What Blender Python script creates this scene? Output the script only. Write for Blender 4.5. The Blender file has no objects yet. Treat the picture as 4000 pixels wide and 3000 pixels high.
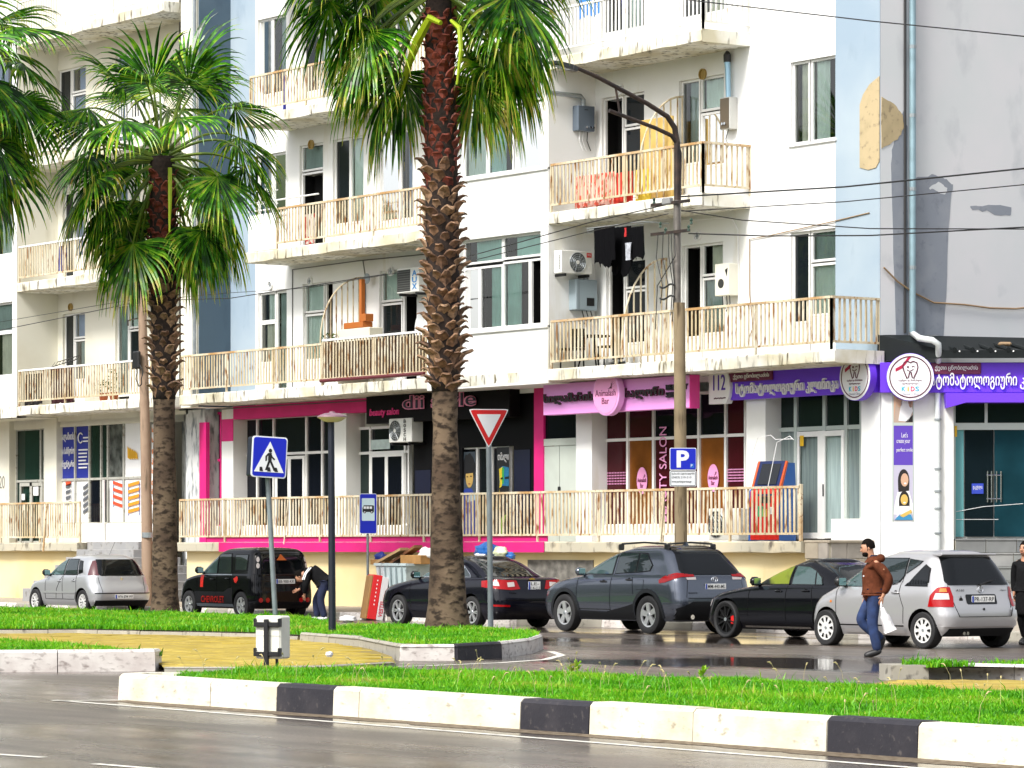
import bpy, bmesh, math, random
import numpy as np
from mathutils import Vector, Matrix
from mathutils.bvhtree import BVHTree
R = math.radians
rnd = random.Random(7)
C = bpy.context.scene.collection
scene = bpy.context.scene

# ---------------------------------------------------------------- camera
CF, SF = 0.5751, 0.8181            # camera yaw: world X runs along the facade, world Y into the building
FPX, HZ, CAMH = 13800.0, 2135.0, 1.65
cam_d = bpy.data.cameras.new('camera')
cam = bpy.data.objects.new('camera', cam_d); C.objects.link(cam)
cam.location = (0, 0, CAMH)
cam.rotation_euler = (R(90), 0, math.atan2(SF, CF))
cam_d.sensor_width = 36.0; cam_d.lens = FPX/4000*36.0
cam_d.shift_y = (HZ-1500)/4000.0
cam_d.clip_start = 0.5; cam_d.clip_end = 2000
scene.camera = cam

# ---------------------------------------------------------------- sky, sun, exposure
SUN_EL, SUN_AZ = 46, 166           # azimuth of the sun in degrees, clockwise from +Y
w = bpy.data.worlds.new('World'); scene.world = w; w.use_nodes = True
nt = w.node_tree; nt.nodes.clear()
sky = nt.nodes.new('ShaderNodeTexSky'); sky.sky_type = 'NISHITA'; sky.sun_disc = False
sky.sun_elevation = R(SUN_EL); sky.sun_rotation = R(SUN_AZ)
sky.air_density = 1.0; sky.dust_density = 3.0
hsv = nt.nodes.new('ShaderNodeHueSaturation'); hsv.inputs['Saturation'].default_value = 0.3   # thin overcast greys the sky
bg = nt.nodes.new('ShaderNodeBackground'); bg.inputs[1].default_value = 0.10
wo = nt.nodes.new('ShaderNodeOutputWorld')
nt.links.new(sky.outputs[0], hsv.inputs['Color']); nt.links.new(hsv.outputs[0], bg.inputs[0]); nt.links.new(bg.outputs[0], wo.inputs[0])
sun_d = bpy.data.lights.new('sun', 'SUN'); sun_d.energy = 1.5; sun_d.angle = R(14); sun_d.color = (1, .96, .9)
sun = bpy.data.objects.new('sun', sun_d); C.objects.link(sun)
az = R(SUN_AZ); el = R(SUN_EL)
sdir = Vector((math.sin(az)*math.cos(el), math.cos(az)*math.cos(el), math.sin(el)))
sun.rotation_euler = (-sdir).to_track_quat('-Z', 'Y').to_euler()
sun.location = (-40, 0, 40)
vs = scene.view_settings
vs.view_transform = 'Standard'; vs.look = 'None'; vs.gamma = 1.0; vs.use_curve_mapping = False
vs.exposure = 1.32

# ---------------------------------------------------------------- plan helpers: survey the photo on true planes
def U(px, D):                      # along-facade coordinate of photo column px on the plane Y = D
    t = (px-2000)/FPX
    return D*(CF*t-SF)/(CF+SF*t)
def DU(px, u):                     # depth on the plane X = u
    t = (px-2000)/FPX
    return -u*(CF+SF*t)/(SF-CF*t)
def YC(u, D): return -SF*u+CF*D
def SC(px, D): return FPX/YC(U(px, D), D)
def Zf(px, py, D): return CAMH+(HZ-py)/SC(px, D)
def G(px, py, z=0.0):              # point of the ground plane at height z
    y = FPX*(CAMH-z)/(py-HZ); x = (px-2000)/FPX*y
    return (CF*x-SF*y, SF*x+CF*y)

# ---------------------------------------------------------------- materials
MATS = {}
def mat(name, col, rough=.6, metal=0., var=0., scale=8., col2=None, bump=0., coat=0., spec=.5, aniso=(1, 1, 1), detail=4, lo=.35, hi=.65, rvar=0.):
    if name in MATS: return MATS[name]
    m = bpy.data.materials.new(name); m.use_nodes = True
    nt = m.node_tree; b = nt.nodes['Principled BSDF']
    b.inputs['Roughness'].default_value = rough; b.inputs['Metallic'].default_value = metal
    b.inputs['Specular IOR Level'].default_value = spec
    if coat: b.inputs['Coat Weight'].default_value = coat; b.inputs['Coat Roughness'].default_value = .04
    c = tuple(col)+(1,) if len(col) == 3 else col
    if var or col2 or bump or rvar:
        tc = nt.nodes.new('ShaderNodeTexCoord'); mp = nt.nodes.new('ShaderNodeMapping')
        mp.inputs['Scale'].default_value = aniso
        no = nt.nodes.new('ShaderNodeTexNoise'); no.inputs['Scale'].default_value = scale; no.inputs['Detail'].default_value = detail
        geo = nt.nodes.new('ShaderNodeNewGeometry')
        nt.links.new(geo.outputs['Position'], mp.inputs[0]); nt.links.new(mp.outputs[0], no.inputs['Vector'])
        if var or col2:
            cr = nt.nodes.new('ShaderNodeValToRGB')
            cr.color_ramp.elements[0].position = lo; cr.color_ramp.elements[1].position = hi
            c2 = tuple(col2)+(1,) if col2 else tuple(max(0, x*(1-var)) for x in col[:3])+(1,)
            cr.color_ramp.elements[0].color = c; cr.color_ramp.elements[1].color = c2
            nt.links.new(no.outputs['Fac'], cr.inputs[0]); nt.links.new(cr.outputs[0], b.inputs['Base Color'])
        else: b.inputs['Base Color'].default_value = c
        if bump:
            bp = nt.nodes.new('ShaderNodeBump'); bp.inputs['Strength'].default_value = bump; bp.inputs['Distance'].default_value = .02
            nt.links.new(no.outputs['Fac'], bp.inputs['Height']); nt.links.new(bp.outputs[0], b.inputs['Normal'])
        if rvar:
            mr = nt.nodes.new('ShaderNodeMapRange'); mr.inputs['From Min'].default_value = lo; mr.inputs['From Max'].default_value = hi
            mr.inputs['To Min'].default_value = rough; mr.inputs['To Max'].default_value = rough+rvar
            nt.links.new(no.outputs['Fac'], mr.inputs[0]); nt.links.new(mr.outputs[0], b.inputs['Roughness'])
    else: b.inputs['Base Color'].default_value = c
    MATS[name] = m
    return m
def two_noise(name, base, stain, dirt, s1, s2, an2=(1, 1, 1), rough=.85, lo1=.5, hi1=.75, lo2=.58, hi2=.7, bump=.0):
    if name in MATS: return MATS[name]
    m = bpy.data.materials.new(name); m.use_nodes = True
    nt = m.node_tree; b = nt.nodes['Principled BSDF']; b.inputs['Roughness'].default_value = rough
    b.inputs['Specular IOR Level'].default_value = .25
    geo = nt.nodes.new('ShaderNodeNewGeometry')
    def noise(s, an):
        mp = nt.nodes.new('ShaderNodeMapping'); mp.inputs['Scale'].default_value = an
        no = nt.nodes.new('ShaderNodeTexNoise'); no.inputs['Scale'].default_value = s; no.inputs['Detail'].default_value = 6
        nt.links.new(geo.outputs['Position'], mp.inputs[0]); nt.links.new(mp.outputs[0], no.inputs['Vector']); return no
    def ramp(no, lo, hi):
        cr = nt.nodes.new('ShaderNodeMapRange'); cr.inputs['From Min'].default_value = lo; cr.inputs['From Max'].default_value = hi
        nt.links.new(no.outputs['Fac'], cr.inputs[0]); return cr
    n1 = noise(s1, (1, 1, 1)); n2 = noise(s2, an2)
    m1 = nt.nodes.new('ShaderNodeMixRGB'); m1.inputs[1].default_value = tuple(base)+(1,); m1.inputs[2].default_value = tuple(stain)+(1,)
    m2 = nt.nodes.new('ShaderNodeMixRGB'); m2.inputs[2].default_value = tuple(dirt)+(1,)
    nt.links.new(ramp(n1, lo1, hi1).outputs[0], m1.inputs[0]); nt.links.new(m1.outputs[0], m2.inputs[1])
    nt.links.new(ramp(n2, lo2, hi2).outputs[0], m2.inputs[0]); nt.links.new(m2.outputs[0], b.inputs['Base Color'])
    if bump:
        bp = nt.nodes.new('ShaderNodeBump'); bp.inputs['Strength'].default_value = bump; bp.inputs['Distance'].default_value = .02
        nt.links.new(n2.outputs['Fac'], bp.inputs['Height']); nt.links.new(bp.outputs[0], b.inputs['Normal'])
    MATS[name] = m
    return m
def glass_mat(name, tint, refl=.12, rough=.02):
    if name in MATS: return MATS[name]
    m = bpy.data.materials.new(name); m.use_nodes = True
    nt = m.node_tree; nt.nodes.clear()
    tr = nt.nodes.new('ShaderNodeBsdfTransparent'); tr.inputs[0].default_value = tuple(tint)+(1,)
    gl = nt.nodes.new('ShaderNodeBsdfGlossy'); gl.inputs['Roughness'].default_value = rough; gl.inputs[0].default_value = (1, 1, 1, 1)
    fr = nt.nodes.new('ShaderNodeFresnel'); fr.inputs[0].default_value = 1.5
    ad = nt.nodes.new('ShaderNodeMath'); ad.operation = 'ADD'; ad.use_clamp = True; ad.inputs[1].default_value = refl
    mx = nt.nodes.new('ShaderNodeMixShader'); out = nt.nodes.new('ShaderNodeOutputMaterial')
    nt.links.new(fr.outputs[0], ad.inputs[0]); nt.links.new(ad.outputs[0], mx.inputs[0])
    nt.links.new(tr.outputs[0], mx.inputs[1]); nt.links.new(gl.outputs[0], mx.inputs[2]); nt.links.new(mx.outputs[0], out.inputs[0])
    MATS[name] = m
    return m

# ---------------------------------------------------------------- mesh building
class MB:
    def __init__(s): s.v = []; s.f = []; s.m = []
    def add(s, vs, fs, mi=0):
        o = len(s.v); s.v += [tuple(v) for v in vs]
        for f in fs: s.f.append(tuple(i+o for i in f)); s.m.append(mi)
    def box(s, x0, y0, z0, x1, y1, z1, mi=0):
        if x1 < x0: x0, x1 = x1, x0
        if y1 < y0: y0, y1 = y1, y0
        if z1 < z0: z0, z1 = z1, z0
        s.add([(x0,y0,z0),(x1,y0,z0),(x1,y1,z0),(x0,y1,z0),(x0,y0,z1),(x1,y0,z1),(x1,y1,z1),(x0,y1,z1)],
              [(0,3,2,1),(4,5,6,7),(0,1,5,4),(1,2,6,5),(2,3,7,6),(3,0,4,7)], mi); return s
    def bbox(s, x0, y0, z0, x1, y1, z1, b, mi=0):       # box with chamfered edges all round
        if x1 < x0: x0, x1 = x1, x0
        if y1 < y0: y0, y1 = y1, y0
        if z1 < z0: z0, z1 = z1, z0
        b = min(b, (x1-x0)*.45, (y1-y0)*.45, (z1-z0)*.45)
        bm = bmesh.new(); bmesh.ops.create_cube(bm, size=1)
        for v in bm.verts: v.co = Vector(((x0+x1)/2+v.co.x*(x1-x0), (y0+y1)/2+v.co.y*(y1-y0), (z0+z1)/2+v.co.z*(z1-z0)))
        bmesh.ops.bevel(bm, geom=bm.edges[:], offset=b, segments=1, affect='EDGES')
        s.frombm(bm, mi); bm.free(); return s
    def frombm(s, bm, mi=0):
        bm.verts.ensure_lookup_table(); bm.verts.index_update()
        s.add([v.co for v in bm.verts], [[v.index for v in f.verts] for f in bm.faces], mi)
    def quad(s, a, b, c, d, mi=0): s.add([a, b, c, d], [(0, 1, 2, 3)], mi); return s
    def tube(s, pts, r, n=8, mi=0, cap=True):           # r: number or list
        pts = [Vector(p) for p in pts]; k = len(pts)
        rs = r if isinstance(r, (list, tuple)) else [r]*k
        vs = []; up = None
        for i, p in enumerate(pts):
            t = (pts[min(i+1, k-1)]-pts[max(i-1, 0)])
            if t.length < 1e-9: t = Vector((0, 0, 1))
            t.normalize()
            if up is None: up = Vector((0, 0, 1)) if abs(t.z) < .9 else Vector((1, 0, 0))
            a = t.cross(up)
            if a.length < 1e-6: a = t.cross(Vector((0, 1, 0)))
            a.normalize(); b = a.cross(t); up = b
            for j in range(n):
                an = 2*math.pi*j/n; vs.append(p+(a*math.cos(an)+b*math.sin(an))*rs[i])
        fs = [(i*n+j, i*n+(j+1) % n, (i+1)*n+(j+1) % n, (i+1)*n+j) for i in range(k-1) for j in range(n)]
        if cap: fs += [tuple(range(n))[::-1], tuple(range((k-1)*n, k*n))]
        s.add(vs, fs, mi); return s
    def lathe(s, prof, c=(0, 0, 0), n=16, mi=0, ax='z', cap=True):   # prof: [(r, h)]
        vs = []
        for r, h in prof:
            for j in range(n):
                a = 2*math.pi*j/n; p = (r*math.cos(a), r*math.sin(a), h)
                if ax == 'y': p = (p[0], p[2], p[1])
                if ax == 'x': p = (p[2], p[0], p[1])
                vs.append((c[0]+p[0], c[1]+p[1], c[2]+p[2]))
        k = len(prof)
        fs = [(i*n+j, i*n+(j+1) % n, (i+1)*n+(j+1) % n, (i+1)*n+j) for i in range(k-1) for j in range(n)]
        if cap: fs += [tuple(range(n))[::-1], tuple(range((k-1)*n, k*n))]
        s.add(vs, fs, mi); return s
    def prism(s, poly, y0, y1, mi=0, plane='xz', mi_front=None):     # polygon in (x,z) extruded in y (or xy extruded in z, yz in x)
        n = len(poly)
        def P(a, b, t): return {'xz': (a, t, b), 'xy': (a, b, t), 'yz': (t, a, b)}[plane]
        vs = [P(a, b, y0) for a, b in poly]+[P(a, b, y1) for a, b in poly]
        s.add(vs, [tuple((i, (i+1) % n, n+(i+1) % n, n+i)) for i in range(n)]+[tuple(range(n, 2*n))], mi)
        s.add(vs[:n], [tuple(range(n))[::-1]], mi if mi_front is None else mi_front); return s
    def xform(s, M): s.v = [tuple(M @ Vector(v)) for v in s.v]; return s
    def mesh(s, name, mats, smooth=False, angle=None, fix=True):
        me = bpy.data.meshes.new(name); me.from_pydata(s.v, [], s.f)
        mats = mats if isinstance(mats, (list, tuple)) else [mats]
        for m in mats: me.materials.append(m)
        if len(mats) > 1: me.polygons.foreach_set('material_index', s.m)
        if fix:
            bm = bmesh.new(); bm.from_mesh(me); bmesh.ops.recalc_face_normals(bm, faces=bm.faces); bm.to_mesh(me); bm.free()
        if smooth:
            me.polygons.foreach_set('use_smooth', [True]*len(me.polygons))
            if angle: me.set_sharp_from_angle(angle=R(angle))
        me.update(); return me
WLOC = {}
def wloc(o): return WLOC.get(o.name, Vector((0, 0, 0)))
def part(name, mb, mats, parent=None, smooth=False, angle=None, local=False, fix=True, label=None, kind=None):
    """one mesh object; verts are world coordinates unless local"""
    me = mb if isinstance(mb, bpy.types.Mesh) else mb.mesh(name, mats, smooth, angle, fix)
    o = bpy.data.objects.new(name, me); C.objects.link(o)
    if parent is not None:
        o.parent = parent
        if not local: o.location = -wloc(parent)
        WLOC[o.name] = Vector((0, 0, 0)) if not local else wloc(parent)
    if label: o['label'] = label
    if kind: o['kind'] = kind
    return o
def tag(o, label=None, cat=None, group=None, kind=None):
    if label: o['label'] = label
    if cat: o['category'] = cat
    if group: o['group'] = group
    if kind: o['kind'] = kind
    return o
def thing(name, loc, label, cat, group=None, rz=0.):
    o = bpy.data.objects.new(name, None); C.objects.link(o); o.empty_display_size = .2
    o.location = loc; o.rotation_euler = (0, 0, rz); WLOC[o.name] = Vector(loc)
    return tag(o, label, cat, group)
def solo(name, mb, mats, label, cat, group=None, smooth=False, angle=None, kind=None):
    """a thing that is one mesh, its origin at the centre of its base"""
    v = np.array(mb.v); c = np.array([(v[:, 0].min()+v[:, 0].max())/2, (v[:, 1].min()+v[:, 1].max())/2, v[:, 2].min()])
    mb.v = [tuple(p) for p in (v-c)]
    o = part(name, mb, mats, smooth=smooth, angle=angle); o.location = c; WLOC[o.name] = Vector(c)
    return tag(o, label, cat, group, kind)
def text_mb(s, size=1., ext=.0, wx=1., align='CENTER', spacing=1., shear=0., offset=0.):
    """text as a mesh in the XZ plane facing -Y, baseline at z=0"""
    cu = bpy.data.curves.new('lettering', 'FONT'); cu.body = s; cu.size = size; cu.extrude = ext; cu.align_x = align
    cu.space_character = spacing; cu.shear = shear; cu.offset = offset; cu.resolution_u = 3
    o = bpy.data.objects.new('lettering', cu); C.objects.link(o)
    dg = bpy.context.evaluated_depsgraph_get(); dg.update()
    me = o.evaluated_get(dg).to_mesh()
    mb = MB()
    mb.add([(v.co.x*wx, -v.co.z, v.co.y) for v in me.vertices], [tuple(p.vertices) for p in me.polygons])
    o.evaluated_get(dg).to_mesh_clear(); bpy.data.objects.remove(o); bpy.data.curves.remove(cu)
    return mb
def fit_text(s, x0, x1, z0, z1, y, ext=.01, **k):
    """lettering stretched to fill a rectangle of the plane Y = y"""
    mb = text_mb(s, 1., ext, **k); v = np.array(mb.v)
    a, b = v[:, 0].min(), v[:, 0].max(); c, d = v[:, 2].min(), v[:, 2].max()
    v[:, 0] = x0+(v[:, 0]-a)/(b-a)*(x1-x0); v[:, 2] = z0+(v[:, 2]-c)/(d-c)*(z1-z0); v[:, 1] += y
    mb.v = [tuple(p) for p in v]; return mb
def ellipse(cx, cz, rx, rz, n=32): return [(cx+rx*math.cos(2*math.pi*i/n), cz+rz*math.sin(2*math.pi*i/n)) for i in range(n)]
def rrect(x0, z0, x1, z1, r, n=5):
    out = []
    for cx, cz, a0 in ((x1-r, z1-r, 0), (x0+r, z1-r, 90), (x0+r, z0+r, 180), (x1-r, z0+r, 270)):
        for i in range(n+1):
            a = R(a0+90*i/n); out.append((cx+r*math.cos(a), cz+r*math.sin(a)))
    return out

# common materials
WHITE = two_noise('white_stucco', (.84, .845, .84), (.74, .74, .69), (.58, .52, .34), .35, .9, (1.4, 1.4, .35), lo1=.42, hi1=.75, lo2=.58, hi2=.82, bump=.05)
CREAM = two_noise('cream_stucco', (.74, .72, .62), (.66, .62, .50), (.5, .46, .34), .5, 1.1, (1.6, 1.6, .4), lo2=.62, hi2=.85, bump=.05)
BLUEW = two_noise('light_blue_plaster', (.30, .385, .47), (.40, .475, .53), (.25, .325, .405), .45, 1.6, (1, 1, .5), lo1=.4, hi1=.75, lo2=.6, hi2=.8, bump=.05)
DBLUE = two_noise('slate_blue_plaster', (.075, .115, .155), (.10, .145, .185), (.06, .09, .125), .5, 1.5, (1, 1, .5))
GREYW = two_noise('grey_plaster', (.66, .685, .70), (.72, .71, .735), (.57, .59, .615), .5, 1.2, (1, 1, .7), lo1=.4, hi1=.7, bump=.06)
SLABM = two_noise('slab_edge_render', (.80, .79, .73), (.58, .53, .38), (.13, .11, .07), 1.2, 5.0, (1.5, 1.5, .35), lo1=.38, hi1=.66, lo2=.54, hi2=.68, bump=.25)
CONC = two_noise('stained_concrete', (.45, .42, .33), (.6, .52, .36), (.16, .14, .11), 1.2, 4.0, (1, 1, .5), lo2=.55, hi2=.68, bump=.2)
YWALL = two_noise('yellow_plinth', (.72, .58, .30), (.76, .66, .42), (.62, .50, .24), .45, 1.2, (1, 1, .6), lo1=.4, hi1=.7, bump=.05)
RAILM = two_noise('rusty_cream_railing', (.68, .62, .48), (.54, .44, .27), (.27, .13, .045), 1.3, 9., (1, 1, .35), rough=.6, lo1=.36, hi1=.62, lo2=.535, hi2=.66)
RAILR = two_noise('rusty_top_rail', (.66, .58, .42), (.46, .27, .11), (.25, .1, .03), 1.2, 14., (1, 1, 1), rough=.7, lo1=.42, hi1=.62)
RAILW = two_noise('white_railing', (.8, .8, .77), (.76, .73, .62), (.5, .3, .12), 1., 8., (1, 1, .4), rough=.5, lo2=.66, hi2=.76)
FRAME = mat('white_window_frame', (.82, .82, .80), .35, var=.08, scale=2)
STEELG = mat('galvanised_steel', (.42, .46, .48), .35, .6, var=.25, scale=6)
BLACK = mat('black_paint', (.012, .012, .013), .4)
BLACKM = mat('matt_black', (.006, .006, .006), .9, spec=.1)
RUBBER = mat('tyre_rubber', (.014, .014, .015), .75)
DGLASS = mat('dark_window_glass', (.008, .011, .014), .03, spec=.3)
TGLASS = glass_mat('window_glass', (.86, .95, .94), .05)
CURT = mat('pale_curtain', (.70, .76, .70), .9, var=.12, scale=2.)
CURTG = mat('sea_green_curtain', (.50, .72, .66), .9, var=.2, scale=1.5)
CURTB = mat('blue_grey_curtain', (.30, .36, .52), .9, var=.2, scale=1.5)
WHITEP = mat('white_paint', (.82, .82, .82), .4)
PINKP = mat('pink_letter_paint', (.8, .03, .22), .4)
# ================================================================ GROUND
ASPH = None
def asphalt():
    m = bpy.data.materials.new('wet_asphalt'); m.use_nodes = True; nt = m.node_tree; b = nt.nodes['Principled BSDF']
    geo = nt.nodes.new('ShaderNodeNewGeometry')
    def noise(s, det, an=(1, 1, 1)):
        mp = nt.nodes.new('ShaderNodeMapping'); mp.inputs['Scale'].default_value = an
        n = nt.nodes.new('ShaderNodeTexNoise'); n.inputs['Scale'].default_value = s; n.inputs['Detail'].default_value = det
        nt.links.new(geo.outputs['Position'], mp.inputs[0]); nt.links.new(mp.outputs[0], n.inputs['Vector']); return n
    def rng(n, a, b_, c, d):
        r = nt.nodes.new('ShaderNodeMapRange'); r.inputs['From Min'].default_value = a; r.inputs['From Max'].default_value = b_
        r.inputs['To Min'].default_value = c; r.inputs['To Max'].default_value = d; nt.links.new(n.outputs[0], r.inputs[0]); return r
    wet = noise(.22, 5, (.5, 1.2, 1)); grit = noise(38, 6); mid = noise(2.2, 8, (.22, 1.5, 1))
    ro = rng(wet, .40, .60, .36, .06)
    nt.links.new(ro.outputs[0], b.inputs['Roughness'])
    cr = nt.nodes.new('ShaderNodeValToRGB'); e = cr.color_ramp.elements
    e[0].position = .3; e[0].color = (.07, .058, .048, 1); e[1].position = .7; e[1].color = (.18, .15, .125, 1)
    nt.links.new(mid.outputs['Fac'], cr.inputs[0])
    dk = nt.nodes.new('ShaderNodeMixRGB'); dk.blend_type = 'MULTIPLY'; dk.inputs[2].default_value = (.45, .44, .46, 1)
    nt.links.new(rng(wet, .47, .62, 0, 1).outputs[0], dk.inputs[0]); nt.links.new(cr.outputs[0], dk.inputs[1])
    gm = nt.nodes.new('ShaderNodeMixRGB'); gm.blend_type = 'MULTIPLY'; gm.inputs[0].default_value = .85
    gr = nt.nodes.new('ShaderNodeValToRGB'); gr.color_ramp.elements[0].position = .35; gr.color_ramp.elements[0].color = (.3, .3, .3, 1); gr.color_ramp.elements[1].position = .58; gr.color_ramp.elements[1].color = (1.25, 1.22, 1.2, 1)
    nt.links.new(grit.outputs['Fac'], gr.inputs[0]); nt.links.new(dk.outputs[0], gm.inputs[1]); nt.links.new(gr.outputs[0], gm.inputs[2])
    nt.links.new(gm.outputs[0], b.inputs['Base Color'])
    bp = nt.nodes.new('ShaderNodeBump'); bp.inputs['Distance'].default_value = .004
    nt.links.new(rng(wet, .46, .6, .35, 0).outputs[0], bp.inputs['Strength'])
    nt.links.new(grit.outputs['Fac'], bp.inputs['Height']); nt.links.new(bp.outputs[0], b.inputs['Normal'])
    return m
ASPH = asphalt()
road = part('road', MB().quad((-900, -300, 0), (700, -300, 0), (700, 900, 0), (-900, 900, 0)), ASPH); tag(road, kind='structure')
SOIL = mat('soil', (.06, .06, .025), .95, var=.4, scale=9, bump=.4)
LINEM = mat('worn_road_paint', (.72, .70, .62), .6, col2=(.3, .28, .26), scale=6, lo=.55, hi=.72)
KWHITE = two_noise('white_kerb_paint', (.74, .71, .60), (.60, .55, .41), (.30, .26, .19), 2.2, 16., (.5, .5, 1), rough=.7, lo1=.4, hi1=.68, lo2=.60, hi2=.76, bump=.3)
KOLD = two_noise('worn_white_kerb_paint', (.70, .67, .63), (.55, .50, .47), (.30, .26, .24), 3., 14., (.6, .6, 1.2), rough=.75, lo1=.38, hi1=.65, lo2=.54, hi2=.7, bump=.25)
KBLACK = two_noise('black_kerb_paint', (.030, .029, .036), (.05, .046, .052), (.10, .09, .085), 2.5, 16., rough=.6, lo2=.6, hi2=.76, bump=.25)
KGREY = two_noise('grey_kerbstone', (.34, .32, .27), (.42, .40, .33), (.15, .14, .12), 2., 7., rough=.8, bump=.2)

def strip(pts, wd, z=.004, close=False):
    mb = MB(); P = [Vector((p[0], p[1])) for p in pts]; L = []; Rr = []
    for i in range(len(P)):
        t = (P[min(i+1, len(P)-1)]-P[max(i-1, 0)]).normalized(); n = Vector((-t.y, t.x))
        L.append(P[i]+n*wd/2); Rr.append(P[i]-n*wd/2)
    for i in range(len(P)-1):
        mb.quad((*L[i], z), (*L[i+1], z), (*Rr[i+1], z), (*Rr[i], z))
    return mb
def resample(pts, step):
    P = [Vector((p[0], p[1])) for p in pts]; out = [P[0]]; 
    for a, b in zip(P, P[1:]):
        n = max(1, int(round((b-a).length/step)))
        for i in range(1, n+1): out.append(a.lerp(b, i/n))
    return out
def kerb(name, line, h, wd, joints, mats, bev=.025, zb=-.02):
    """kerbstones between consecutive arc-length joints of a line (outer face on the line, body on its left)"""
    root = bpy.data.objects.new(name, None); C.objects.link(root); tag(root, kind='structure')
    if not isinstance(joints, (list, tuple)):
        tot = sum((Vector(b)-Vector(a)).length for a, b in zip(line, line[1:])); k = max(1, round(tot/joints)); joints = [tot*i/k for i in range(k+1)]
    P = [Vector(p) for p in line]; cum = [0]
    for a, b in zip(P, P[1:]): cum.append(cum[-1]+(b-a).length)
    def at(s):
        s = max(0, min(cum[-1], s))
        for i in range(len(P)-1):
            if s <= cum[i+1]+1e-9:
                f = (s-cum[i])/max(1e-9, cum[i+1]-cum[i]); p = P[i].lerp(P[i+1], f)
                j0, j1 = (i-1 if f < .02 and i > 0 else i), (i+2 if f > .98 and i+2 < len(P) else i+1)
                t = (P[j1]-P[j0]).normalized(); return p, Vector((-t.y, t.x))
    for k, (s0, s1) in enumerate(zip(joints, joints[1:])):
        s0 += .006; s1 -= .006
        ss = sorted(set([s0, s1]+[c for c in cum if s0+.03 < c < s1-.03]))
        mb = MB(); vs = []; j = [rnd.uniform(-.006, .006) for _ in range(2)]
        for s in ss:
            p, n = at(s); p = p+n*j[0]; hh = h+j[1]
            for q, z in ((p, zb), (p+n*.012, hh-bev), (p+n*(bev+.012), hh), (p+n*wd, hh), (p+n*wd, zb)): vs.append((q.x, q.y, z))
        m = len(ss)
        fs = [(i*5+a, i*5+(a+1) % 5, (i+1)*5+(a+1) % 5, (i+1)*5+a) for i in range(m-1) for a in range(5)]+[(0, 1, 2, 3, 4), tuple((m-1)*5+a for a in range(5))]
        mb.add(vs, fs); part('kerbstone', mb, mats[k % len(mats)] if callable(mats) is False else mats(k), root)
    return root, cum[-1]
def poly_sheet(name, poly, z, m, kind='structure'):
    bm = bmesh.new(); vs = [bm.verts.new((p[0], p[1], z)) for p in poly]; f = bm.faces.new(vs); f.normal_update()
    bmesh.ops.triangulate(bm, faces=[f]); mb = MB(); mb.frombm(bm); bm.free()
    o = part(name, mb, m); tag(o, kind=kind); 
    for p in o.data.polygons:
        if p.normal.z < 0: o.data.flip_normals(); break
    return o
def inside(poly, x, y):
    c = np.zeros(x.shape, bool); n = len(poly); j = n-1
    for i in range(n):
        xi, yi = poly[i][0], poly[i][1]; xj, yj = poly[j][0], poly[j][1]
        c ^= ((yi > y) != (yj > y)) & (x < (xj-xi)*(y-yi)/(yj-yi+1e-12)+xi); j = i
    return c
def leaf_mat(name, cols, rough=.45, trans=.35, scale=1.5):
    m = bpy.data.materials.new(name); m.use_nodes = True; nt = m.node_tree; nt.nodes.clear()
    geo = nt.nodes.new('ShaderNodeNewGeometry'); no = nt.nodes.new('ShaderNodeTexNoise'); no.inputs['Scale'].default_value = scale; no.inputs['Detail'].default_value = 3
    at = nt.nodes.new('ShaderNodeAttribute'); at.attribute_name = 'tint'
    nt.links.new(geo.outputs['Position'], no.inputs['Vector'])
    ad = nt.nodes.new('ShaderNodeMath'); ad.operation = 'ADD'; sb = nt.nodes.new('ShaderNodeMath'); sb.operation = 'SUBTRACT'; sb.inputs[1].default_value = .5
    nt.links.new(no.outputs['Fac'], sb.inputs[0]); nt.links.new(at.outputs['Fac'], ad.inputs[0]); nt.links.new(sb.outputs[0], ad.inputs[1])
    cr = nt.nodes.new('ShaderNodeValToRGB'); el = cr.color_ramp.elements
    for i, (p, c) in enumerate(cols):
        e = el[i] if i < 2 else el.new(p); e.position = p; e.color = tuple(c)+(1,)
    nt.links.new(ad.outputs[0], cr.inputs[0])
    b = nt.nodes.new('ShaderNodeBsdfPrincipled'); b.inputs['Roughness'].default_value = rough; b.inputs['Specular IOR Level'].default_value = .35
    tl = nt.nodes.new('ShaderNodeBsdfTranslucent'); mx = nt.nodes.new('ShaderNodeMixShader'); mx.inputs[0].default_value = trans
    out = nt.nodes.new('ShaderNodeOutputMaterial')
    nt.links.new(cr.outputs[0], b.inputs['Base Color']); nt.links.new(cr.outputs[0], tl.inputs[0])
    nt.links.new(b.outputs[0], mx.inputs[1]); nt.links.new(tl.outputs[0], mx.inputs[2]); nt.links.new(mx.outputs[0], out.inputs[0])
    return m
GRASSM = leaf_mat('lush_grass', [(.0, (.03, .18, .003)), (.42, (.12, .46, .005)), (.75, (.26, .55, .012)), (1., (.46, .44, .08))], scale=1.2)
def set_tint(me, per_face):
    a = me.attributes.new('tint', 'FLOAT', 'FACE'); a.data.foreach_set('value', np.asarray(per_face, np.float32))
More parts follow.
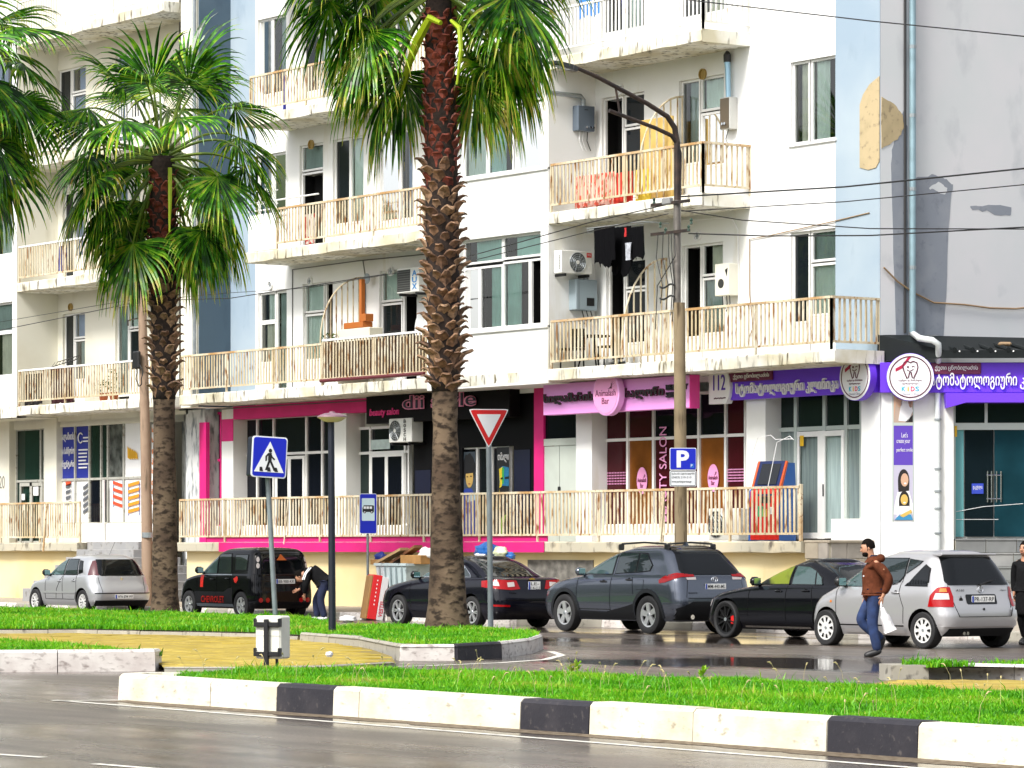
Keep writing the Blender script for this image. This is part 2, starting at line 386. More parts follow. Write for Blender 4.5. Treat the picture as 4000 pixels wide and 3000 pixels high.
def grass(name, poly, z, dens, h, seed, wd=.011, label=None, ramp=None):
    rs = np.random.RandomState(seed); P = np.array([(p[0], p[1]) for p in poly]); lo, hi = P.min(0), P.max(0)
    n = int((hi-lo).prod()*dens); x = rs.uniform(lo[0], hi[0], n); y = rs.uniform(lo[1], hi[1], n)
    k = inside(poly, x, y); x, y = x[k], y[k]; n = len(x)
    clump = (np.sin(x*3.1+np.sin(y*2.3)*2)+np.sin(y*4.7+x*1.3)+np.sin(x*7.7-y*5.2))/3
    hh = h*(.55+.7*rs.rand(n))*(1+.35*clump)*np.where(rs.rand(n) < .012, 1.9, 1)
    a = rs.uniform(0, 2*np.pi, n); lean = rs.uniform(.15, .75, n)*hh
    dx, dy = np.cos(a)*lean, np.sin(a)*lean; w_ = wd*(.6+.8*rs.rand(n)); b = rs.uniform(0, 2*np.pi, n); wx, wy = np.cos(b)*w_, np.sin(b)*w_
    V = np.zeros((n, 5, 3))
    V[:, 0] = np.c_[x-wx, y-wy, np.full(n, z-.01)]; V[:, 1] = np.c_[x+wx, y+wy, np.full(n, z-.01)]
    V[:, 2] = np.c_[x+wx*.8+dx*.35, y+wy*.8+dy*.35, z+hh*.62]; V[:, 3] = np.c_[x-wx*.8+dx*.35, y-wy*.8+dy*.35, z+hh*.62]
    V[:, 4] = np.c_[x+dx, y+dy, z+hh*.95]
    base = np.arange(n)*5
    me = bpy.data.meshes.new(name); me.vertices.add(n*5); me.vertices.foreach_set('co', V.reshape(-1))
    loops = np.concatenate([np.c_[base, base+1, base+2, base+3], np.c_[base+3, base+2, base+4, base+4]], 1)
    lq = np.c_[base, base+1, base+2, base+3]; ltri = np.c_[base+3, base+2, base+4]
    li = np.concatenate([lq, ltri], 1).reshape(-1)
    me.loops.add(len(li)); me.loops.foreach_set('vertex_index', li)
    me.polygons.add(2*n); st = np.empty(2*n, int); st[0::2] = np.arange(n)*7; st[1::2] = np.arange(n)*7+4
    tot = np.empty(2*n, int); tot[0::2] = 4; tot[1::2] = 3
    me.polygons.foreach_set('loop_start', st)
    try: me.polygons.foreach_set('loop_total', tot)
    except Exception: pass
    me.update(calc_edges=True); me.validate(); me.materials.append(GRASSM)
    patch = np.sin(x*.9+1.7*np.sin(y*.8))*np.sin(y*1.1+x*.35); hh = hh*1.0
    t = np.clip(.45+.16*patch+.22*clump+rs.normal(0, .16, n)+np.where(rs.rand(n) < .02, .5, 0), 0, 1)
    set_tint(me, np.repeat(t, 2))
    o = bpy.data.objects.new(name, me); C.objects.link(o); return tag(o, label, kind='stuff')

# --- near island (between the two roads in front): kerb front on D = 18.3
ZI = .27
nc = Vector((-33.25, 18.74)); kl = [nc+Vector((.44*math.cos(R(a)), .44*math.sin(R(a)))) for a in (100, 140, 180, 215, 245)]+[Vector((-33.0, 18.3))]+[Vector((U(6000, 18.3), 18.3))]
back = [(U(6000, 18.3)+.1, 23.4), G(4700, 2745, ZI), G(4000, 2708, ZI), G(3500, 2680, ZI), G(3000, 2660, ZI), G(2500, 2640, ZI), G(2000, 2625, ZI), G(1500, 2612, ZI), G(1000, 2612, ZI), G(700, 2630, ZI)]
arc = 0
for a, b in zip(kl[:-1], kl[1:-1]): arc += (b-a).length
u0 = -33.0
jn = [0]+[arc+(U(p, 18.3)-u0) for p in (820, 1078, 1300, 1402, 2032, 2300, 2705, 3228, 3582, 4100, 4480, 4900, 5400, 6000)]
cols = [KWHITE, KWHITE, KBLACK, KWHITE, KWHITE, KBLACK, KWHITE, KWHITE, KBLACK, KWHITE, KWHITE, KBLACK, KWHITE, KWHITE, KBLACK, KWHITE]
kerb('near_kerb', kl, .29, .24, jn, cols, bev=.035)
isl = [(p.x, p.y+.1) for p in kl[5:]]+back+[(nc.x+.1, nc.y+.36), (nc.x-.3, nc.y+.1), (nc.x-.25, nc.y-.2)]
poly_sheet('island_soil', isl, ZI-.05, SOIL)
# low concrete edging along the back of the near island
kerb('island_back_kerb', [Vector(p) for p in back[::-1]][::-1], .2, .12, 1.0, lambda k: KGREY)
gp = [(isl[0][0]+.3, isl[0][1]+.2), (isl[1][0], isl[1][1]+.2)]+[(p[0], p[1]-.02) for p in back]+[(nc.x+.2, nc.y+.2)]
grass('island_grass', gp, ZI-.05, 4800, .072, 3, wd=.007, label='bright green unmown grass on the near traffic island')

GUT = mat('gutter_silt', (.10, .07, .04), .9, col2=(.20, .16, .11), scale=14, bump=.5)
mb = MB(); us = np.arange(-33.2, -8, .22); pr_ = [18.06+rnd.uniform(-.06, .08) for _ in us]
for i in range(len(us)-1): mb.quad((us[i], pr_[i], .003), (us[i+1], pr_[i+1], .003), (us[i+1], 18.32, .012), (us[i], 18.32, .012))
o = part('gutter_silt', mb, GUT); tag(o, kind='structure')
# unseen wooded hill added behind the viewpoint so glass and paint reflect dark
HILL = mat('reflection_hillside', (.018, .035, .008), .95, col2=(.045, .07, .018), scale=.25)
hb = MB(); n = 60; rr = random.Random(2); rows = []
for i in range(n+1):
    a = R(-175+235*i/n); hgt = 17+5*math.sin(i*.7)+4*math.sin(i*1.9+1)+rr.uniform(-1.5, 1.5)
    rows.append([(-45+math.cos(a)*q, 40+math.sin(a)*q, z) for q, z in ((96, -.5), (102, hgt*.75), (112, hgt), (150, hgt*.6), (220, -.5))])
for r_ in rows: hb.v += r_
hb.f = [(i*5+j, i*5+j+1, (i+1)*5+j+1, (i+1)*5+j) for i in range(n) for j in range(4)]; hb.m = [0]*len(hb.f)
o = part('reflection_hills', hb, HILL, smooth=True); tag(o, kind='structure')
SEED = mat('dry_seed_head', (.50, .42, .20), .9)
def seeds(poly, z, n, seed):
    r = random.Random(seed); P = np.array([(p[0], p[1]) for p in poly]); lo, hi = P.min(0), P.max(0); mb = MB(); k = 0
    while k < n:
        x, y = r.uniform(lo[0], hi[0]), r.uniform(lo[1], hi[1])
        if not inside(poly, np.array([x]), np.array([y]))[0]: continue
        k += 1; h = r.uniform(.14, .30); a = r.uniform(0, 6.28); dx, dy = math.cos(a)*h*.3, math.sin(a)*h*.3
        mb.tube([(x, y, z), (x+dx*.4, y+dy*.4, z+h*.7), (x+dx, y+dy, z+h)], [.0022, .002, .002], 3)
        mb.tube([(x+dx, y+dy, z+h), (x+dx*1.25, y+dy*1.25, z+h+.02), (x+dx*1.6, y+dy*1.6, z+h+.02)], [.006, .008, .003], 4)
    o = part('seed_heads', mb, SEED); tag(o, 'thin dry seed heads rising above the near island grass', kind='stuff')
seeds(gp, ZI-.05, 130, 5)
# white painted edge line
part('edge_line', strip(resample([(U(200, 17.75), 17.78), (U(1300, 17.72), 17.72), (U(4300, 17.6), 17.55)], 2), .1), LINEM); tag(bpy.data.objects['edge_line'], kind='structure')
part('edge_line_tail', strip([G(205, 2739), G(470, 2737)], .09, .008), LINEM); tag(bpy.data.objects['edge_line_tail'], kind='structure')
for nm, a, b in (('lane_dash', (-200, 2935), (170, 2960)), ('lane_dash', (370, 2985), (700, 3012))):
    o = part(nm, strip([G(*a), G(*b)], .1), LINEM); tag(o, kind='structure')

# --- left island with old white kerb
zl = .26
k2 = [G(-700, 2650), G(-300, 2636), G(0, 2626), G(300, 2624), G(606, 2622)]
k2 = [Vector(p) for p in k2]
k2n = [p+Vector((-.21, .21)) for p in k2]
e0 = k2[-1]+Vector((-.42, .34))
root, L2 = kerb('left_kerb', k2+[e0], .29, .3, 1.9, lambda k: KOLD, bev=.03)
li = [(p.x+.08, p.y-.08) for p in k2n]+[(e0.x-.1, e0.y), G(560, 2538, zl), G(300, 2512, zl), G(0, 2497, zl), G(-700, 2480, zl)]
poly_sheet('left_island_soil', li, .2, SOIL)
grass('left_island_grass', [(p.x-.05, p.y+.05) for p in k2n]+[(e0.x-.1, e0.y-.05)]+li[6:], .2, 2200, .07, 5, wd=.010, label='bright grass behind the old white kerb at left')

# --- yellow paved crossing, single pavers with open joints
YT = [mat('yellow_paver_%d' % i, c, .7, var=.25, scale=5) for i, c in enumerate([(.44, .325, .045), (.48, .36, .06), (.41, .30, .045), (.45, .325, .035)])]
YG = mat('paver_joint_sand', (.25, .19, .05), .9)
zy = .10
yp = [*k2n, G(640, 2606, zy), G(1000, 2606, zy), G(1300, 2600, zy), G(1545, 2585, zy), G(1530, 2560, zy), G(1400, 2515, zy), G(1290, 2493, zy), G(1150, 2478, zy), G(700, 2455, zy), G(300, 2448, zy), G(-900, 2440, zy)]
pv = poly_sheet('yellow_pavement', yp, zy-.015, YG)
ring = [Vector(p) for p in yp[5:9]]
kerb('pavement_edge_kerb', ring, .1, .15, .9, lambda k: KGREY, bev=.015)
tl_me = []
for m in YT: tl_me.append(MB().bbox(-.297, -.197, -.03, .297, .197, 0, .012).mesh('paving_tile', m))
cand = []
x = -75.0
ys = np.arange(20, 40, .4)
for r, y in enumerate(ys):
    for x in np.arange(-80, -28, .6): cand.append((x+(.3 if r % 2 else 0), y+.2))
ca = np.array(cand); ok = np.ones(len(ca), bool)
for sx, sy in ((-.28, -.18), (.28, -.18), (.28, .18), (-.28, .18)): ok &= inside(yp, ca[:, 0]+sx, ca[:, 1]+sy)
ca = ca[ok]; yc = -SF*ca[:, 0]+CF*ca[:, 1]; pxs = 2000+FPX*(CF*ca[:, 0]+SF*ca[:, 1])/yc
ca = ca[(pxs > -60) & (pxs < 1640)]; yc = -SF*ca[:, 0]+CF*ca[:, 1]; ca = ca[np.argsort(yc)]
rest = MB()
for i, (x, y) in enumerate(ca):
    z = zy+rnd.uniform(-.004, .004)
    if i < 290:
        o = part('paving_tile', tl_me[rnd.randrange(4)], None, pv, local=True); o.location = (x, y, z)
    else: rest.box(x-.297, y-.197, z-.03, x+.297, y+.197, z, rnd.randrange(4))
if rest.v: part('paving_tiles', rest, YT, pv, kind='stuff')

# --- far grass strip with the first palm, and the island of the second palm
zf = .22
fs = [G(-900, 2452, .2), G(300, 2452, .2), G(700, 2459, .2), G(1000, 2466, .2), G(1160, 2476, .2), G(1290, 2470, .2), (U(1290, 36.0), 36.0), (U(1180, 37.6), 37.6), (U(-900, 37.8), 37.8)]
poly_sheet('far_strip_soil', fs, zf-.04, SOIL)
kerb('far_strip_kerb', [Vector(p) for p in fs[:6]], .17, .12, 1.0, lambda k: KGREY, bev=.02)
kerb('far_strip_back_kerb', [Vector(p) for p in fs[5:]], .22, .15, 1.0, lambda k: (KGREY, KGREY, KOLD)[k % 3], bev=.02)
grass('far_strip_grass', [(p[0], p[1]+(.1 if i < 6 else -.1)) for i, p in enumerate(fs)], zf-.04, 1300, .085, 9, wd=.011, label='green grass strip behind the yellow pavement')
p3 = [G(1170, 2497, .22), G(1400, 2517, .22), G(1535, 2548, .22), G(1562, 2558, .22), G(1600, 2570-12, .24), G(1790, 2568-14, .24), G(1960, 2545-8, .24), G(2085, 2523-8, .24)]
tip = G(2118, 2500, .22)
p3 = [Vector(p) for p in (G(1170, 2490, .15), G(1400, 2517, .12), G(1535, 2578, .0), G(1565, 2582), G(1790, 2581), G(1960, 2570), G(2080, 2553), G(2117, 2538), G(2122, 2515, .08), G(2085, 2492, .14))]
p3b = [Vector((U(1900, 34.6), 34.6)), Vector((U(1500, 35.0), 35.0)), Vector((U(1330, 33.6), 33.6))]
cum = [0]
for a, b in zip(p3, p3[1:]): cum.append(cum[-1]+(b-a).length)
jj = [0, cum[1]*.5, cum[1], (cum[1]+cum[2])/2, cum[3]-.1, cum[4]-.05, cum[5]+.05, cum[6]+.7, cum[-1]]
kerb('palm_island_kerb', p3, .24, .22, jj, [KGREY, KGREY, KGREY, KGREY, KOLD, KBLACK, KOLD, KOLD], bev=.03)
poly_sheet('palm_island_soil', p3+p3b, .2, SOIL)
ctr = sum((p for p in p3+p3b), Vector((0, 0)))/len(p3+p3b)
grass('palm_island_grass', [ctr+(p-ctr)*.955 for p in p3+p3b], .2, 1400, .08, 13, wd=.010, label='green grass around the tall palm and the yield sign')
kerb('palm_island_back_kerb', [p3[-1]]+p3b+[p3[0]], .22, .15, 1.0, lambda k: KGREY, bev=.02)
part('slip_road_line', strip([G(1480, 2606), G(1700, 2600), G(1950, 2590), G(2130, 2577), G(2195, 2560), G(2150, 2545)], .13), LINEM); tag(bpy.data.objects['slip_road_line'], kind='structure')

# --- right island and yellow path at the right edge
k4 = [Vector(p) for p in (G(3600, 2595, .2), G(3520, 2612, .15), G(3493, 2655), G(3560, 2655), G(3790, 2657), G(4300, 2668))]
kerb('right_kerb', k4, .2, .2, [0, .9, 1.35, 2.2, 4.4, 6, 8], [KGREY, KOLD, KOLD, KOLD, KGREY, KGREY], bev=.03)
r4 = [(p.x, p.y+.1) for p in k4[2:]]+[G(4300, 2600, .2), G(3900, 2592, .2), G(3620, 2598, .2)]
poly_sheet('right_island_soil', r4, .17, SOIL)
grass('right_island_grass', r4, .17, 1700, .10, 17, wd=.009, label='green grass on the small island at right')
yr = [G(3480, 2662), G(4300, 2672), G(4300, 2760), G(3300, 2700)]
pr = poly_sheet('right_yellow_path', yr, .02, YG)
for r, y in enumerate(np.arange(22, 32, .4)):
    for x in np.arange(-36, -22, .6):
        X = x+(.3 if r % 2 else 0); c = np.array([(X+a, y+b) for a, b in ((-.28, -.18), (.28, -.18), (.28, .18), (-.28, .18))])
        if inside(yr, c[:, 0], c[:, 1]).all():
            o = part('paving_tile', tl_me[rnd.randrange(4)], None, pr, local=True); o.location = (X, y, .045)

# --- pavement beside the parked cars
PAVM = two_noise('pavement_concrete', (.40, .35, .28), (.34, .30, .24), (.2, .18, .15), 1., 3., rough=.8, bump=.1)
D_K, D_T, D_W = 43.0, 46.0, 47.3
pm = MB().quad((-130, D_K+.18, .15), (-20, D_K+.18, .15), (-20, 54, .30), (-130, 54, .30))
o = part('pavement', pm, PAVM); tag(o, kind='structure')
kerb('street_kerb', [Vector((-118, D_K)), Vector((-38, D_K))], .16, .18, 1.0, lambda k: (KOLD, KOLD, KGREY, KOLD, KGREY)[k % 5], bev=.02)
# ================================================================ BUILDINGS
F1, F2, F3, F4 = 5.61, 9.10, 12.55, 16.02      # balcony floor levels
ST = .27
def uw(px): return U(px, D_W)
def ub(px): return U(px, D_T)
def wall_front(u0, u1, z0, z1, D, holes, depth=.14):
    """a facade face with real openings and reveals"""
    mb = MB(); us = sorted(set([u0, u1]+[h[i] for h in holes for i in (0, 1) if u0 < h[i] < u1])); zs = sorted(set([z0, z1]+[h[i] for h in holes for i in (2, 3) if z0 < h[i] < z1]))
    for a, b in zip(us, us[1:]):
        for c, d in zip(zs, zs[1:]):
            m, n = (a+b)/2, (c+d)/2
            if any(h[0] < m < h[1] and h[2] < n < h[3] for h in holes): continue
            mb.quad((a, D, c), (b, D, c), (b, D, d), (a, D, d))
    for h in holes:
        a, b, c, d = h[:4]
        mb.quad((a, D, c), (a, D+depth, c), (a, D+depth, d), (a, D, d)); mb.quad((b, D, c), (b, D, d), (b, D+depth, d), (b, D+depth, c))
        mb.quad((a, D, d), (a, D+depth, d), (b, D+depth, d), (b, D, d)); mb.quad((a, D, c), (b, D, c), (b, D+depth, c), (a, D+depth, c))
    return mb
def curtain_mb(u0, u1, z0, z1, D, pitch=.11, amp=.018):
    n = max(6, int((u1-u0)/pitch*4)); mb = MB(); vs = []
    for i in range(n+1):
        u = u0+(u1-u0)*i/n; y = D+amp*math.sin(2*math.pi*(u/pitch)+1.3*math.sin(u*5))
        vs += [(u, y, z0), (u, y, z1)]
    mb.add(vs, [(2*i, 2*i+2, 2*i+3, 2*i+1) for i in range(n)]); return mb
CURTW = mat('cream_lace_curtain', (.74, .70, .58), .9, var=.2, scale=3.); CURTD = mat('grey_green_blind', (.36, .42, .40), .9, var=.2, scale=2.)
PMAT = {'c': (CURT, CURTW, CURT, CURTD), 'g': (CURTG, CURTG, CURT), 'b': (CURTB, CURTD)}
def window(bld, u0, u1, z0, z1, D, panes, fr=.05, name='window', frame=None, dark=None):
    """uPVC window: sash ring per pane; panes = (f0, f1, h0, h1, kind) in fractions"""
    D = D+.07; mb = MB(); sub = []
    for f0, f1, h0, h1, k in panes:
        a, b, c, d = u0+(u1-u0)*f0+.004, u0+(u1-u0)*f1-.004, z0+(z1-z0)*h0+.004, z0+(z1-z0)*h1-.004
        t = fr; y0 = D+rnd.uniform(-.006, .006); y1 = D+.06
        if k == 'w': mb.box(a, y0, c, b, y1, d); continue
        mb.box(a, y0, c, a+t, y1, d); mb.box(b-t, y0, c, b, y1, d); mb.box(a+t, y0, c, b-t, y1, c+t); mb.box(a+t, y0, d-t, b-t, y1, d)
        sub.append((a+t, b-t, c+t, d-t, k))
    w = part(name, mb, frame or FRAME, bld)
    for a, b, c, d, k in sub:
        if k == 'o':
            part('dark_room', MB().box(a-.01, D+.35, c-.01, b+.01, D+.37, d+.01).box(a-.03, D+.06, c, a-.01, D+.35, d).box(b+.01, D+.06, c, b+.03, D+.35, d), BLACKM, w); continue  # darkness of the unlit room put in as matt black panels
        if k == 'd': part('pane', MB().box(a, D+.03, c, b, D+.04, d), dark or DGLASS, w); continue
        part('pane', MB().quad((a, D+.035, c), (b, D+.035, c), (b, D+.035, d), (a, D+.035, d)), TGLASS, w)
        cut = rnd.choice((0, 0, 0, .25, .4)); flip = rnd.random() < .5
        part('curtain', curtain_mb(a+(b-a)*cut*flip, b-(b-a)*cut*(not flip), c, d, D+.10, pitch=rnd.uniform(.09, .15), amp=rnd.uniform(.014, .026)), rnd.choice(PMAT[k]), w, smooth=True)
        part('dark_room_sheet', MB().box(a-.02, D+.16, c-.02, b+.02, D+.18, d+.02), BLACKM, w)  # black sheet close behind the curtain stands for the unlit room
    return w
BAR = {}
def railing(bld, path, zb, zt, m=None, sp=.136, bw=.05, name='railing', stuff=False, posts=True, top=None, thing_=False, tilt=None, miss=0.):
    """top and bottom rail along a plan path, square posts down to the slab, single bars as sub-parts"""
    m = m or RAILM; mb = MB(); P = [Vector(p) for p in path]; bars = []
    for a, b in zip(P, P[1:]):
        t = (b-a); L = t.length; t.normalize(); n = Vector((-t.y, t.x))
        for z, h, wd, mi in ((zb, .045, .04, 0), (zt-.05, .05, .06, 1)):
            A = [a+n*wd/2, b+n*wd/2, b-n*wd/2, a-n*wd/2]
            mb.add([(q.x, q.y, z) for q in A]+[(q.x, q.y, z+h) for q in A], [(0, 1, 2, 3), (4, 5, 6, 7), (0, 1, 5, 4), (1, 2, 6, 5), (2, 3, 7, 6), (3, 0, 4, 7)], mi)
        k = max(1, int(round(L/2.4)))
        for i in range(k+1):
            q = a+t*(L*i/k); 
            if posts: mb.box(q.x-.022, q.y-.022, zb-.14, q.x+.022, q.y+.022, zt-.05)
        k = max(1, int(round(L/sp)))
        for i in range(k):
            if rnd.random() < miss: continue
            q = a+t*(L*(i+.5)/k); bars.append((q, math.atan2(t.y, t.x)))
    if thing_: root = bld; part('rail_frame', mb, [m, top or RAILR], root)
    else: root = part(name, mb, [m, top or RAILR], bld)
    key = (round(zt-zb, 2), m.name, bw)
    if key not in BAR: BAR[key] = MB().box(-bw/2, -.009, 0, bw/2, .009, zt-zb-.09).mesh('bar', m)
    if stuff:
        mb = MB()
        for q, an in bars: mb.box(q.x-bw/2, q.y-.009, zb+.04, q.x+bw/2, q.y+.009, zt-.05)
        part('bars', mb, m, root, kind='stuff'); return root
    for q, an in bars:
        o = bpy.data.objects.new('bar', BAR[key]); C.objects.link(o); o.parent = root
        o.location = Vector((q.x, q.y, zb+.045))-wloc(root)*(1 if thing_ else 0); o.rotation_euler = (rnd.uniform(-.008, .008), rnd.uniform(-.008, .008), an+rnd.uniform(-.12, .12))
    return root
def slab(bld, u0, u1, z1, d0=D_T, d1=D_W, th=ST):
    """balcony slab with an uneven, patched front edge"""
    mb = MB(); n = max(2, int(abs(u1-u0)/.45)); vs = []
    for i in range(n+1):
        u = u0+(u1-u0)*i/n; j = rnd.uniform(-.012, .012); k = rnd.uniform(-.02, .012)
        vs += [(u, d1, z1), (u, d0+.02+j*.5, z1), (u, d0+j, z1-.03), (u, d0+j*.6, z1-th+.02+k), (u, d0+.05, z1-th), (u, d1, z1-th)]
    fs = [(i*6+a, i*6+(a+1) % 6, (i+1)*6+(a+1) % 6, (i+1)*6+a) for i in range(n) for a in range(6)]+[tuple(range(6)), tuple(n*6+a for a in range(6))]
    mb.add(vs, fs); return part('balcony_slab', mb, SLABM, bld)
def vent(bld, px, py, r=.115, m=None):
    s = SC(px, D_W); u, z = uw(px), Zf(px, py, D_W)
    mb = MB(); mb.lathe([(r, 0), (r, -.05), (r*.78, -.05), (r*.78, -.015), (0.01, -.015)], (u, D_W, z), 20, ax='y')
    o = part('air_vent', mb, m or WHITEP, bld, smooth=True, angle=40)
    if m is None: part('vent_fan', MB().box(u-r*.55, D_W-.03, z-.012, u+r*.55, D_W-.02, z+.012).box(u-.012, D_W-.04, z-r*.6, u+.012, D_W-.03, z+r*.6).lathe([(.03, -.045), (.03, -.02)], (u, D_W, z), 10, ax='y'), STEELG, o)
def grille(bld, u, z0, zt, m, n=6, d0=D_T+.05, d1=D_W, name='divider_grille', flip=False):
    """quarter-round dividing grille between two balconies, in the plane X = u"""
    mb = MB(); w_ = d1-d0
    arc = [(u, d1-w_*math.cos(R(a)), z0+(zt-z0)*(.12+.88*math.sin(R(a)))) for a in range(0, 91, 9)]
    mb.tube([(u, d0, z0)]+arc, .022, 6)
    mb.tube([(u, d1-.02, z0), (u, d1-.02, zt)], .02, 6)
    g = part(name, mb, m, bld)
    for i in range(n):
        y = d0+w_*(i+.8)/(n+.6); a = math.acos(max(-1, min(1, (d1-y)/w_)))
        part('bar', MB().box(u-.008, y-.018, z0, u+.008, y+.018, z0+(zt-z0)*(.12+.88*math.sin(a))), m, g)
    return g

# ---------------------------------------------------------------- main block
UC = -54.3                                       # the corner at the right
ULB, URB = ub(1668), ub(2142)                    # projecting bay
main = thing('apartment_building', (-67, 50, 0), 'white apartment block with light blue corner strips and projecting window bay', 'apartment block')
holes = []
def H(px0, px1, z0, z1): h = (uw(px0), uw(px1), z0, z1); holes.append(h); return h
h11 = H(1008, 1120, 5.66, 8.22); h12 = H(1182, 1300, 5.66, 8.32); h13 = H(1482, 1628, 5.66, 8.42)
h1a = H(2368, 2520, 5.66, 8.05); h1b = H(2664, 2824, 5.66, 8.20); h1e = H(3088, 3266, 5.66, 8.22)
h21 = H(998, 1116, 10.2, 11.78); h22 = H(1170, 1262, 9.15, 11.85); h23 = H(1300, 1420, 9.15, 11.85); h24 = H(1470, 1612, 9.6, 11.8)
h2a = H(2350, 2516, 9.15, 11.72); h2b = H(2652, 2828, 9.15, 11.80); h2e = H(3088, 3266, 10.05, 11.78)
h31 = H(1006, 1118, 13.3, 15.3); h32 = H(1180, 1300, 12.62, 15.3); h33 = H(1470, 1600, 12.62, 15.3)
h3a = H(2350, 2516, 12.62, 15.2); h3b = H(2652, 2828, 12.62, 15.2); h3e = H(3088, 3266, 13.5, 15.2)
part('wall', wall_front(uw(998), uw(3265), 5.2, 18, D_W, holes), WHITE, main)
part('corner_strip', MB().box(uw(3265), D_W-.012, 5.2, UC-.002, D_W+.2, 18), BLUEW, main, label='light blue painted strip at the building corner')
part('blue_wall', MB().box(uw(700), D_W, 5.3, uw(998), D_W+.2, 18), BLUEW, main, label='light blue recessed wall panel')
# side wall, grey, with a repainted darker streak, and the back and roof
SW = MB().quad((UC, D_W, 0), (UC, 62, 0), (UC, 62, 18), (UC, D_W, 18))
part('side_wall', SW, GREYW, main)
part('wall', MB().box(-81, 60, 0, UC-.3, 60.2, 18).box(-81, D_W+.3, 17.7, UC-.3, 60, 18), WHITE, main)
PATCH = two_noise('dark_repaint', (.27, .295, .34), (.32, .34, .38), (.23, .25, .29), 2., 5.)
OCHRE = two_noise('bare_render', (.50, .40, .24), (.42, .34, .20), (.30, .24, .15), 3., 8., bump=.25)
def side_patch(pts, m, off=.004, name='repaint_patch', rough_=.05):
    poly = []
    for i, (px, py) in enumerate(pts):
        qx, qy = pts[(i+1) % len(pts)]
        for k in range(4):
            x, y = px+(qx-px)*k/4, py+(qy-py)*k/4; d = DU(x, UC); s = FPX/YC(UC, d)
            poly.append((d+(rnd.uniform(-rough_, rough_) if k else 0), CAMH+(HZ-y)/s+(rnd.uniform(-rough_, rough_) if k else 0)))
    poly = [(max(D_W+.003, a), b) for a, b in poly]
    part(name, MB().prism(poly, UC, UC+off, plane='yz'), m, main)
side_patch([(3495, 540), (3530, 430), (3545, 520), (3548, 1310), (3500, 1315), (3488, 900), (3480, 640)], PATCH, rough_=.03)
side_patch([(3565, 700), (3640, 680), (3690, 700), (3722, 720), (3712, 800), (3700, 1000), (3685, 1315), (3565, 1310)], PATCH, .006, rough_=.03)
side_patch([(3790, 805), (3860, 800), (3950, 810), (3945, 842), (3870, 830), (3800, 820)], PATCH, .005, rough_=.04)
side_patch([(3628, 735), (3665, 710), (3700, 735), (3690, 760), (3655, 745)], GREYW, .009, rough_=.02)
side_patch([(3443, 378), (3490, 405), (3525, 450), (3530, 500), (3505, 545), (3443, 580)], OCHRE, .012, name='bare_render_patch', rough_=.015)
op = [(3443, 297), (3400, 330), (3375, 370), (3362, 410), (3362, 655), (3395, 664), (3425, 655), (3440, 630)]
opz = [(min(uw(px), UC-.004), Zf(px, py, D_W)) for px, py in op]
part('bare_render_patch', MB().prism(opz, D_W-.03, D_W-.012), OCHRE, main)
# bay
bw_ = [(ub(1795), ub(2112), a, b) for a, b in ((6.62, 8.72), (10.15, 12.22), (13.62, 15.8))]
part('bay_front', wall_front(ULB, URB, 5.3, 18, D_T, bw_, .2), WHITE, main)
part('bay_side', MB().quad((URB, D_T, 5.3), (URB, D_W, 5.3), (URB, D_W, 18), (URB, D_T, 18)).quad((ULB, D_T, 5.3), (ULB, D_T, 18), (ULB, D_W, 18), (ULB, D_W, 5.3)).quad((ULB, D_T, 5.3), (ULB, D_W, 5.3), (URB, D_W, 5.3), (URB, D_T, 5.3)), WHITE, main)
for (a, b, c, d), z in zip(bw_, (5.9, 9.2, 12.7)):
    part('bay_ledge', MB().bbox(ULB, D_T-.05, c-.09, URB, D_T+.06, c-.01, .015), WHITE, main)
for i, (a, b, c, d) in enumerate(bw_):
    P = [(0, .2, 0, .70, 'g'), (.2, .49, 0, .70, 'g'), (.49, .82, 0, .72, 'g'), (.82, 1, 0, .72, 'o' if i == 0 else 'b'), (0, .49, .73, 1, 'g'), (.49, 1, .74, 1, 'g')]
    if i: P = [(0, .3, 0, .72, 'c'), (.3, .62, 0, .72, 'g'), (.64, 1, 0, .72, 'b'), (0, .62, .74, 1, 'g'), (.64, 1, .74, 1, 'b')]
    window(main, a, b, c, d, D_T+.05, P)
# windows and balcony doors behind the balconies
DOOR = lambda k1, k2, k3='w', t=.72: [(0, .58, t, 1, k1), (0, .58, .3, t, k2), (0, .58, 0, .3, k3)]
window(main, *h11, D_W, [(0, .55, .70, 1, 'c'), (0, .55, .28, .70, 'c'), (0, .55, 0, .28, 'w'), (.57, 1, 0, 1, 'b')], name='balcony_door')
window(main, *h12, D_W, [(0, .66, .72, 1, 'g'), (0, .66, .26, .71, 'g'), (0, .66, 0, .26, 'w'), (.68, 1, .2, 1, 'o'), (.68, 1, 0, .2, 'w')], name='balcony_door')
window(main, *h13, D_W, [(0, .56, .72, 1, 'c'), (0, .56, .26, .71, 'd'), (0, .56, 0, .26, 'w'), (.58, 1, 0, .9, 'o')], name='balcony_door')
window(main, *h1a, D_W, [(0, .42, .05, 1, 'o'), (.44, 1, .72, 1, 'd'), (.44, 1, .2, .71, 'd'), (.44, 1, 0, .2, 'w')], name='balcony_door')
window(main, *h1b, D_W, [(0, .42, .2, 1, 'o'), (.44, 1, .72, 1, 'c'), (.44, 1, .22, .71, 'c'), (.44, 1, 0, .22, 'w'), (0, .42, 0, .2, 'w')], name='balcony_door')
window(main, *h1e, D_W, [(0, .38, .25, 1, 'd'), (.40, 1, .74, 1, 'c'), (.40, 1, .3, .73, 'c'), (.40, 1, 0, .3, 'w'), (0, .38, 0, .25, 'w')], name='balcony_door')
window(main, *h21, D_W, [(0, .5, 0, 1, 'c'), (.5, 1, 0, 1, 'g')])
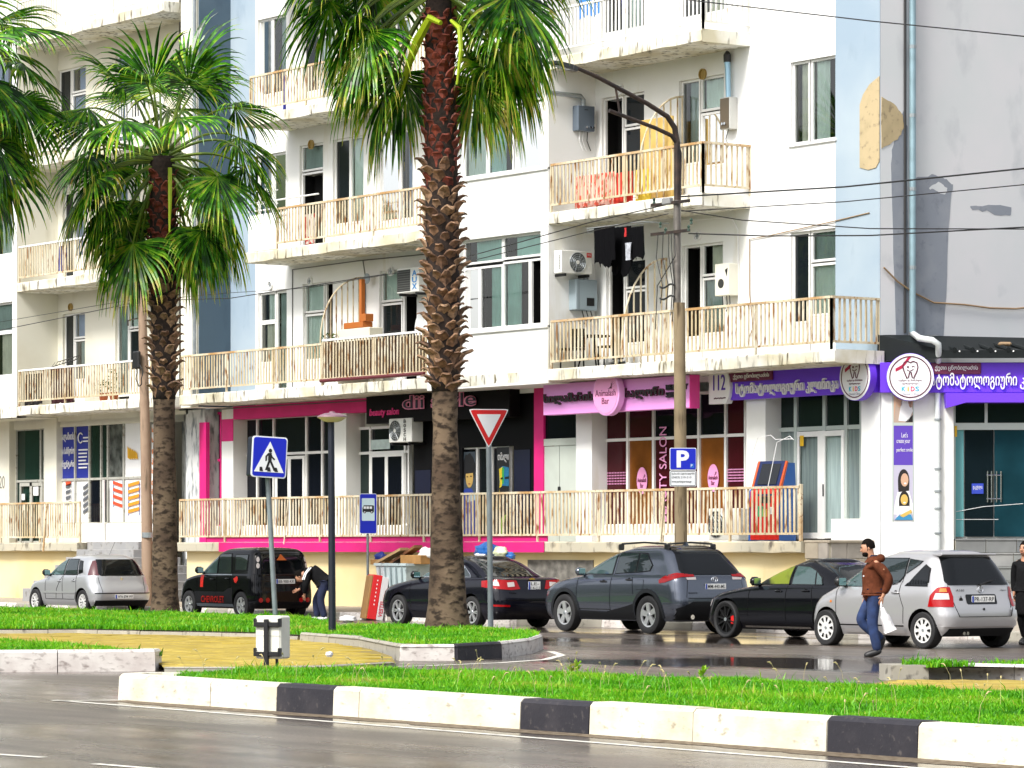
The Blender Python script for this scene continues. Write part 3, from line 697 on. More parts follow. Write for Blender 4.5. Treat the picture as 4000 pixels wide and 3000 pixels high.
part('window_grille', MB().box(h21[0]+.05, D_W-.02, 10.5, h21[0]+.75, D_W-.005, 10.53).box(h21[0]+.05, D_W-.02, 10.85, h21[0]+.75, D_W-.005, 10.88).box(h21[0]+.2, D_W-.018, 10.25, h21[0]+.22, D_W-.004, 11.2).box(h21[0]+.5, D_W-.018, 10.25, h21[0]+.52, D_W-.004, 11.2), RAILW, main)
window(main, *h22, D_W, [(0, 1, .75, 1, 'c'), (0, 1, 0, .74, 'o')], name='balcony_door')
window(main, *h23, D_W, [(0, .5, .2, 1, 'd'), (.5, 1, .2, 1, 'c'), (0, 1, 0, .2, 'w')], name='balcony_door')
window(main, *h24, D_W, [(0, .6, 0, 1, 'c'), (.6, 1, 0, 1, 'b')])
window(main, *h2a, D_W, [(0, .46, .1, 1, 'o'), (.48, 1, .72, 1, 'd'), (.48, 1, .1, .71, 'd'), (0, 1, 0, .1, 'w')], name='balcony_door')
window(main, *h2b, D_W, [(0, .42, .3, 1, 'b'), (.44, 1, .72, 1, 'c'), (.44, 1, .26, .71, 'c'), (.44, 1, 0, .26, 'w'), (0, .42, 0, .3, 'w')], name='balcony_door')
window(main, *h2e, D_W, [(0, .38, 0, 1, 'c'), (.40, 1, 0, 1, 'c')])
window(main, *h31, D_W, [(0, .45, 0, 1, 'b'), (.45, 1, 0, 1, 'c')])
for h in (h32, h33, h3a, h3b): window(main, *h, D_W, [(0, .5, .2, 1, 'd'), (.5, 1, .72, 1, 'c'), (.5, 1, .2, .71, 'c'), (0, 1, 0, .2, 'w')], name='balcony_door')
window(main, *h3e, D_W, [(0, .38, 0, 1, 'c'), (.40, 1, 0, 1, 'c')])
for h in (h2e, h21): part('window_sill', MB().bbox(h[0]-.04, D_W-.05, h[2]-.05, h[1]+.04, D_W+.07, h[2], .01), WHITE, main)
# balconies
ur2 = ub(2742)
slab(main, ub(700), URB, F1); slab(main, URB, UC+.12, F1)
slab(main, ub(958), ULB, F2); slab(main, URB, ur2, F2)
slab(main, ub(958), ULB, F3); slab(main, URB, ur2, F3)
slab(main, ub(958), ULB, F4+.1); slab(main, URB, ur2, F4+.1)
dd = D_T+.03
railing(main, [(ub(706), dd), (ub(1255), dd)], F1+.12, F1+1.03)
railing(main, [(ub(1258), dd), (ub(1666), dd)], F1+.12, F1+1.12, top=WHITEP)
REED = mat('brown_reed_screen', (.10, .055, .035), .8, var=.5, scale=14, aniso=(6, 6, .2))
part('reed_screen', MB().box(ub(1258), dd+.03, F1+.16, ub(1666), dd+.05, F1+1.02), REED, main)
MAROON = mat('maroon_paint', (.12, .012, .018), .4)
part('awning_roller', MB().tube([(ub(1255), dd-.05, F1+.10), (ub(1660), dd-.05, F1+.10)], .045, 8), MAROON, main)
railing(main, [(ub(2150), dd), (UC-.03, dd), (UC-.03, D_W)], F1+.14, F1+1.08)
railing(main, [(ub(1078), dd), (ub(1655), dd)], F2+.12, F2+1.02)
part('balcony_panel', MB().bbox(ub(968), dd-.02, F2, ub(1076), dd+.06, F2+.92, .01), WHITE, main)
part('handrail', MB().tube([(ub(968), dd, F2+1.22), (ub(1240), dd, F2+1.22)], .022, 6).tube([(ub(968), dd, F2+1.02), (ub(1076), dd, F2+1.02)], .02, 6).tube([(ub(1076), dd, F2+.9), (ub(1076), dd, F2+1.22)], .02, 6), RAILW, main)
railing(main, [(ub(2150), dd), (ur2, dd), (ur2, D_W)], F2+.14, F2+1.08)
railing(main, [(ub(975), dd), (ub(1660), dd)], F3+.12, F3+1.0, stuff=True)
railing(main, [(ub(2150), dd), (ur2, dd), (ur2, D_W)], F3+.14, F3+1.08, m=RAILW, top=RAILW)
grille(main, ub(2482), F2+.05, F2+2.35, RAILM, 6); grille(main, ub(2420), F1+.05, F1+2.35, RAILM, 6); grille(main, ub(1245), F1+.9, F1+2.7, RAILM, 7)
for px, py in ((1058, 1114), (1213, 1098), (1530, 1060), (2427, 350), (2727, 922)): vent(main, px, py)
BRASS = mat('ochre_vent_cap', (.36, .24, .06), .6)
for px, py in ((1218, 565), (2748, 290)): vent(main, px, py, .12, BRASS)
part('balcony_wall', MB().box(uw(1186)-.02, D_W-.03, 8.15, uw(1186)+.01, D_W, 5.65), WHITE, main)
# conduits run over the wall below the balcony
part('wall_conduit', MB().tube([(uw(870), D_W-.02, 5.27), (uw(1120), D_W-.02, 5.27), (uw(1640), D_W-.02, 5.25)], .012, 5), BLACK, main)
part('wall_conduit', MB().tube([(uw(1145), D_W-.02, 5.7), (uw(1145), D_W-.02, 8.72), (uw(1400), D_W-.02, 8.74), (uw(1660), D_W-.02, 8.7)], .014, 5).tube([(uw(1420), D_W-.02, 8.74), (uw(1430), D_W-.02, 8.3), (uw(1430), D_W-.02, 6.6)], .012, 5), mat('grey_cable', (.12, .12, .12), .6), main)
part('wall_conduit', MB().tube([(uw(2660), D_W-.02, 8.75), (uw(2860), D_W-.02, 8.68), (uw(2885), D_W-.02, 8.4), (uw(2890), D_W-.02, 6.4)], .013, 5), WHITEP, main)
TANC = mat('tan_cable', (.30, .20, .11), .6)
part('wall_conduit', MB().tube([(uw(2925), D_W-.03, 6.0), (uw(2945), D_W-.03, 6.3), (uw(2932), D_W-.03, 7.0), (uw(2932), D_W-.03, 8.18), (uw(3000), D_W-.03, 8.2), (uw(3260), D_W-.03, 8.35), (uw(3400), D_W-.03, 8.44)], .012, 5), TANC, main)

# ---------------------------------------------------------------- left block
left = thing('apartment_building', (-90, 50, 0), 'cream and white apartment block with slate blue flank at the left edge', 'apartment block')
UL0, UL1 = ub(66), ub(731)                        # bay edge and the right flank
lh = []
def HL(px0, px1, z0, z1): h = (uw(px0), uw(px1), z0, z1); lh.append(h); return h
l11 = HL(245, 332, 5.66, 8.25); l12 = HL(450, 548, 5.66, 8.35); l21 = HL(245, 332, 9.15, 11.7); l22 = HL(450, 548, 9.15, 11.75); l31 = HL(225, 335, 12.62, 15.2); l32 = HL(450, 548, 12.62, 15.25)
part('wall', wall_front(UL0, uw(735), 5.2, 19, D_W, lh), CREAM, left)
part('flank_front', MB().box(ub(660), D_T+.36, 5.3, UL1-.02, D_W+.6, 19), CREAM, left)
part('flank_wall', MB().box(UL1-.018, D_T+.35, 5.3, UL1+.02, D_W+.6, 19), DBLUE, left, label='slate blue flank wall')
part('bay_front', wall_front(ub(-420), UL0, 5.3, 19, D_T, [(ub(-160), ub(48), a, b) for a, b in ((6.5, 8.6), (9.95, 12.05), (13.4, 15.5))], .2), WHITE, left)
part('bay_side', MB().quad((UL0, D_T, 5.3), (UL0, D_W, 5.3), (UL0, D_W, 19), (UL0, D_T, 19)).quad((ub(-420), D_T, 5.3), (UL0, D_T, 5.3), (UL0, D_W, 5.3), (ub(-420), D_W, 5.3)), CREAM, left)
part('wall', MB().box(ub(-420), 60, 0, -81.4, 60.2, 19).box(ub(-420), D_W+.3, 18.7, -81.4, 60, 19).box(ub(-420)-.2, D_T, 0, ub(-420), 60, 19), CREAM, left)
for a, b in ((6.5, 8.6), (9.95, 12.05), (13.4, 15.5)):
    window(left, ub(-160), ub(48), a, b, D_T+.05, [(0, .5, 0, .6, 'c'), (.5, 1, 0, .6, 'c'), (0, .5, .6, 1, 'd'), (.5, 1, .6, 1, 'b')])
for h in (l11, l21, l31): window(left, *h, D_W, [(0, .42, .05, 1, 'd'), (.44, 1, .72, 1, 'b'), (.44, 1, .26, .71, 'b'), (.44, 1, 0, .26, 'w')], name='balcony_door')
for h in (l12, l22, l32): window(left, *h, D_W, [(0, .45, .05, 1, 'b'), (.47, 1, .74, 1, 'c'), (.47, 1, .3, .73, 'd'), (.47, 1, 0, .3, 'w')], name='balcony_door')
for i, z in enumerate((F1, F2, F3, F4)):
    slab(left, UL0, ub(640), z)
    railing(left, [(ub(72), dd), (ub(634), dd)], z+.12, z+1.03, m=RAILW if i > 1 else RAILM, top=RAILW, stuff=(i == 3), sp=.15)
part('slab_band', MB().box(ub(-420), D_T-.015, 5.3, UL0, D_T+.3, 5.62), SLABM, left)
for px, py in ((278, 1200), (278, 705)): vent(left, px, py, .11, BRASS)
part('downpipe', MB().tube([(ub(726), D_T+.25, 17), (ub(726), D_T+.25, 5.5)], .05, 8), STEELG, left)
part('downpipe', MB().tube([(uw(851), D_W-.06, 17.5), (uw(851), D_W-.06, 5.6)], .05, 8), STEELG, main)

# ---------------------------------------------------------------- terraces
ZT = 1.76
def terrace(name, u0, u1, label):
    t = thing(name, ((u0+u1)/2, D_T, .2), label, 'terrace')
    s = slab(t, u0, u1, ZT, D_T, D_W+1.2, .24); s.name = 'terrace_slab'; s.data.materials[0] = CONC
    part('plinth_wall', MB().box(u0+.05, D_T+.28, .1, u1-.05, D_T+.5, ZT-.23), YWALL, t)
    return t
te = terrace('terrace', ub(690), ub(3128), 'raised shop terrace with crumbling slab edge over yellow wall')
te2 = terrace('terrace', ub(-420), ub(300), 'raised terrace with stained edge under the left block')
part('vent_strip', MB().box(U(2065, D_T+.28), D_T+.25, .75, U(2320, D_T+.28), D_T+.285, 1.35), mat('grey_rough_render', (.2, .19, .17), .9, var=.6, scale=5, bump=.4), te)
tr = thing('terrace_railing', (ub(1900), dd, ZT), 'long rusty cream railing along the shop terrace', 'railing')
railing(tr, [(ub(700), dd), (ub(3124), dd)], ZT+.13, ZT+1.13, thing_=True, bw=.055)
part('end_post', MB().box(ub(3124)-.03, dd-.03, ZT, ub(3124)+.03, dd+.03, ZT+1.16), RAILR, tr)
part('brace', MB().tube([(ub(1125), dd-.03, ZT+1.05), (ub(1113), dd-.06, ZT-.05)], .02, 5).tube([(ub(2595), dd-.03, ZT+1.05), (ub(2583), dd-.06, ZT)], .018, 5), RAILM, tr)
tr2 = thing('terrace_railing', (ub(100), dd, ZT), 'short cream railing on the left terrace beside the grey steps', 'railing')
railing(tr2, [(ub(-420), dd), (ub(310), dd)], ZT+.13, ZT+1.13, thing_=True, sp=.14)
part('brace', MB().tube([(ub(183), dd-.03, ZT+1.1), (ub(172), dd-.06, ZT-.25)], .025, 5), RAILR, tr2)
# ================================================================ GROUND FLOOR
D_G = 47.72                                   # shop glass
def ug(px): return U(px, D_G)
ZB, ZS = 1.72, 5.36
MAG = mat('magenta_outline', (.72, .012, .20), .55, var=.12, scale=2)  # colour of a drawn-over outline, added to the facade as paint
MAGD = mat('dark_magenta_paint', (.10, .008, .04), .5)
def pillar(px0, px1, pxs, m=WHITE, d0=D_W, z1=ZS, name='pillar', label=None):
    """front face px0..px1 on the wall line, returning to the glass"""
    return part(name, MB().box(uw(px0), d0, ZB-.4, uw(px1), D_G+.15, z1), m, main, label=label)
CRACK = two_noise('flaking_white_paint', (.62, .63, .62), (.45, .47, .47), (.22, .24, .25), 2., 6., (1, 1, .3), lo2=.5, hi2=.62, bump=.2)
part('recess_wall', MB().box(uw(620), D_G+.3, .2, uw(960), D_G+.4, ZS+.1), CRACK, main)
pillar(726, 800, 0, CRACK, label='pillar with flaking paint'); pillar(866, 911, 0); pillar(1303, 1352, 0)
pillar(2250, 2312, 0); pillar(2915, 2990, 0)
part('pillar', MB().box(uw(3366), D_W-.01, .2, UC-.01, D_G+.2, ZS), WHITE, main)
part('shop_ceiling', MB().box(uw(690), D_W+.0, ZS-.03, UC-.02, D_G+1.2, ZS-.01), WHITE, main)
def glazing(d, px0, px1, z0, z1, vs, hs, panes, m=FRAME, bar=.06, name='shopfront', base=None, bld=None):
    """shop window: mullions at photo columns vs, transoms at heights hs, one pane object per light"""
    f = MB(); X = [U(px0, d)]+[U(v, d) for v in vs]+[U(px1, d)]; Zs = [z0]+list(hs)+[z1]
    for i, x in enumerate(X):
        t = bar*.5 if i in (0, len(X)-1) else bar*.6
        f.box(x-t, d-.04, z0, x+t, d+.06, z1)
    for z in Zs: 
        for a, b in zip(X, X[1:]): f.box(a+bar*.5, d-.03, z-bar*.55, b-bar*.5, d+.055, z+bar*.55)
    root = part(name, f, m, bld or main)
    k = 0
    for j, (c, e) in enumerate(zip(Zs, Zs[1:])):
        for a, b in zip(X, X[1:]):
            pm = panes[k % len(panes)] if isinstance(panes, list) else panes; k += 1
            if pm is None: continue
            part('pane', MB().box(a, d+.01, c, b, d+.02, e), pm, root)
    if base: part('shop_plinth', MB().bbox(X[0], d-.12, ZB-.02, X[-1], d+.1, z0, .01), base, bld or main)
    return root
DG2 = mat('green_dark_glass', (.01, .02, .018), .04, spec=.25)
NAVY = mat('navy_tinted_glass', (.004, .005, .010), .05, spec=.2)
MARO = mat('maroon_tinted_glass', (.05, .006, .010), .08, spec=.2)
ORNG = mat('orange_room_glass', (.26, .085, .015), .08, var=.5, scale=1.2)  # room colour put into an opaque pane
OLIV = mat('olive_room_glass', (.12, .10, .02), .08, var=.6, scale=.8)
# --- narrow window between pillars (left end)
glazing(D_G, 806, 866, 2.2, 5.2, [842], [3.95], [NAVY], MAG, base=WHITE, name='narrow_window')
part('magenta_outline_jamb', MB().box(uw(780), D_W-.012, ZB+.02, uw(806), D_W+.1, 4.95), MAG, main)
part('magenta_outline_band', MB().box(uw(868), D_W-.014, 4.42, uw(912), D_W-.002, 5.0), MAG, main)
part('magenta_outline_band', MB().box(uw(912), D_W-.01, 4.98, uw(1600), D_W+.35, ZS-.04), MAG, main)
# --- salon window 1
glazing(D_G, 953, 1303, 2.18, 5.0, [1008, 1072, 1200, 1262], [4.05], [NAVY, NAVY, DGLASS, NAVY, DGLASS], base=WHITE)
sd = part('shop_door', MB().box(ug(1082), D_G-.07, 1.78, ug(1092), D_G-.045, 3.98).box(ug(1132), D_G-.07, 1.78, ug(1144), D_G-.045, 3.98).box(ug(1190), D_G-.07, 1.78, ug(1198), D_G-.045, 3.98).box(ug(1092), D_G-.07, 3.9, ug(1132), D_G-.045, 3.98).box(ug(1144), D_G-.07, 3.9, ug(1190), D_G-.045, 3.98), FRAME, main)
part('pane', MB().box(ug(1092), D_G-.06, 1.78, ug(1132), D_G-.05, 3.9), NAVY, sd); part('pane', MB().box(ug(1144), D_G-.06, 1.78, ug(1190), D_G-.05, 3.9), NAVY, sd)
# --- salon window 2 and black front
glazing(D_G, 1397, 1600, 2.18, 4.6, [1450, 1586], [3.98], [DG2, DGLASS, NAVY, DG2, DGLASS, NAVY], base=WHITE)
part('poster_strip', MB().box(ug(1456), D_G-.055, 4.06, ug(1530), D_G-.045, 4.3), mat('pale_teal_print', (.55, .68, .66), .5, var=.2, scale=6), main)
sd = part('shop_door', MB().box(ug(1456), D_G-.07, 1.78, ug(1462), D_G-.045, 3.95).box(ug(1512), D_G-.07, 1.78, ug(1524), D_G-.045, 3.95).box(ug(1578), D_G-.07, 1.78, ug(1586), D_G-.045, 3.95).box(ug(1462), D_G-.07, 3.87, ug(1512), D_G-.045, 3.95).box(ug(1524), D_G-.07, 3.87, ug(1578), D_G-.045, 3.95), FRAME, main)
part('pane', MB().box(ug(1462), D_G-.06, 1.78, ug(1512), D_G-.05, 3.87), NAVY, sd); part('pane', MB().box(ug(1524), D_G-.06, 1.78, ug(1578), D_G-.05, 3.87), NAVY, sd)
SATB = mat('satin_black_cladding', (.006, .006, .007), .5, spec=.08)
part('black_cladding', MB().box(uw(1600), D_W+.12, ZB-.02, uw(1790), D_W+.3, ZS-.02), SATB, main)
part('black_cladding', MB().box(uw(1990), D_W+.12, ZB-.02, uw(2086), D_W+.3, ZS-.02), SATB, main)
part('black_cladding', MB().box(uw(1790), D_W+.12, 4.0, uw(1990), D_W+.3, ZS-.02), SATB, main)
part('navy_panel', MB().box(uw(1608), D_W+.10, 2.1, uw(1668), D_W+.118, 3.5), mat('navy_panel', (.008, .01, .03), .3), main)
part('navy_panel', MB().box(uw(1994), D_W+.10, 2.1, uw(2056), D_W+.118, 3.9), MATS['navy_panel'], main)
glazing(D_W+.2, 1792, 1990, 1.76, 4.0, [1868, 1925], [], [NAVY, DGLASS, NAVY])
# --- posters in the salon window
SKIN = mat('printed_skin', (.55, .30, .16), .6); HAIRB = mat('printed_black', (.006, .006, .008), .5)
def flat(polys, d, base=None):
    """layers of a flat print on the plane Y = d: [(polygon, material)]"""
    out = []
    for i, (p, m) in enumerate(polys): out.append((MB().prism(p, d-.0015*(i+1), d-.0015*i), m))
    return out
def curlyboy():
    d = D_W+.16; x0, x1 = U(1802, d), U(1856, d); z0, z1 = 1.85, 3.9; W_ = x1-x0; cx = x0+W_*.55
    bgm = mat('poster_grey_blue', (.05, .07, .09), .5)
    root = part('poster', MB().box(x0, d, z0, x1, d+.004, z1), bgm, main, label='window poster of a curly haired boy in a blue hoodie')
    L = [([(x0, 1.9), (x1, 1.9), (x1, 2.85), (cx+W_*.2, 3.03), (cx-W_*.3, 3.03), (x0, 2.8)], mat('poster_blue', (.02, .05, .30), .5)),
         ([(cx-.1*W_, 2.7), (x1, 2.75), (x1, 2.9), (cx, 2.92)], mat('poster_pale_blue', (.35, .5, .6), .5)),
         ([(cx+W_*.46*math.cos(a)*(1+.08*math.sin(7*a)), 3.52+.34*math.sin(a)*(1+.08*math.cos(9*a))) for a in [i*2*math.pi/28 for i in range(28)]], HAIRB),
         (ellipse(cx+.03, 3.30, W_*.27, .25, 18), mat('poster_face', (.55, .36, .10), .5)),
         ([(cx-W_*.27, 3.38), (cx+W_*.33, 3.40), (cx+W_*.3, 3.54), (cx, 3.62), (cx-W_*.25, 3.53)], HAIRB),
         (ellipse(cx-.06, 3.31, .03, .018, 8), HAIRB), (ellipse(cx+.10, 3.32, .03, .018, 8), HAIRB), (ellipse(cx+.03, 3.14, .05, .016, 8), mat('poster_lip', (.3, .08, .05), .5))]
    for mb, m in flat(L, d): part('print', mb, m, root)
def beardman():
    d = D_W+.15; x0, x1 = U(1940, d), U(1988, d); W_ = x1-x0
    root = part('poster', MB().box(x0, d, 1.8, x1, d+.004, 3.98), mat('poster_black', (.008, .009, .012), .5), main, label='window poster of a bearded man lit yellow and blue')
    cx = x0+W_*.62
    L = [([(x0+W_*.2, 3.25), (x0+W_*.5, 3.32), (x1, 3.28), (x1, 2.7), (x0+W_*.45, 2.62), (x0+W_*.25, 2.75)], mat('poster_teal', (.01, .15, .30), .5)),
         ([(x0+W_*.2, 3.25), (x0+W_*.5, 3.30), (x0+W_*.45, 2.95), (x0+W_*.4, 2.65), (x0+W_*.22, 2.72), (x0+W_*.26, 2.95)], mat('poster_yellow', (.65, .50, .02), .5)),
         ([(x0+W_*.45, 3.28), (x0+W_*.62, 3.28), (x0+W_*.58, 2.9), (x0+W_*.45, 2.9)], mat('poster_green', (.04, .35, .06), .5)),
         ([(x0+W_*.24, 2.8), (x0+W_*.5, 2.86), (x1, 2.84), (x1, 2.62), (x0+W_*.6, 2.52), (x0+W_*.3, 2.58)], HAIRB),
         ([(x0+W_*.34, 3.04), (x0+W_*.52, 3.06), (x0+W_*.52, 3.01), (x0+W_*.36, 3.0)], HAIRB), ([(x0+W_*.68, 3.06), (x1, 3.07), (x1, 3.02), (x0+W_*.7, 3.01)], HAIRB),
         ([(x0+W_*.3, 2.2), (x0+W_*.45, 2.35), (x0+W_*.8, 2.4), (x0+W_*.4, 1.85), (x0+W_*.2, 1.85)], mat('poster_green2', (.20, .34, .03), .5))]
    L = [([(a, b+.22 if b > 2.45 else b) for a, b in p], m) for p, m in L]
    for mb, m in flat(L, d): part('print', mb, m, root)
    part('print', fit_text('თმალი', x0+W_*.1, x1, 3.62, 3.86, d-.004, .002), WHITEP, root)
curlyboy(); beardman()
# --- salon sign
su0, su1 = U(1430, 47.0), U(1990, 47.0)
sg = thing('shop_sign', (su0, 47.0, 4.7), 'black salon sign with pink outlined lettering behind the tall palm', 'shop sign')
part('sign_board', MB().bbox(su0, 47.0, 4.66, su1, 47.3, 5.33, .01), mat('near_black_sign', (.006, .005, .006), .5, spec=.08), sg)
part('lettering', fit_text('beauty salon', U(1446, 47), U(1560, 47), 4.80, 5.02, 46.985, .012, shear=.15, offset=.012), PINKP, sg)
part('lettering', fit_text('dii style', U(1574, 46.97), U(1862, 46.97), 4.85, 5.30, 46.955, .012, offset=.045), mat('pink_white_outline', (.85, .28, .45), .4), sg)
part('lettering', fit_text('dii style', U(1577, 46.95), U(1859, 46.95), 4.875, 5.28, 46.935, .012, offset=-.005), mat('ink_blue', (.012, .01, .03), .4), sg)
# --- drawn-over magenta outline built as trim, right side and slab
part('magenta_outline_jamb', MB().box(uw(2087), D_W-.01, ZB, uw(2124), D_W+.3, ZS-.02), MAG, main)
part('magenta_outline_edge', MB().box(ub(858), D_T-.03, ZT-.24, ub(2128), D_T-.012, ZT-.005), MAG, te)
part('magenta_outline_rail', MB().box(ub(800), D_T+.06, ZT+.002, ub(2128), D_T+.09, ZT+.14), MAG, te)
# --- steel double door
DOORG = mat('pale_green_grey_steel', (.50, .55, .50), .5, var=.1, scale=2)
sd = part('steel_door', MB().box(uw(2124), D_W+.02, ZB, uw(2182), D_W+.06, 3.95).box(uw(2184), D_W+.02, ZB, uw(2249), D_W+.06, 3.95).box(uw(2124), D_W+.0, 3.96, uw(2249), D_W+.08, 4.12), DOORG, main)
part('handle', MB().bbox(uw(2180), D_W-.02, 2.88, uw(2188), D_W+.02, 3.02, .01), BLACK, sd)
part('fanlight', MB().box(uw(2124), D_W+.05, 4.12, uw(2249), D_W+.09, ZS-.02), NAVY, main)
# --- lash bar glazing
glazing(D_G, 2364, 2915, 2.12, 5.0, [2455, 2556, 2733, 2838], [4.05], [MARO, ORNG, MARO, ORNG, MARO, MARO, MARO, NAVY, NAVY, MARO], base=WHITE)
PKP = mat('pale_pink_vinyl', (.80, .33, .60), .5); PKD = mat('deep_pink', (.75, .05, .30), .5); PLUM = mat('plum_print', (.10, .01, .035), .5)
def lash_oval(cx, cz, rx, rz, d, parent, thick=.006):
    o = part('oval_sticker', MB().prism(ellipse(cx, cz, rx, rz), d-thick, d), PKP, parent)
    e = d-thick
    part('lettering', fit_text('Animalash', cx-rx*.85, cx+rx*.85, cz-rz*.12, cz+rz*.2, e-.004, .003), PLUM, o)
    part('lettering', fit_text('Bar', cx-rx*.3, cx+rx*.3, cz-rz*.52, cz-rz*.2, e-.004, .003), PLUM, o)
    mb = MB()
    for i in range(5):
        a = R(20+22*i); x, z = cx+rx*(.42+.03*i), cz+rz*.24; L = rx*(.5-.05*abs(i-1))
        mb.prism([(x-rx*.25+.05*rx*i, z), (x-rx*.2+.05*rx*i, z), (x+L*math.cos(a)*.9, z+L*math.sin(a)*.9)], e-.006, e-.002)
    part('lash_mark', mb, PLUM, o)
lash_oval(ug(2511), 3.12, .19*1.0, .30, D_G-.02, main); lash_oval(ug(2789), 3.14, .19, .30, D_G-.02, main)
part('lettering', (lambda m: m.xform(Matrix.Translation((ug(2594), D_G-.03, 0)) @ Matrix.Translation((0, 0, 2.2))))((lambda t: t.xform(Matrix.Rotation(-math.pi/2, 4, 'Y')))(fit_text('BEAUTY SALON', 0, 2.1, -.13, .13, 0, .004))), PKP, main)
for a, b in ((2366, 2452), (2842, 2913)):
    mb = MB(); n = 14
    for r in range(5):
        z = 3.05+r*.062
        for i in range(n): x = ug(a)+(ug(b)-ug(a))*(i+.5)/n; mb.box(x-.012, D_G-.012, z, x+.012, D_G-.004, z+.028)
    part('dotted_vinyl', mb, PKP, main, kind='stuff')
BULB = mat('white_downlight', (.9, .9, .9), .3)
part('wall_lamp', MB().bbox(uw(2178), D_W+.02, 4.78, uw(2232), D_W+.05, 4.82, .01), BULB, main)
# --- pink lash bar sign box
D_P = 46.58
def up(px): return U(px, D_P)
ps = thing('shop_sign', (up(2122), D_P, 4.62), 'pale pink lash bar sign box with black shadowed lettering and round emblem', 'shop sign')
part('sign_board', MB().bbox(up(2122), D_P, 4.62, up(2692), D_P+.27, 5.32, .008), mat('pale_pink_sign', (.86, .36, .82), .45), ps)
part('sign_end', MB().box(up(2692), D_P+.01, 4.61, up(2692)+.02, D_P+.27, 5.33), PKD, ps)
for tx, a, b, z0, z1 in (('სილამაზის', 2130, 2322, 4.84, 5.10), ('სალონი', 2444, 2598, 4.86, 5.12)):
    part('lettering', fit_text(tx, up(a), up(b), z0, z1, D_P-.03, .03, offset=.03), PLUM, ps)
    part('lettering', fit_text(tx, up(a)+.02, up(b)+.02, z0-.01, z1-.01, D_P-.062, .004, offset=.03), BLACK, ps)
part('lettering', fit_text('BEAUTY', up(2608), up(2690), 5.02, 5.14, D_P-.03, .03, offset=.03), BLACK, ps)
part('lettering', fit_text('SALON', up(2608), up(2672), 4.86, 4.98, D_P-.03, .03, offset=.03), BLACK, ps)
dcx = U(2372, D_P-.2)
dk = part('round_emblem', MB().lathe([(.47, -.1), (.485, -.09), (.485, .06), (.47, .07)], (dcx, D_P-.14, 5.01), 40, ax='y'), mat('pale_pink_sign2', (.87, .42, .82), .45), ps, smooth=True, angle=40)
lash_oval(dcx, 5.01, .44, .44, D_P-.243, ps, .004)
# --- clinic front glazing and door
CLIN = mat('clinic_blind_glass', (.20, .255, .25), .12, var=.25, scale=4, aniso=(6, 6, .25), lo=.4, hi=.6)
CLIT = mat('clinic_blind_glass_light', (.36, .46, .45), .12, var=.2, scale=4, aniso=(6, 6, .25), lo=.4, hi=.6)
GFR = mat('grey_green_aluminium', (.50, .56, .53), .4, .2)
glazing(D_G, 3040, 3368, 1.9, 5.1, [3112, 3224, 3308], [4.12], [CLIN, CLIN, CLIT, CLIN, DG2, DG2, DG2, DG2], GFR, bar=.08)
cd = part('shop_door', MB().box(ug(3124), D_G-.074, 1.81, ug(3132), D_G-.04, 4.065).box(ug(3204), D_G-.074, 1.81, ug(3232), D_G-.04, 4.065).box(ug(3296), D_G-.074, 1.81, ug(3306), D_G-.04, 4.065).box(ug(3132), D_G-.07, 3.95, ug(3296), D_G-.042, 4.06).box(ug(3132), D_G-.07, 1.82, ug(3296), D_G-.042, 1.94), FRAME, main)
part('warning_sticker', MB().box(ug(3136), D_G-.08, 3.76, ug(3150), D_G-.072, 3.98), mat('yellow_sticker', (.75, .45, .01), .5), cd)
part('handle', MB().bbox(ug(3226), D_G-.1, 2.7, ug(3229), D_G-.07, 2.95, .005), BLACK, cd)
part('shop_plinth', MB().box(ug(3312), D_W-.03, .3, UC-.03, D_G+.05, 2.22), WHITE, main)
# stone clad entrance platform
STM = [mat('stone_tile_%d' % i, c, .6, var=.2, scale=3) for i, c in enumerate([(.52, .44, .30), (.44, .38, .29), (.40, .36, .31), (.56, .47, .30)])]
pf = thing('entrance_platform', (U(3250, 46.2), 46.2, .2), 'low platform of beige stone tiles before the clinic door', 'steps')
part('core', MB().box(ub(3132), 46.12, .1, U(3240, 46.12)-.005, 47.6, 1.70), CONC, pf)
zt = [1.44, 1.10, .76, .42]
for r, z in enumerate([1.40, 1.07, .74, .41]):
    x = ub(3132)
    while x < U(3240, 46.12)-.06:
        wdt = rnd.choice((.3, .42)); x1 = min(x+wdt, U(3240, 46.12))
        part('stone_tile', MB().bbox(x+.006, 46.09+(.0 if r else -.02), z+.006, x1-.006, 46.125, z+.324, .008), rnd.choice(STM), pf); x = x1
for r, z in enumerate([1.40, 1.07, .74, .41]):
    y = 46.15
    while y < 47.2:
        wdt = rnd.choice((.3, .42)); y1 = min(y+wdt, 47.22); xs_ = U(3240, 46.12)
        part('stone_tile', MB().bbox(xs_-.02, y+.005, z+.006, xs_+.018, y1-.005, z+.324, .008), rnd.choice(STM[1:3]), pf); y = y1  # side face gets only greyer tiles, its shade put into the colour
part('step_top', MB().bbox(ub(3130), 46.06, 1.725, U(3240, 46.1)+.04, 47.26, 1.78, .01), STM[1], pf)

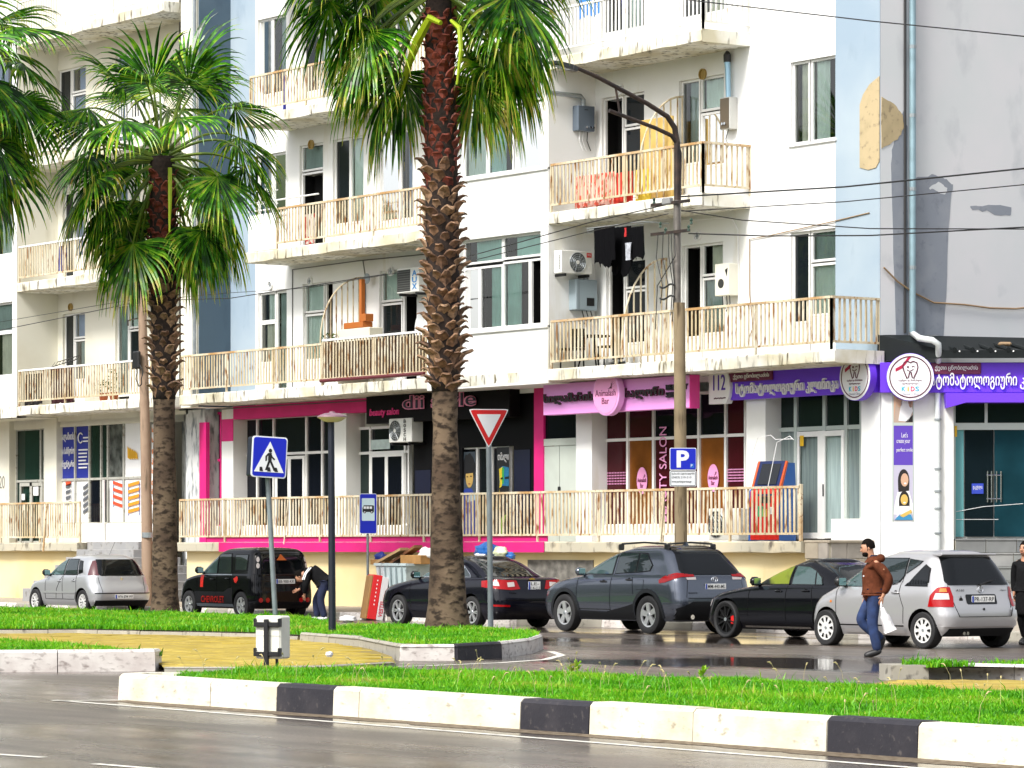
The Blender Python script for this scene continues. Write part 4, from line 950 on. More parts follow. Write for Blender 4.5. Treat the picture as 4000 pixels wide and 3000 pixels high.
# --- clinic sign along the front
PUR = mat('violet_sign', (.15, .04, .70), .45); PURD = mat('dark_violet', (.07, .02, .36), .5); BURG = mat('burgundy_plaque', (.14, .012, .06), .45)
D_S = 47.12
cs = thing('shop_sign', (U(3100, D_S), D_S, 4.78), 'violet clinic sign with white lettering along the front facade', 'shop sign')
x0, x1 = U(2830, D_S), UC+.02
part('sign_board', MB().bbox(x0, D_S, 4.77, x1, D_S+.17, 5.38, .01), PUR, cs)
nb = part('number_plate', MB().prism([(U(2772, 47.06), 4.70), (U(2838, 47.06), 4.70), (U(2850, 47.06), 4.85), (U(2854, 47.06), 5.05), (U(2850, 47.06), 5.25), (U(2840, 47.06), 5.42), (U(2772, 47.06), 5.42)], 47.04, 47.2), WHITEP, cs)
part('lettering', fit_text('112', U(2782, 47), U(2828, 47), 4.99, 5.32, 47.03, .006), PURD, nb)
part('lettering', fit_text('ვარლამ ფანჯიკიძის', U(2784, 47), U(2830, 47), 4.80, 4.84, 47.03, .004), PLUM, nb)
part('plaque', MB().bbox(U(2852, D_S), D_S-.05, 5.15, U(3022, D_S), D_S, 5.36, .012), BURG, cs)
part('lettering', fit_text('ქეთი ცნობილაძის', U(2872, D_S), U(3012, D_S), 5.19, 5.31, D_S-.058, .006, offset=.008), WHITEP, cs)
part('lettering', fit_text('სტომატოლოგიური კლინიკა', U(2880, D_S), U(3280, D_S), 4.82, 5.12, D_S-.03, .03, offset=.012), WHITEP, cs)
DCI = mat('disc_white', (.82, .82, .86), .4); RED = mat('brush_red', (.42, .01, .06), .4)
def disc(parent, cx, cz, r, y, loc=False):
    """round white emblem: smiling tooth with a brush, words below; faces -Y"""
    kw = dict(local=loc)
    d = part('round_emblem', MB().lathe([(r, -.11), (r, .06)], (cx, y, cz), 40, ax='y'), PUR, parent, smooth=True, angle=40, **kw)
    f = y-.112
    part('emblem_face', MB().lathe([(r*.985, -.004), (r*.985, 0)], (cx, f, cz), 40, ax='y'), DCI, d, **({'local': loc}))
    mb = MB(); pts = [(cx+r*.86*math.cos(a), f-.008, cz+r*.86*math.sin(a)) for a in [i*2*math.pi/40 for i in range(41)]]
    mb.tube(pts, .012, 4); part('emblem_ring', mb, PLUM, d, **kw)
    s = r; tooth = [(-.26, .62), (-.12, .66), (0, .60), (.12, .66), (.27, .60), (.32, .42), (.28, .24), (.20, .08), (.14, -.06), (.08, -.02), (.03, .20), (-.03, .20), (-.08, -.02), (-.14, -.06), (-.20, .08), (-.27, .26), (-.31, .44)]
    tp = [(cx+a*s, f-.009, cz+b*s) for a, b in tooth]; part('tooth_outline', MB().tube(tp+[tp[0]], .013, 4), PLUM, d, **kw)
    mb = MB().lathe([(.022, -.01), (.022, 0)], (cx-.1*s, f-.004, cz+.42*s), 8, ax='y').tube([(cx+.06*s, f-.009, cz+.42*s), (cx+.12*s, f-.009, cz+.45*s), (cx+.18*s, f-.009, cz+.42*s)], .008, 4)
    mb.tube([(cx-.14*s, f-.009, cz+.3*s), (cx-.02*s, f-.009, cz+.24*s), (cx+.13*s, f-.009, cz+.32*s)], .009, 4); part('tooth_face', mb, PLUM, d, **kw)
    part('brush', MB().prism([(cx-.62*s, cz+.22*s), (cx-.34*s, cz+.36*s), (cx+.04*s, cz+.84*s), (cx-.08*s, cz+.86*s), (cx-.36*s, cz+.50*s), (cx-.62*s, cz+.36*s)], f-.012, f-.004), RED, d, **kw)
    part('lettering', fit_text('ბავშვთა და მოზარდთა', cx-.5*s, cx+.5*s, cz-.2*s, cz-.1*s, f-.006, .003), PLUM, d, **kw)
    part('lettering', fit_text('სტომატოლოგია', cx-.36*s, cx+.36*s, cz-.33*s, cz-.24*s, f-.006, .003), PLUM, d, **kw)
    for i, (ch, col) in enumerate((('K', (.0, .45, .62)), ('i', (.75, .45, .02)), ('D', (.7, .03, .12)), ('S', (.02, .42, .6)))):
        part('lettering', fit_text(ch, cx+(-.36+.19*i+(.05 if i == 1 else 0))*s, cx+(-.36+.19*i+(.11 if i == 1 else .16))*s, cz-.60*s, cz-.40*s, f-.006, .004, offset=.02), mat('letter_'+'abcd'[i], col, .5), d, **kw)
    part('lettering', fit_text('Dental Clinic', cx-.36*s, cx+.36*s, cz-.76*s, cz-.66*s, f-.006, .003), mat('grey_letters', (.35, .35, .42), .5), d, **kw)
disc(cs, U(3353, D_S-.12), 5.09, .48, D_S-.1)

# ---------------------------------------------------------------- clinic annex, its wall turned towards the crossing
AR = math.atan2(.80, .60); A0 = Vector((UC+.04, D_W-.03, 0))
ax = thing('clinic_annex', A0, 'low white clinic annex with black metal roof and glass doors', 'clinic', rz=AR)
def xa(px): return (px-3455)/193.0
def za(py): return CAMH+(HZ-py)/193.0
def ap(name, mb, m, parent=None, **k): return part(name, mb, m, parent or ax, local=True, **k)
ap('wall', MB().box(0.02, 0, .1, xa(3740), .3, 5.35).box(xa(3740), .32, .1, 6, .5, 5.35).box(xa(3740), .02, 4.76, 6, .3, 5.35), WHITE)
ap('sign_board', MB().bbox(-.02, -.16, 4.76, 6, -.02, 5.37, .01), PUR)
ap('plaque', MB().bbox(xa(3648), -.21, 5.13, xa(3843), -.16, 5.36, .012), BURG)
ap('lettering', fit_text('ქეთი ცნობილაძის', xa(3664), xa(3830), 5.19, 5.31, -.215, .006, offset=.008), WHITEP)
ap('lettering', fit_text('სტომატოლოგიური', xa(3648), xa(3982), 4.82, 5.16, -.19, .03, offset=.012), WHITEP)
ap('lettering', fit_text('კლინიკა', xa(3994), xa(4180), 4.82, 5.12, -.19, .03, offset=.012), WHITEP)
disc(ax, xa(3566), 5.07, .48, -.2, loc=True)
# awning strip
ap('awning', MB().prism([(xa(3700), 4.74), (6, 4.74), (6, 4.55), (xa(3780), 4.55), (xa(3705), 4.44)], -.5, -.02), PUR)
# black metal roof with rolled ribs
RBL = mat('black_metal_roof', (.012, .015, .016), .6, spec=.15)
zr0, zr1 = 5.98, 5.62
#, (6, -.5, 5.40), (6, -.5, 5.52), (0, -.5, 5.52), (-1.35, 1.0, 6.0), (6, 2.2, 6.05), (6, 2.2, 5.8), (-1.35, 1.0, 5.4)], [(0, 1, 2, 3), (3, 2, 5, 4), (0, 3, 4, 7), (0, 7, 6, 1)]) or None, RBL) if False else None
rm = MB(); rm.add([(1.22, -.45, 5.44), (6, -.45, 5.44), (6, -.45, 5.60), (1.24, -.45, 5.60), (-.06, .06, 5.95), (6, 3.2, 6.0), (-.06, .06, 5.40), (6, 3.2, 5.4)],
       [(0, 1, 2, 3), (3, 2, 5, 4), (0, 3, 4, 6)]); ap('roof', rm, RBL)
for i in range(14):
    x = 1.45+i*.36
    ap('roof_rib', MB().tube([(x, -.47, 5.61), (x-.15, .9, 5.80)], .05, 8), RBL)
    ap('fixing_cap', MB().lathe([(.018, -.02), (.018, 0)], (x+.1, -.455, 5.58), 6, ax='y'), WHITEP)
ap('roof_debris', MB().bbox(.75, .02, 5.74, .98, .2, 5.79, .02), TANC)
ap('roof_debris', MB().bbox(2.4, .1, 5.72, 2.66, .35, 5.80, .03), TANC)
# poster strip in a narrow recess
px0, px1 = xa(3506), xa(3581)
ap('niche_frame', MB().box(px0-.03, -.012, 2.16, px0, .0, 4.85).box(px1, -.012, 2.16, px1+.02, .0, 4.85).box(px0, -.012, 4.1, px1, 0, 4.16), GFR)
PUP = mat('poster_violet', (.10, .045, .42), .5); PLG = mat('poster_pale_lilac', (.48, .46, .58), .5)
po = ap('poster', MB().box(px0, -.006, 4.16, px1, 0, 4.85), mat('poster_beige', (.45, .34, .27), .5), label='upper poster with hands on white cloth')
W_ = px1-px0
SKP = mat('poster_skin', (.58, .36, .24), .5); WHP = mat('poster_white', (.78, .77, .78), .5); DKP = mat('poster_dark_hair', (.012, .008, .007), .5)
for p, m in (([(px0, 4.16), (px0+W_*.1, 4.5), (px0+W_*.35, 4.8), (px0, 4.85)], SKP), ([(px0+W_*.25, 4.2), (px0+W_*.75, 4.18), (px1, 4.4), (px0+W_*.8, 4.72), (px0+W_*.4, 4.6)], WHP),
             (ellipse(px0+W_*.3, 4.6, .06, .13, 12), SKP), (ellipse(px0+W_*.88, 4.62, .05, .16, 12), SKP), ([(px0+W_*.6, 4.17), (px1, 4.17), (px1, 4.32)], DKP)):
    ap('print', MB().prism(p, -.010, -.0062), m, po)
po = ap('poster', MB().box(px0, -.006, 2.18, px1, 0, 4.1), PLG, label='tall poster of a smiling woman and girl under violet heading')
L = [([(px0, 3.3), (px1, 3.3), (px1, 4.1), (px0, 4.1)], PUP),
     ([(px0+W_*.52+W_*.30*math.cos(a), 2.98+(.24 if math.sin(a) > 0 else .52)*math.sin(a)) for a in [i*2*math.pi/20 for i in range(20)]], DKP),
     ([(px0+W_*.05, 2.5), (px0+W_*.2, 2.75), (px0+W_*.8, 2.78), (px1, 2.5), (px1, 2.3), (px0, 2.3)], WHP),
     (ellipse(px0+W_*.57, 3.0, W_*.20, .135, 14), SKP), (ellipse(px0+W_*.6, 2.93, W_*.07, .018, 8), WHP),
     ([(px0+W_*.55+W_*.28*math.cos(a), 2.5+(.22 if math.sin(a) > 0 else .34)*math.sin(a)+.06) for a in [i*2*math.pi/20 for i in range(20)]], DKP),
     ([(px0+W_*.15, 2.25), (px0+W_*.3, 2.47), (px0+W_*.8, 2.47), (px0+W_*.95, 2.25)], WHP),
     (ellipse(px0+W_*.55, 2.60, W_*.19, .11, 14), mat('poster_gold_skin', (.62, .42, .10), .5)), (ellipse(px0+W_*.56, 2.54, W_*.07, .016, 8), WHP),
     ([(px0+W_*.05, 2.19), (px0+W_*.3, 2.3), (px0+W_*.9, 2.3), (px1, 2.19)], mat('poster_denim', (.04, .24, .45), .5)),
     ([(px0+W_*.3, 2.28), (px0+W_*.9, 2.4), (px0+W_*.95, 2.34), (px0+W_*.5, 2.24)], MATS['poster_gold_skin'])]
for i, (p, m) in enumerate(L): ap('print', MB().prism(p, -.008-.002*i, -.0062), m, po)
for s_, z in (("Let's", 3.86), ('create your', 3.72), ('perfect smile', 3.55)):
    t = fit_text(s_, 0, .5*len(s_)/12*.6, z, z+.1, -.012, .002, align='LEFT'); 
    v = np.array(t.v); v[:, 0] = v[:, 0]+px0+W_*.15+(.1 if s_ == "Let's" else 0); v[:, 0] = np.minimum(v[:, 0], px1-.003); t.v = [tuple(q) for q in v]; ap('lettering', t, WHITEP, po)
# glass entrance
TEAL = mat('teal_entrance_glass', (.012, .055, .075), .05, spec=.6, var=.5, scale=.7); DTEAL = mat('dark_entrance_glass', (.006, .012, .016), .04, spec=.6)
gx = xa(3745)
dr = ap('glass_entrance', MB().box(gx, .2, 1.8, gx+.03, .3, 4.76).box(gx+.03, .2, 4.02, 6, .3, 4.16).box(gx+.62, .2, 4.16, gx+.68, .3, 4.74), GFR)
ap('pane', MB().box(gx+.03, .25, 4.16, gx+.62, .26, 4.74), DG2, dr); ap('pane', MB().box(gx+.68, .25, 4.16, 6, .26, 4.74), DG2, dr)
ap('pane', MB().box(gx+.03, .25, 1.85, gx+.20, .26, 4.02), mat('teal_side_glass', (.14, .36, .38), .1), dr)
ap('door_leaf', MB().box(gx+.22, .24, 1.85, gx+.80, .252, 4.02), DTEAL, dr); ap('door_leaf', MB().box(gx+.82, .24, 1.85, gx+1.9, .252, 4.02), TEAL, dr)
mb = MB()
for k in (.68, .76, .86, .95): mb.tube([(gx+k, .20, 2.55), (gx+k, .20, 3.18)], .014, 6)
for z in (2.62, 3.1): mb.tube([(gx+.66, .22, z), (gx+.97, .22, z)], .01, 5)
ap('pull_handle', mb, mat('brushed_steel', (.6, .62, .62), .25, 1.), dr)
ap('closed_sign', MB().bbox(gx+.36, .215, 2.72, gx+.60, .23, 2.93, .004), mat('blue_door_sign', (.02, .05, .42), .5), dr)
ap('lettering', fit_text('დაკეტილია', gx+.385, gx+.575, 2.80, 2.89, .212, .002), WHITEP, dr)
ap('glass_line', MB().tube([(gx+.05, .235, 2.36), (gx+.6, .235, 2.46), (gx+1.4, .235, 2.52)], .006, 4).tube([(gx+.05, .235, 2.2), (gx+.9, .235, 2.2)], .005, 4), WHITEP, dr)
ap('warning_sticker', MB().box(gx+.01, .19, 3.88, gx+.06, .20, 4.1), MATS['yellow_sticker'], dr)
# grey stone steps
SGM = [mat('grey_stone_%d' % i, c, .55, var=.2, scale=2.5) for i, c in enumerate([(.155, .165, .17), (.20, .205, .20), (.25, .26, .25), (.30, .30, .29)])]
stp = thing('stone_steps', A0, 'grey stone clad steps leading up to the glass entrance', 'steps', rz=AR)
for r, (zz, yf) in enumerate(((1.80, -.05), (1.52, -.55), (1.24, -.9), (.96, -1.25), (.68, -1.6), (.40, -1.95))):
    part('tread', MB().box(gx-.0, yf+.012, .1, 6, .2, zz-.03), CONC, stp, local=True)
    x = gx
    while x < 5.6:
        wd = rnd.choice((.5, .62, .75)); part('stone_tile', MB().bbox(x+.005, yf-.01, zz-.275, x+wd-.005, yf+.014, zz-.032, .006), SGM[min(3, max(0, (0 if r == 0 else 2)+rnd.randrange(2)))], stp, local=True)
        part('stone_tile', MB().bbox(x+.005, yf-.03, zz-.03, x+wd-.005, yf+.5, zz, .006), SGM[1+rnd.randrange(3)], stp, local=True); x += wd
# drainpipe bending over the roof and down the white wall
dp = thing('drainpipe', (UC+.1, DU(3545, UC), 5.9), 'grey blue drainpipe running down the grey wall and bending onto the white annex', 'drainpipe')
yd = DU(3552, UC)
part('upper_pipe', MB().tube([(UC+.10, yd, 18), (UC+.10, yd, 6.02)], .068, 10), mat('blue_grey_pipe', (.30, .44, .50), .4, .3, var=.2, scale=3), dp, smooth=True, angle=50)
for z in (7.3, 8.9, 10.4, 11.8): part('pipe_collar', MB().tube([(UC+.10, yd, z), (UC+.10, yd, z+.07)], .076, 10), STEELG, dp)
part('cable', MB().tube([(UC+.03, yd-.14, 18), (UC+.03, yd-.14, 6.0)], .03, 6), mat('black_cable', (.02, .02, .022), .5), dp)
def A(x, y, z): return tuple(Matrix.Translation(A0) @ Matrix.Rotation(AR, 4, 'Z') @ Vector((x, y, z)))
part('elbow_pipe', MB().tube([(UC+.10, yd, 6.06), (UC+.12, yd, 5.98), A(.75, -.45, 5.84), A(1.0, -.52, 5.80), A(1.12, -.5, 5.72), A(1.14, -.40, 5.52), A(1.15, -.08, 5.34)], .066, 10), mat('pale_pvc_pipe', (.62, .66, .66), .35), dp, smooth=True, angle=50)
part('lower_pipe', MB().tube([A(1.15, -.075, 5.36), A(1.15, -.075, .3)], .06, 10), MATS['pale_pvc_pipe'], dp, smooth=True, angle=50)
for z in (4.2, 3.2, 2.75, 2.4, 1.9): part('pipe_bracket', MB().tube([A(1.15, -.08, z), A(1.15, -.08, z+.04)], .075, 10), STEELG, dp)

# ---------------------------------------------------------------- left block shops
def gl(*a, **k): return glazing(*a, bld=left, **k)
part('wall', MB().box(ub(-420), D_W-.05, ZB-.3, uw(42), D_W+.3, 5.4), CREAM, left)
part('lettering', fit_text('120', uw(-4), uw(25), 3.35, 3.72, D_W-.056, .004), mat('grey_number_paint', (.2, .2, .19), .7), left)
part('pillar', MB().box(uw(176), D_W-.03, ZB-.3, uw(224), D_G+.1, 5.4), CREAM, left)
part('lintel', MB().box(uw(42), D_W+.1, 5.05, uw(640), D_G+.2, 5.42), CREAM, left)
OLDF = two_noise('worn_metal_frame', (.42, .42, .38), (.34, .33, .29), (.2, .17, .13), 3., 8.)
DGRN = mat('deep_green_glass', (.012, .034, .026), .06, spec=.3, var=.4, scale=.8)
gl(D_W+.2, 44, 176, 1.78, 5.05, [66, 162], [3.55], [DGRN], m=OLDF)
ld = part('shop_door', MB().box(U(74, 47.4), 47.42, 1.78, U(78, 47.4), 47.46, 3.5).box(U(113, 47.4), 47.42, 1.78, U(122, 47.4), 47.46, 3.5).box(U(158, 47.4), 47.42, 1.78, U(163, 47.4), 47.46, 3.5).box(U(78, 47.4), 47.42, 3.4, U(158, 47.4), 47.46, 3.5), OLDF, left)
for a, b, z0, z1 in ((84, 96, 3.0, 3.18), (130, 149, 3.12, 3.38), (88, 97, 2.7, 2.9)): part('notice', MB().box(U(a, 47.4), 47.40, z0, U(b, 47.4), 47.415, z1), WHITEP, ld)
SBL = mat('shop_poster_blue', (.012, .025, .27), .5)
g = gl(D_W+.16, 232, 588, 2.3, 5.1, [296, 352, 398, 424, 486], [3.55], [WHITEP, WHITEP, NAVY, NAVY, WHITEP, WHITEP, SBL, SBL, DGRN, DGRN, mat('dim_display', (.12, .13, .12), .3, var=.8, scale=5), WHITEP], m=OLDF, base=CREAM)
D5 = D_W+.15
def u5(px): return U(px, D5)
for s_, z0, z1 in (('მაღაზიის', 4.62, 4.90), ('და სასწყობო', 4.22, 4.48), ('ინვენტარი', 3.86, 4.10)): part('lettering', fit_text(s_, u5(240), u5(290), z0, z1, D5-.012, .004, offset=.01), WHITEP, g)
part('shop_emblem', MB().tube([(u5(316)+.14*math.cos(a), D5-.012, 4.72+.14*math.sin(a)) for a in [R(40+i*28) for i in range(11)]], .02, 4), WHITEP, g)
for i in range(6): part('lettering', MB().box(u5(308), D5-.014, 4.36-i*.1, u5(308)+(.55, .5, .5, .45, .62, .5)[i], D5-.01, 4.40-i*.1), WHITEP, g)
part('lettering', MB().box(u5(326), D5-.014, 4.70, u5(350), D5-.01, 4.74).box(u5(326), D5-.014, 4.60, u5(346), D5-.01, 4.64), WHITEP, g)
REDS = mat('shelf_red', (.62, .07, .02), .5); ORS = mat('shelf_orange', (.75, .28, .02), .5); PBL = mat('shelf_blue', (.02, .06, .30), .5); GRS = mat('shelf_grey', (.10, .11, .13), .5)
def shelfprint(px0, px1, z0, z1, n, m, m2, slant=.1):
    a, b = u5(px0), u5(px1)
    for k in (a, b): part('print', MB().box(k-.015, D5-.012, z0, k+.015, D5-.008, z1), m2, g)
    for i in range(n):
        z = z0+(z1-z0)*(i+.4)/n; part('print', MB().prism([(a, z), (b, z-slant), (b, z-slant+.09), (a, z+.09)], D5-.016, D5-.009), m, g)
shelfprint(443, 480, 2.75, 3.5, 4, REDS, PBL); shelfprint(502, 545, 2.5, 3.4, 5, ORS, PBL, -.08); shelfprint(258, 278, 2.75, 3.4, 4, GRS, WHITEP, -.05); shelfprint(326, 348, 2.5, 3.35, 5, GRS, WHITEP, -.12)
part('print', MB().box(u5(258), D5-.016, 3.38, u5(278), D5-.01, 3.5), REDS, g)
for i in range(4): part('print', MB().prism([(u5(500+i*9), 4.1), (u5(512+i*9), 4.05), (u5(510+i*9), 4.3-.03*i), (u5(499+i*9), 4.42-.04*i)], D5-.014, D5-.009), mat('seat_orange', (.75, .40, .02), .5), g)
part('wall', MB().box(uw(588), D_W+.1, .2, uw(640), D_W+.3, 5.42), CREAM, left)
bn = part('banner', MB().box(uw(586), D_W+.05, 2.4, uw(626), D_W+.09, 4.98), WHITEP, left, label='white banner with orange lettering')
ORL = mat('orange_lettering', (.75, .20, .01), .6)
for i, s_ in enumerate(('სასწრაფო', 'სავაჭრო', 'დახლები', 'კალათა', 'სადგამ', 'თარო', 'მაგიდა', 'სკამი')): part('lettering', fit_text(s_, uw(588), uw(624), 4.72-i*.28, 4.9-i*.28, D_W+.04, .004), ORL, bn)
part('door_leaf', MB().bbox(u5(428), D_W-.08, 1.85, u5(432), D_W-.02, 3.5, .005), FRAME, left)
part('lower_wall', MB().box(uw(310), D_W+.02, .2, uw(640), D_W+.3, 2.28), WHITE, left)
# grey steps up to the shop
gs = thing('concrete_steps', (ub(420), 45.4, .2), 'grey concrete steps beside the left terrace behind the silver hatchback', 'steps')
GST = two_noise('grey_step_concrete', (.30, .30, .30), (.38, .37, .35), (.2, .19, .18), 2., 6.)
for i in range(7): part('step', MB().bbox(ub(306), 46.6-.33*i-.33, .1, ub(505)+.33*i, 47.2, 1.78-.21*i, .01), GST, gs)
# ================================================================ CARS (front = +x, rear at x = 0, left side = +y)
def interp(tab, z):
    """monotone-ish smooth interpolation of rows (z, a, b, ...)"""
    if z <= tab[0][0]: return tab[0][1:]
    if z >= tab[-1][0]: return tab[-1][1:]
    for i in range(len(tab)-1):
        if tab[i][0] <= z <= tab[i+1][0]:
            z0, z1 = tab[i][0], tab[i+1][0]; f = (z-z0)/(z1-z0); out = []
            for k in range(1, len(tab[i])):
                p0, p1 = tab[i][k], tab[i+1][k]; d = (p1-p0)/(z1-z0)
                dm = (tab[i][k]-tab[i-1][k])/(tab[i][0]-tab[i-1][0]) if i > 0 else d
                dn = (tab[i+2][k]-tab[i+1][k])/(tab[i+2][0]-tab[i+1][0]) if i+2 < len(tab) else d
                m0 = 0 if dm*d <= 0 else 2*dm*d/(dm+d); m1 = 0 if dn*d <= 0 else 2*dn*d/(dn+d)
                if i == 0: m0 = d
                if i+2 >= len(tab): m1 = d
                h = z1-z0; f2, f3 = f*f, f*f*f
                out.append((2*f3-3*f2+1)*p0+(f3-2*f2+f)*h*m0+(-2*f3+3*f2)*p1+(f3-f2)*h*m1)
            return out
def plan(xr, xf, w_, rr, rf, tf, z, L, n=(5, 7, 22, 7, 5)):
    """closed plan contour: rear centre -> left rear corner -> left side -> front -> mirrored"""
    pts = []; rr = min(rr, w_*.9, (xf-xr)*.4); rf = min(rf, w_*.95, (xf-xr)*.4); ex = 2.3
    wf = w_*(1-tf)
    for i in range(n[0]): pts.append((xr, (w_-rr)*i/n[0]))
    for i in range(n[1]):
        a = math.pi/2*i/n[1]; pts.append((xr+rr*(1-math.cos(a)**(2/ex)) if a < math.pi/2 else xr+rr, w_-rr+rr*math.sin(a)**(2/ex)))
    xs0, xs1 = xr+rr, xf-rf
    for i in range(n[2]):
        f = i/n[2]; x = xs0+(xs1-xs0)*f; pts.append((x, w_*(1-tf*f*f)))
    for i in range(n[3]):
        a = math.pi/2*i/n[3]; pts.append((xs1+rf*math.sin(a)**(2/ex), wf-rf+rf*math.cos(a)**(2/ex) if a > 0 else wf))
    for i in range(n[4]+1): pts.append((xf, (wf-rf)*(1-i/n[4])))
    return pts+[(x, -y) for x, y in pts[-2:0:-1]]
def body_mesh(spec):
    """stack of plan contours: lower body table then greenhouse table; crowned roof cap"""
    low, gh, L = spec['low'], spec['gh'], spec['L']; layers = []
    for tab, nz in ((low, spec.get('nl', 26)), (gh, spec.get('ng', 16))):
        z0, z1 = tab[0][0], tab[-1][0]
        for i in range(nz):
            z = z0+(z1-z0)*(i+(1e-4 if tab is gh else 0))/(nz-1); v = interp(tab, z); layers.append((z, plan(*v, z, L)))
    vs = []; N = len(layers[0][1])
    for z, P in layers:
        for x, y in P: vs.append((x, y, z))
    zt = layers[-1][0]; P = layers[-1][1]; cx = sum(p[0] for p in P)/N; k = len(layers)
    for f, dz in ((.93, .022), (.8, .040), (.55, .055), (.25, .062)):
        k += 1
        for x, y in P: vs.append((cx+(x-cx)*f, y*f, zt+dz))
    vs.append((cx, 0, zt+.064)); vs.append((cx, 0, layers[0][0]))
    fs = [(i*N+j, i*N+(j+1) % N, (i+1)*N+(j+1) % N, (i+1)*N+j) for i in range(k-1) for j in range(N)]
    fs += [((k-1)*N+j, (k-1)*N+(j+1) % N, len(vs)-2) for j in range(N)]+[((j+1) % N, j, len(vs)-1) for j in range(N)]
    mb = MB(); mb.add(vs, fs); return mb
def poly_fill(pts, n):
    """triangulated, refined fill of a 2-D polygon"""
    bm = bmesh.new(); f = bm.faces.new([bm.verts.new((a, b, 0)) for a, b in pts]); f.normal_update()
    bmesh.ops.triangulate(bm, faces=[f])
    for _ in range(6):
        lim = n; es = [e for e in bm.edges if e.calc_length() > lim]
        if not es: break
        bmesh.ops.subdivide_edges(bm, edges=es, cuts=1); bmesh.ops.triangulate(bm, faces=bm.faces[:])
    v = [(x.co.x, x.co.y) for x in bm.verts]; bm.verts.index_update(); fs = [tuple(q.index for q in g.verts) for g in bm.faces]; bm.free(); return v, fs
class Car:
    def __init__(s, name, label, spec, px, D, paint, group='cars parked along the kerb', yaw=0., px_is='rear', z=0.):
        s.sp = spec; L = spec['L']; W2 = spec['W']/2
        xa_ = spec['xr'] if px_is == 'rear' else spec['xr']+spec['wb']
        u = U(px, D)                                   # axle of the near wheels, tyre face on the plane Y = D
        ang = math.pi+yaw; c, sn = math.cos(ang), math.sin(ang)
        ax_, ay_ = xa_, W2-.02
        loc = (u-(c*ax_-sn*ay_), D-(sn*ax_+c*ay_), z)
        s.root = thing(name, loc, label, 'car', group, rz=ang)
        s.paint = paint
        mb = body_mesh(spec); me0 = mb.mesh('body', paint, fix=True); s.bvh = BVHTree.FromPolygons([v.co.copy() for v in me0.vertices], [tuple(p.vertices) for p in me0.polygons])
        # wheel arches cut out of the body
        cut = MB(); s.Rc = spec['R']+.055
        for xa in (spec['xr'], spec['xr']+spec['wb']):
            for sd in (1, -1): cut.lathe([(s.Rc, sd*(W2-.36)), (s.Rc, sd*(W2+.3))], (xa, 0, spec['R']), 28, ax='y')
        b = bpy.data.objects.new('b', me0); k = bpy.data.objects.new('k', cut.mesh('cut', paint)); C.objects.link(b); C.objects.link(k)
        md = b.modifiers.new('cut', 'BOOLEAN'); md.object = k; md.operation = 'DIFFERENCE'; md.solver = 'EXACT'
        dg = bpy.context.evaluated_depsgraph_get(); dg.update()
        me = bpy.data.meshes.new_from_object(b.evaluated_get(dg)); bpy.data.objects.remove(b); bpy.data.objects.remove(k)
        me.name = 'body'; me.materials.clear(); me.materials.append(paint); me.materials.append(BLACKM)
        for p in me.polygons:
            p.use_smooth = True; p.material_index = 0
            for xa in (spec['xr'], spec['xr']+spec['wb']):
                if all((me.vertices[v].co.x-xa)**2+(me.vertices[v].co.z-spec['R'])**2 < (s.Rc+.004)**2 for v in p.vertices): p.material_index = 1
        me.set_sharp_from_angle(angle=R(spec.get('sharp', 32)))
        s.body = part('body', me, None, s.root, local=True)
    def hit(s, o, d):
        h = s.bvh.ray_cast(Vector(o), Vector(d)); return h[0]
    def panel(s, name, pts, m, view='side', off=.004, sides=(1, -1), n=.05, parent=None, thick=0., smooth=True, ctr=None):
        """lay a polygon onto the body surface: view side (x, z), rear (y, z), front, top (x, y), round (angle about ctr, z)"""
        out = []
        for sd in (sides if view in ('side', 'round') else (1,)):
            v2, fs = poly_fill(pts, n if view != 'round' else n*1.5); vs = []; ok = True; good = []
            for a, b in v2:
                if view == 'side': o, d = (a, sd*3, b), (0, -sd, 0)
                elif view == 'rear': o, d = (-3, a, b), (1, 0, 0)
                elif view == 'front': o, d = (9, a, b), (-1, 0, 0)
                elif view == 'top': o, d = (a, b, 4), (0, 0, -1)
                else:
                    cx, cy = ctr; dr = Vector((-math.cos(a), sd*math.sin(a), 0)); o, d = Vector((cx, sd*cy, b))+dr*2, -dr
                h = s.hit(o, d); good.append(h is not None); vs.append(h-Vector(d)*off if h is not None else Vector((0, 0, 0)))
            fs = [f for f in fs if all(good[i] for i in f)]
            if not fs: continue
            mb = MB(); mb.add(vs, fs); o = part(name, mb, m, parent or s.root, local=True, smooth=smooth, fix=False); out.append(o)
            me = o.data
            # normals outwards
            ctrv = Vector((s.sp['L']/2, 0, .6)); f0 = max(me.polygons, key=lambda p: p.area)
            if f0.normal.dot(f0.center-ctrv) < 0: me.flip_normals()
        return out[0] if out else None
    def seam(s, pts, view='side', wd=.012, sides=(1, -1), parent=None, m=None, name='seam', ctr=None, off=.003):
        for sd in (sides if view in ('side', 'round') else (1,)):
            P = []
            for (a, b), (c, d_) in zip(pts, pts[1:]):
                k = max(1, int(math.hypot(c-a, d_-b)/.06))
                for i in range(k): P.append((a+(c-a)*i/k, b+(d_-b)*i/k))
            P.append(pts[-1]); H = []
            for a, b in P:
                if view == 'side': o, d = (a, sd*3, b), (0, -sd, 0)
                elif view == 'rear': o, d = (-3, a, b), (1, 0, 0)
                elif view == 'top': o, d = (a, b, 4), (0, 0, -1)
                h = s.hit(o, d)
                if h is not None: H.append(h-Vector(d)*off)
            if len(H) > 1: part(name, MB().tube(H, wd/2, 4), m or BLACKM, parent or s.body, local=True)
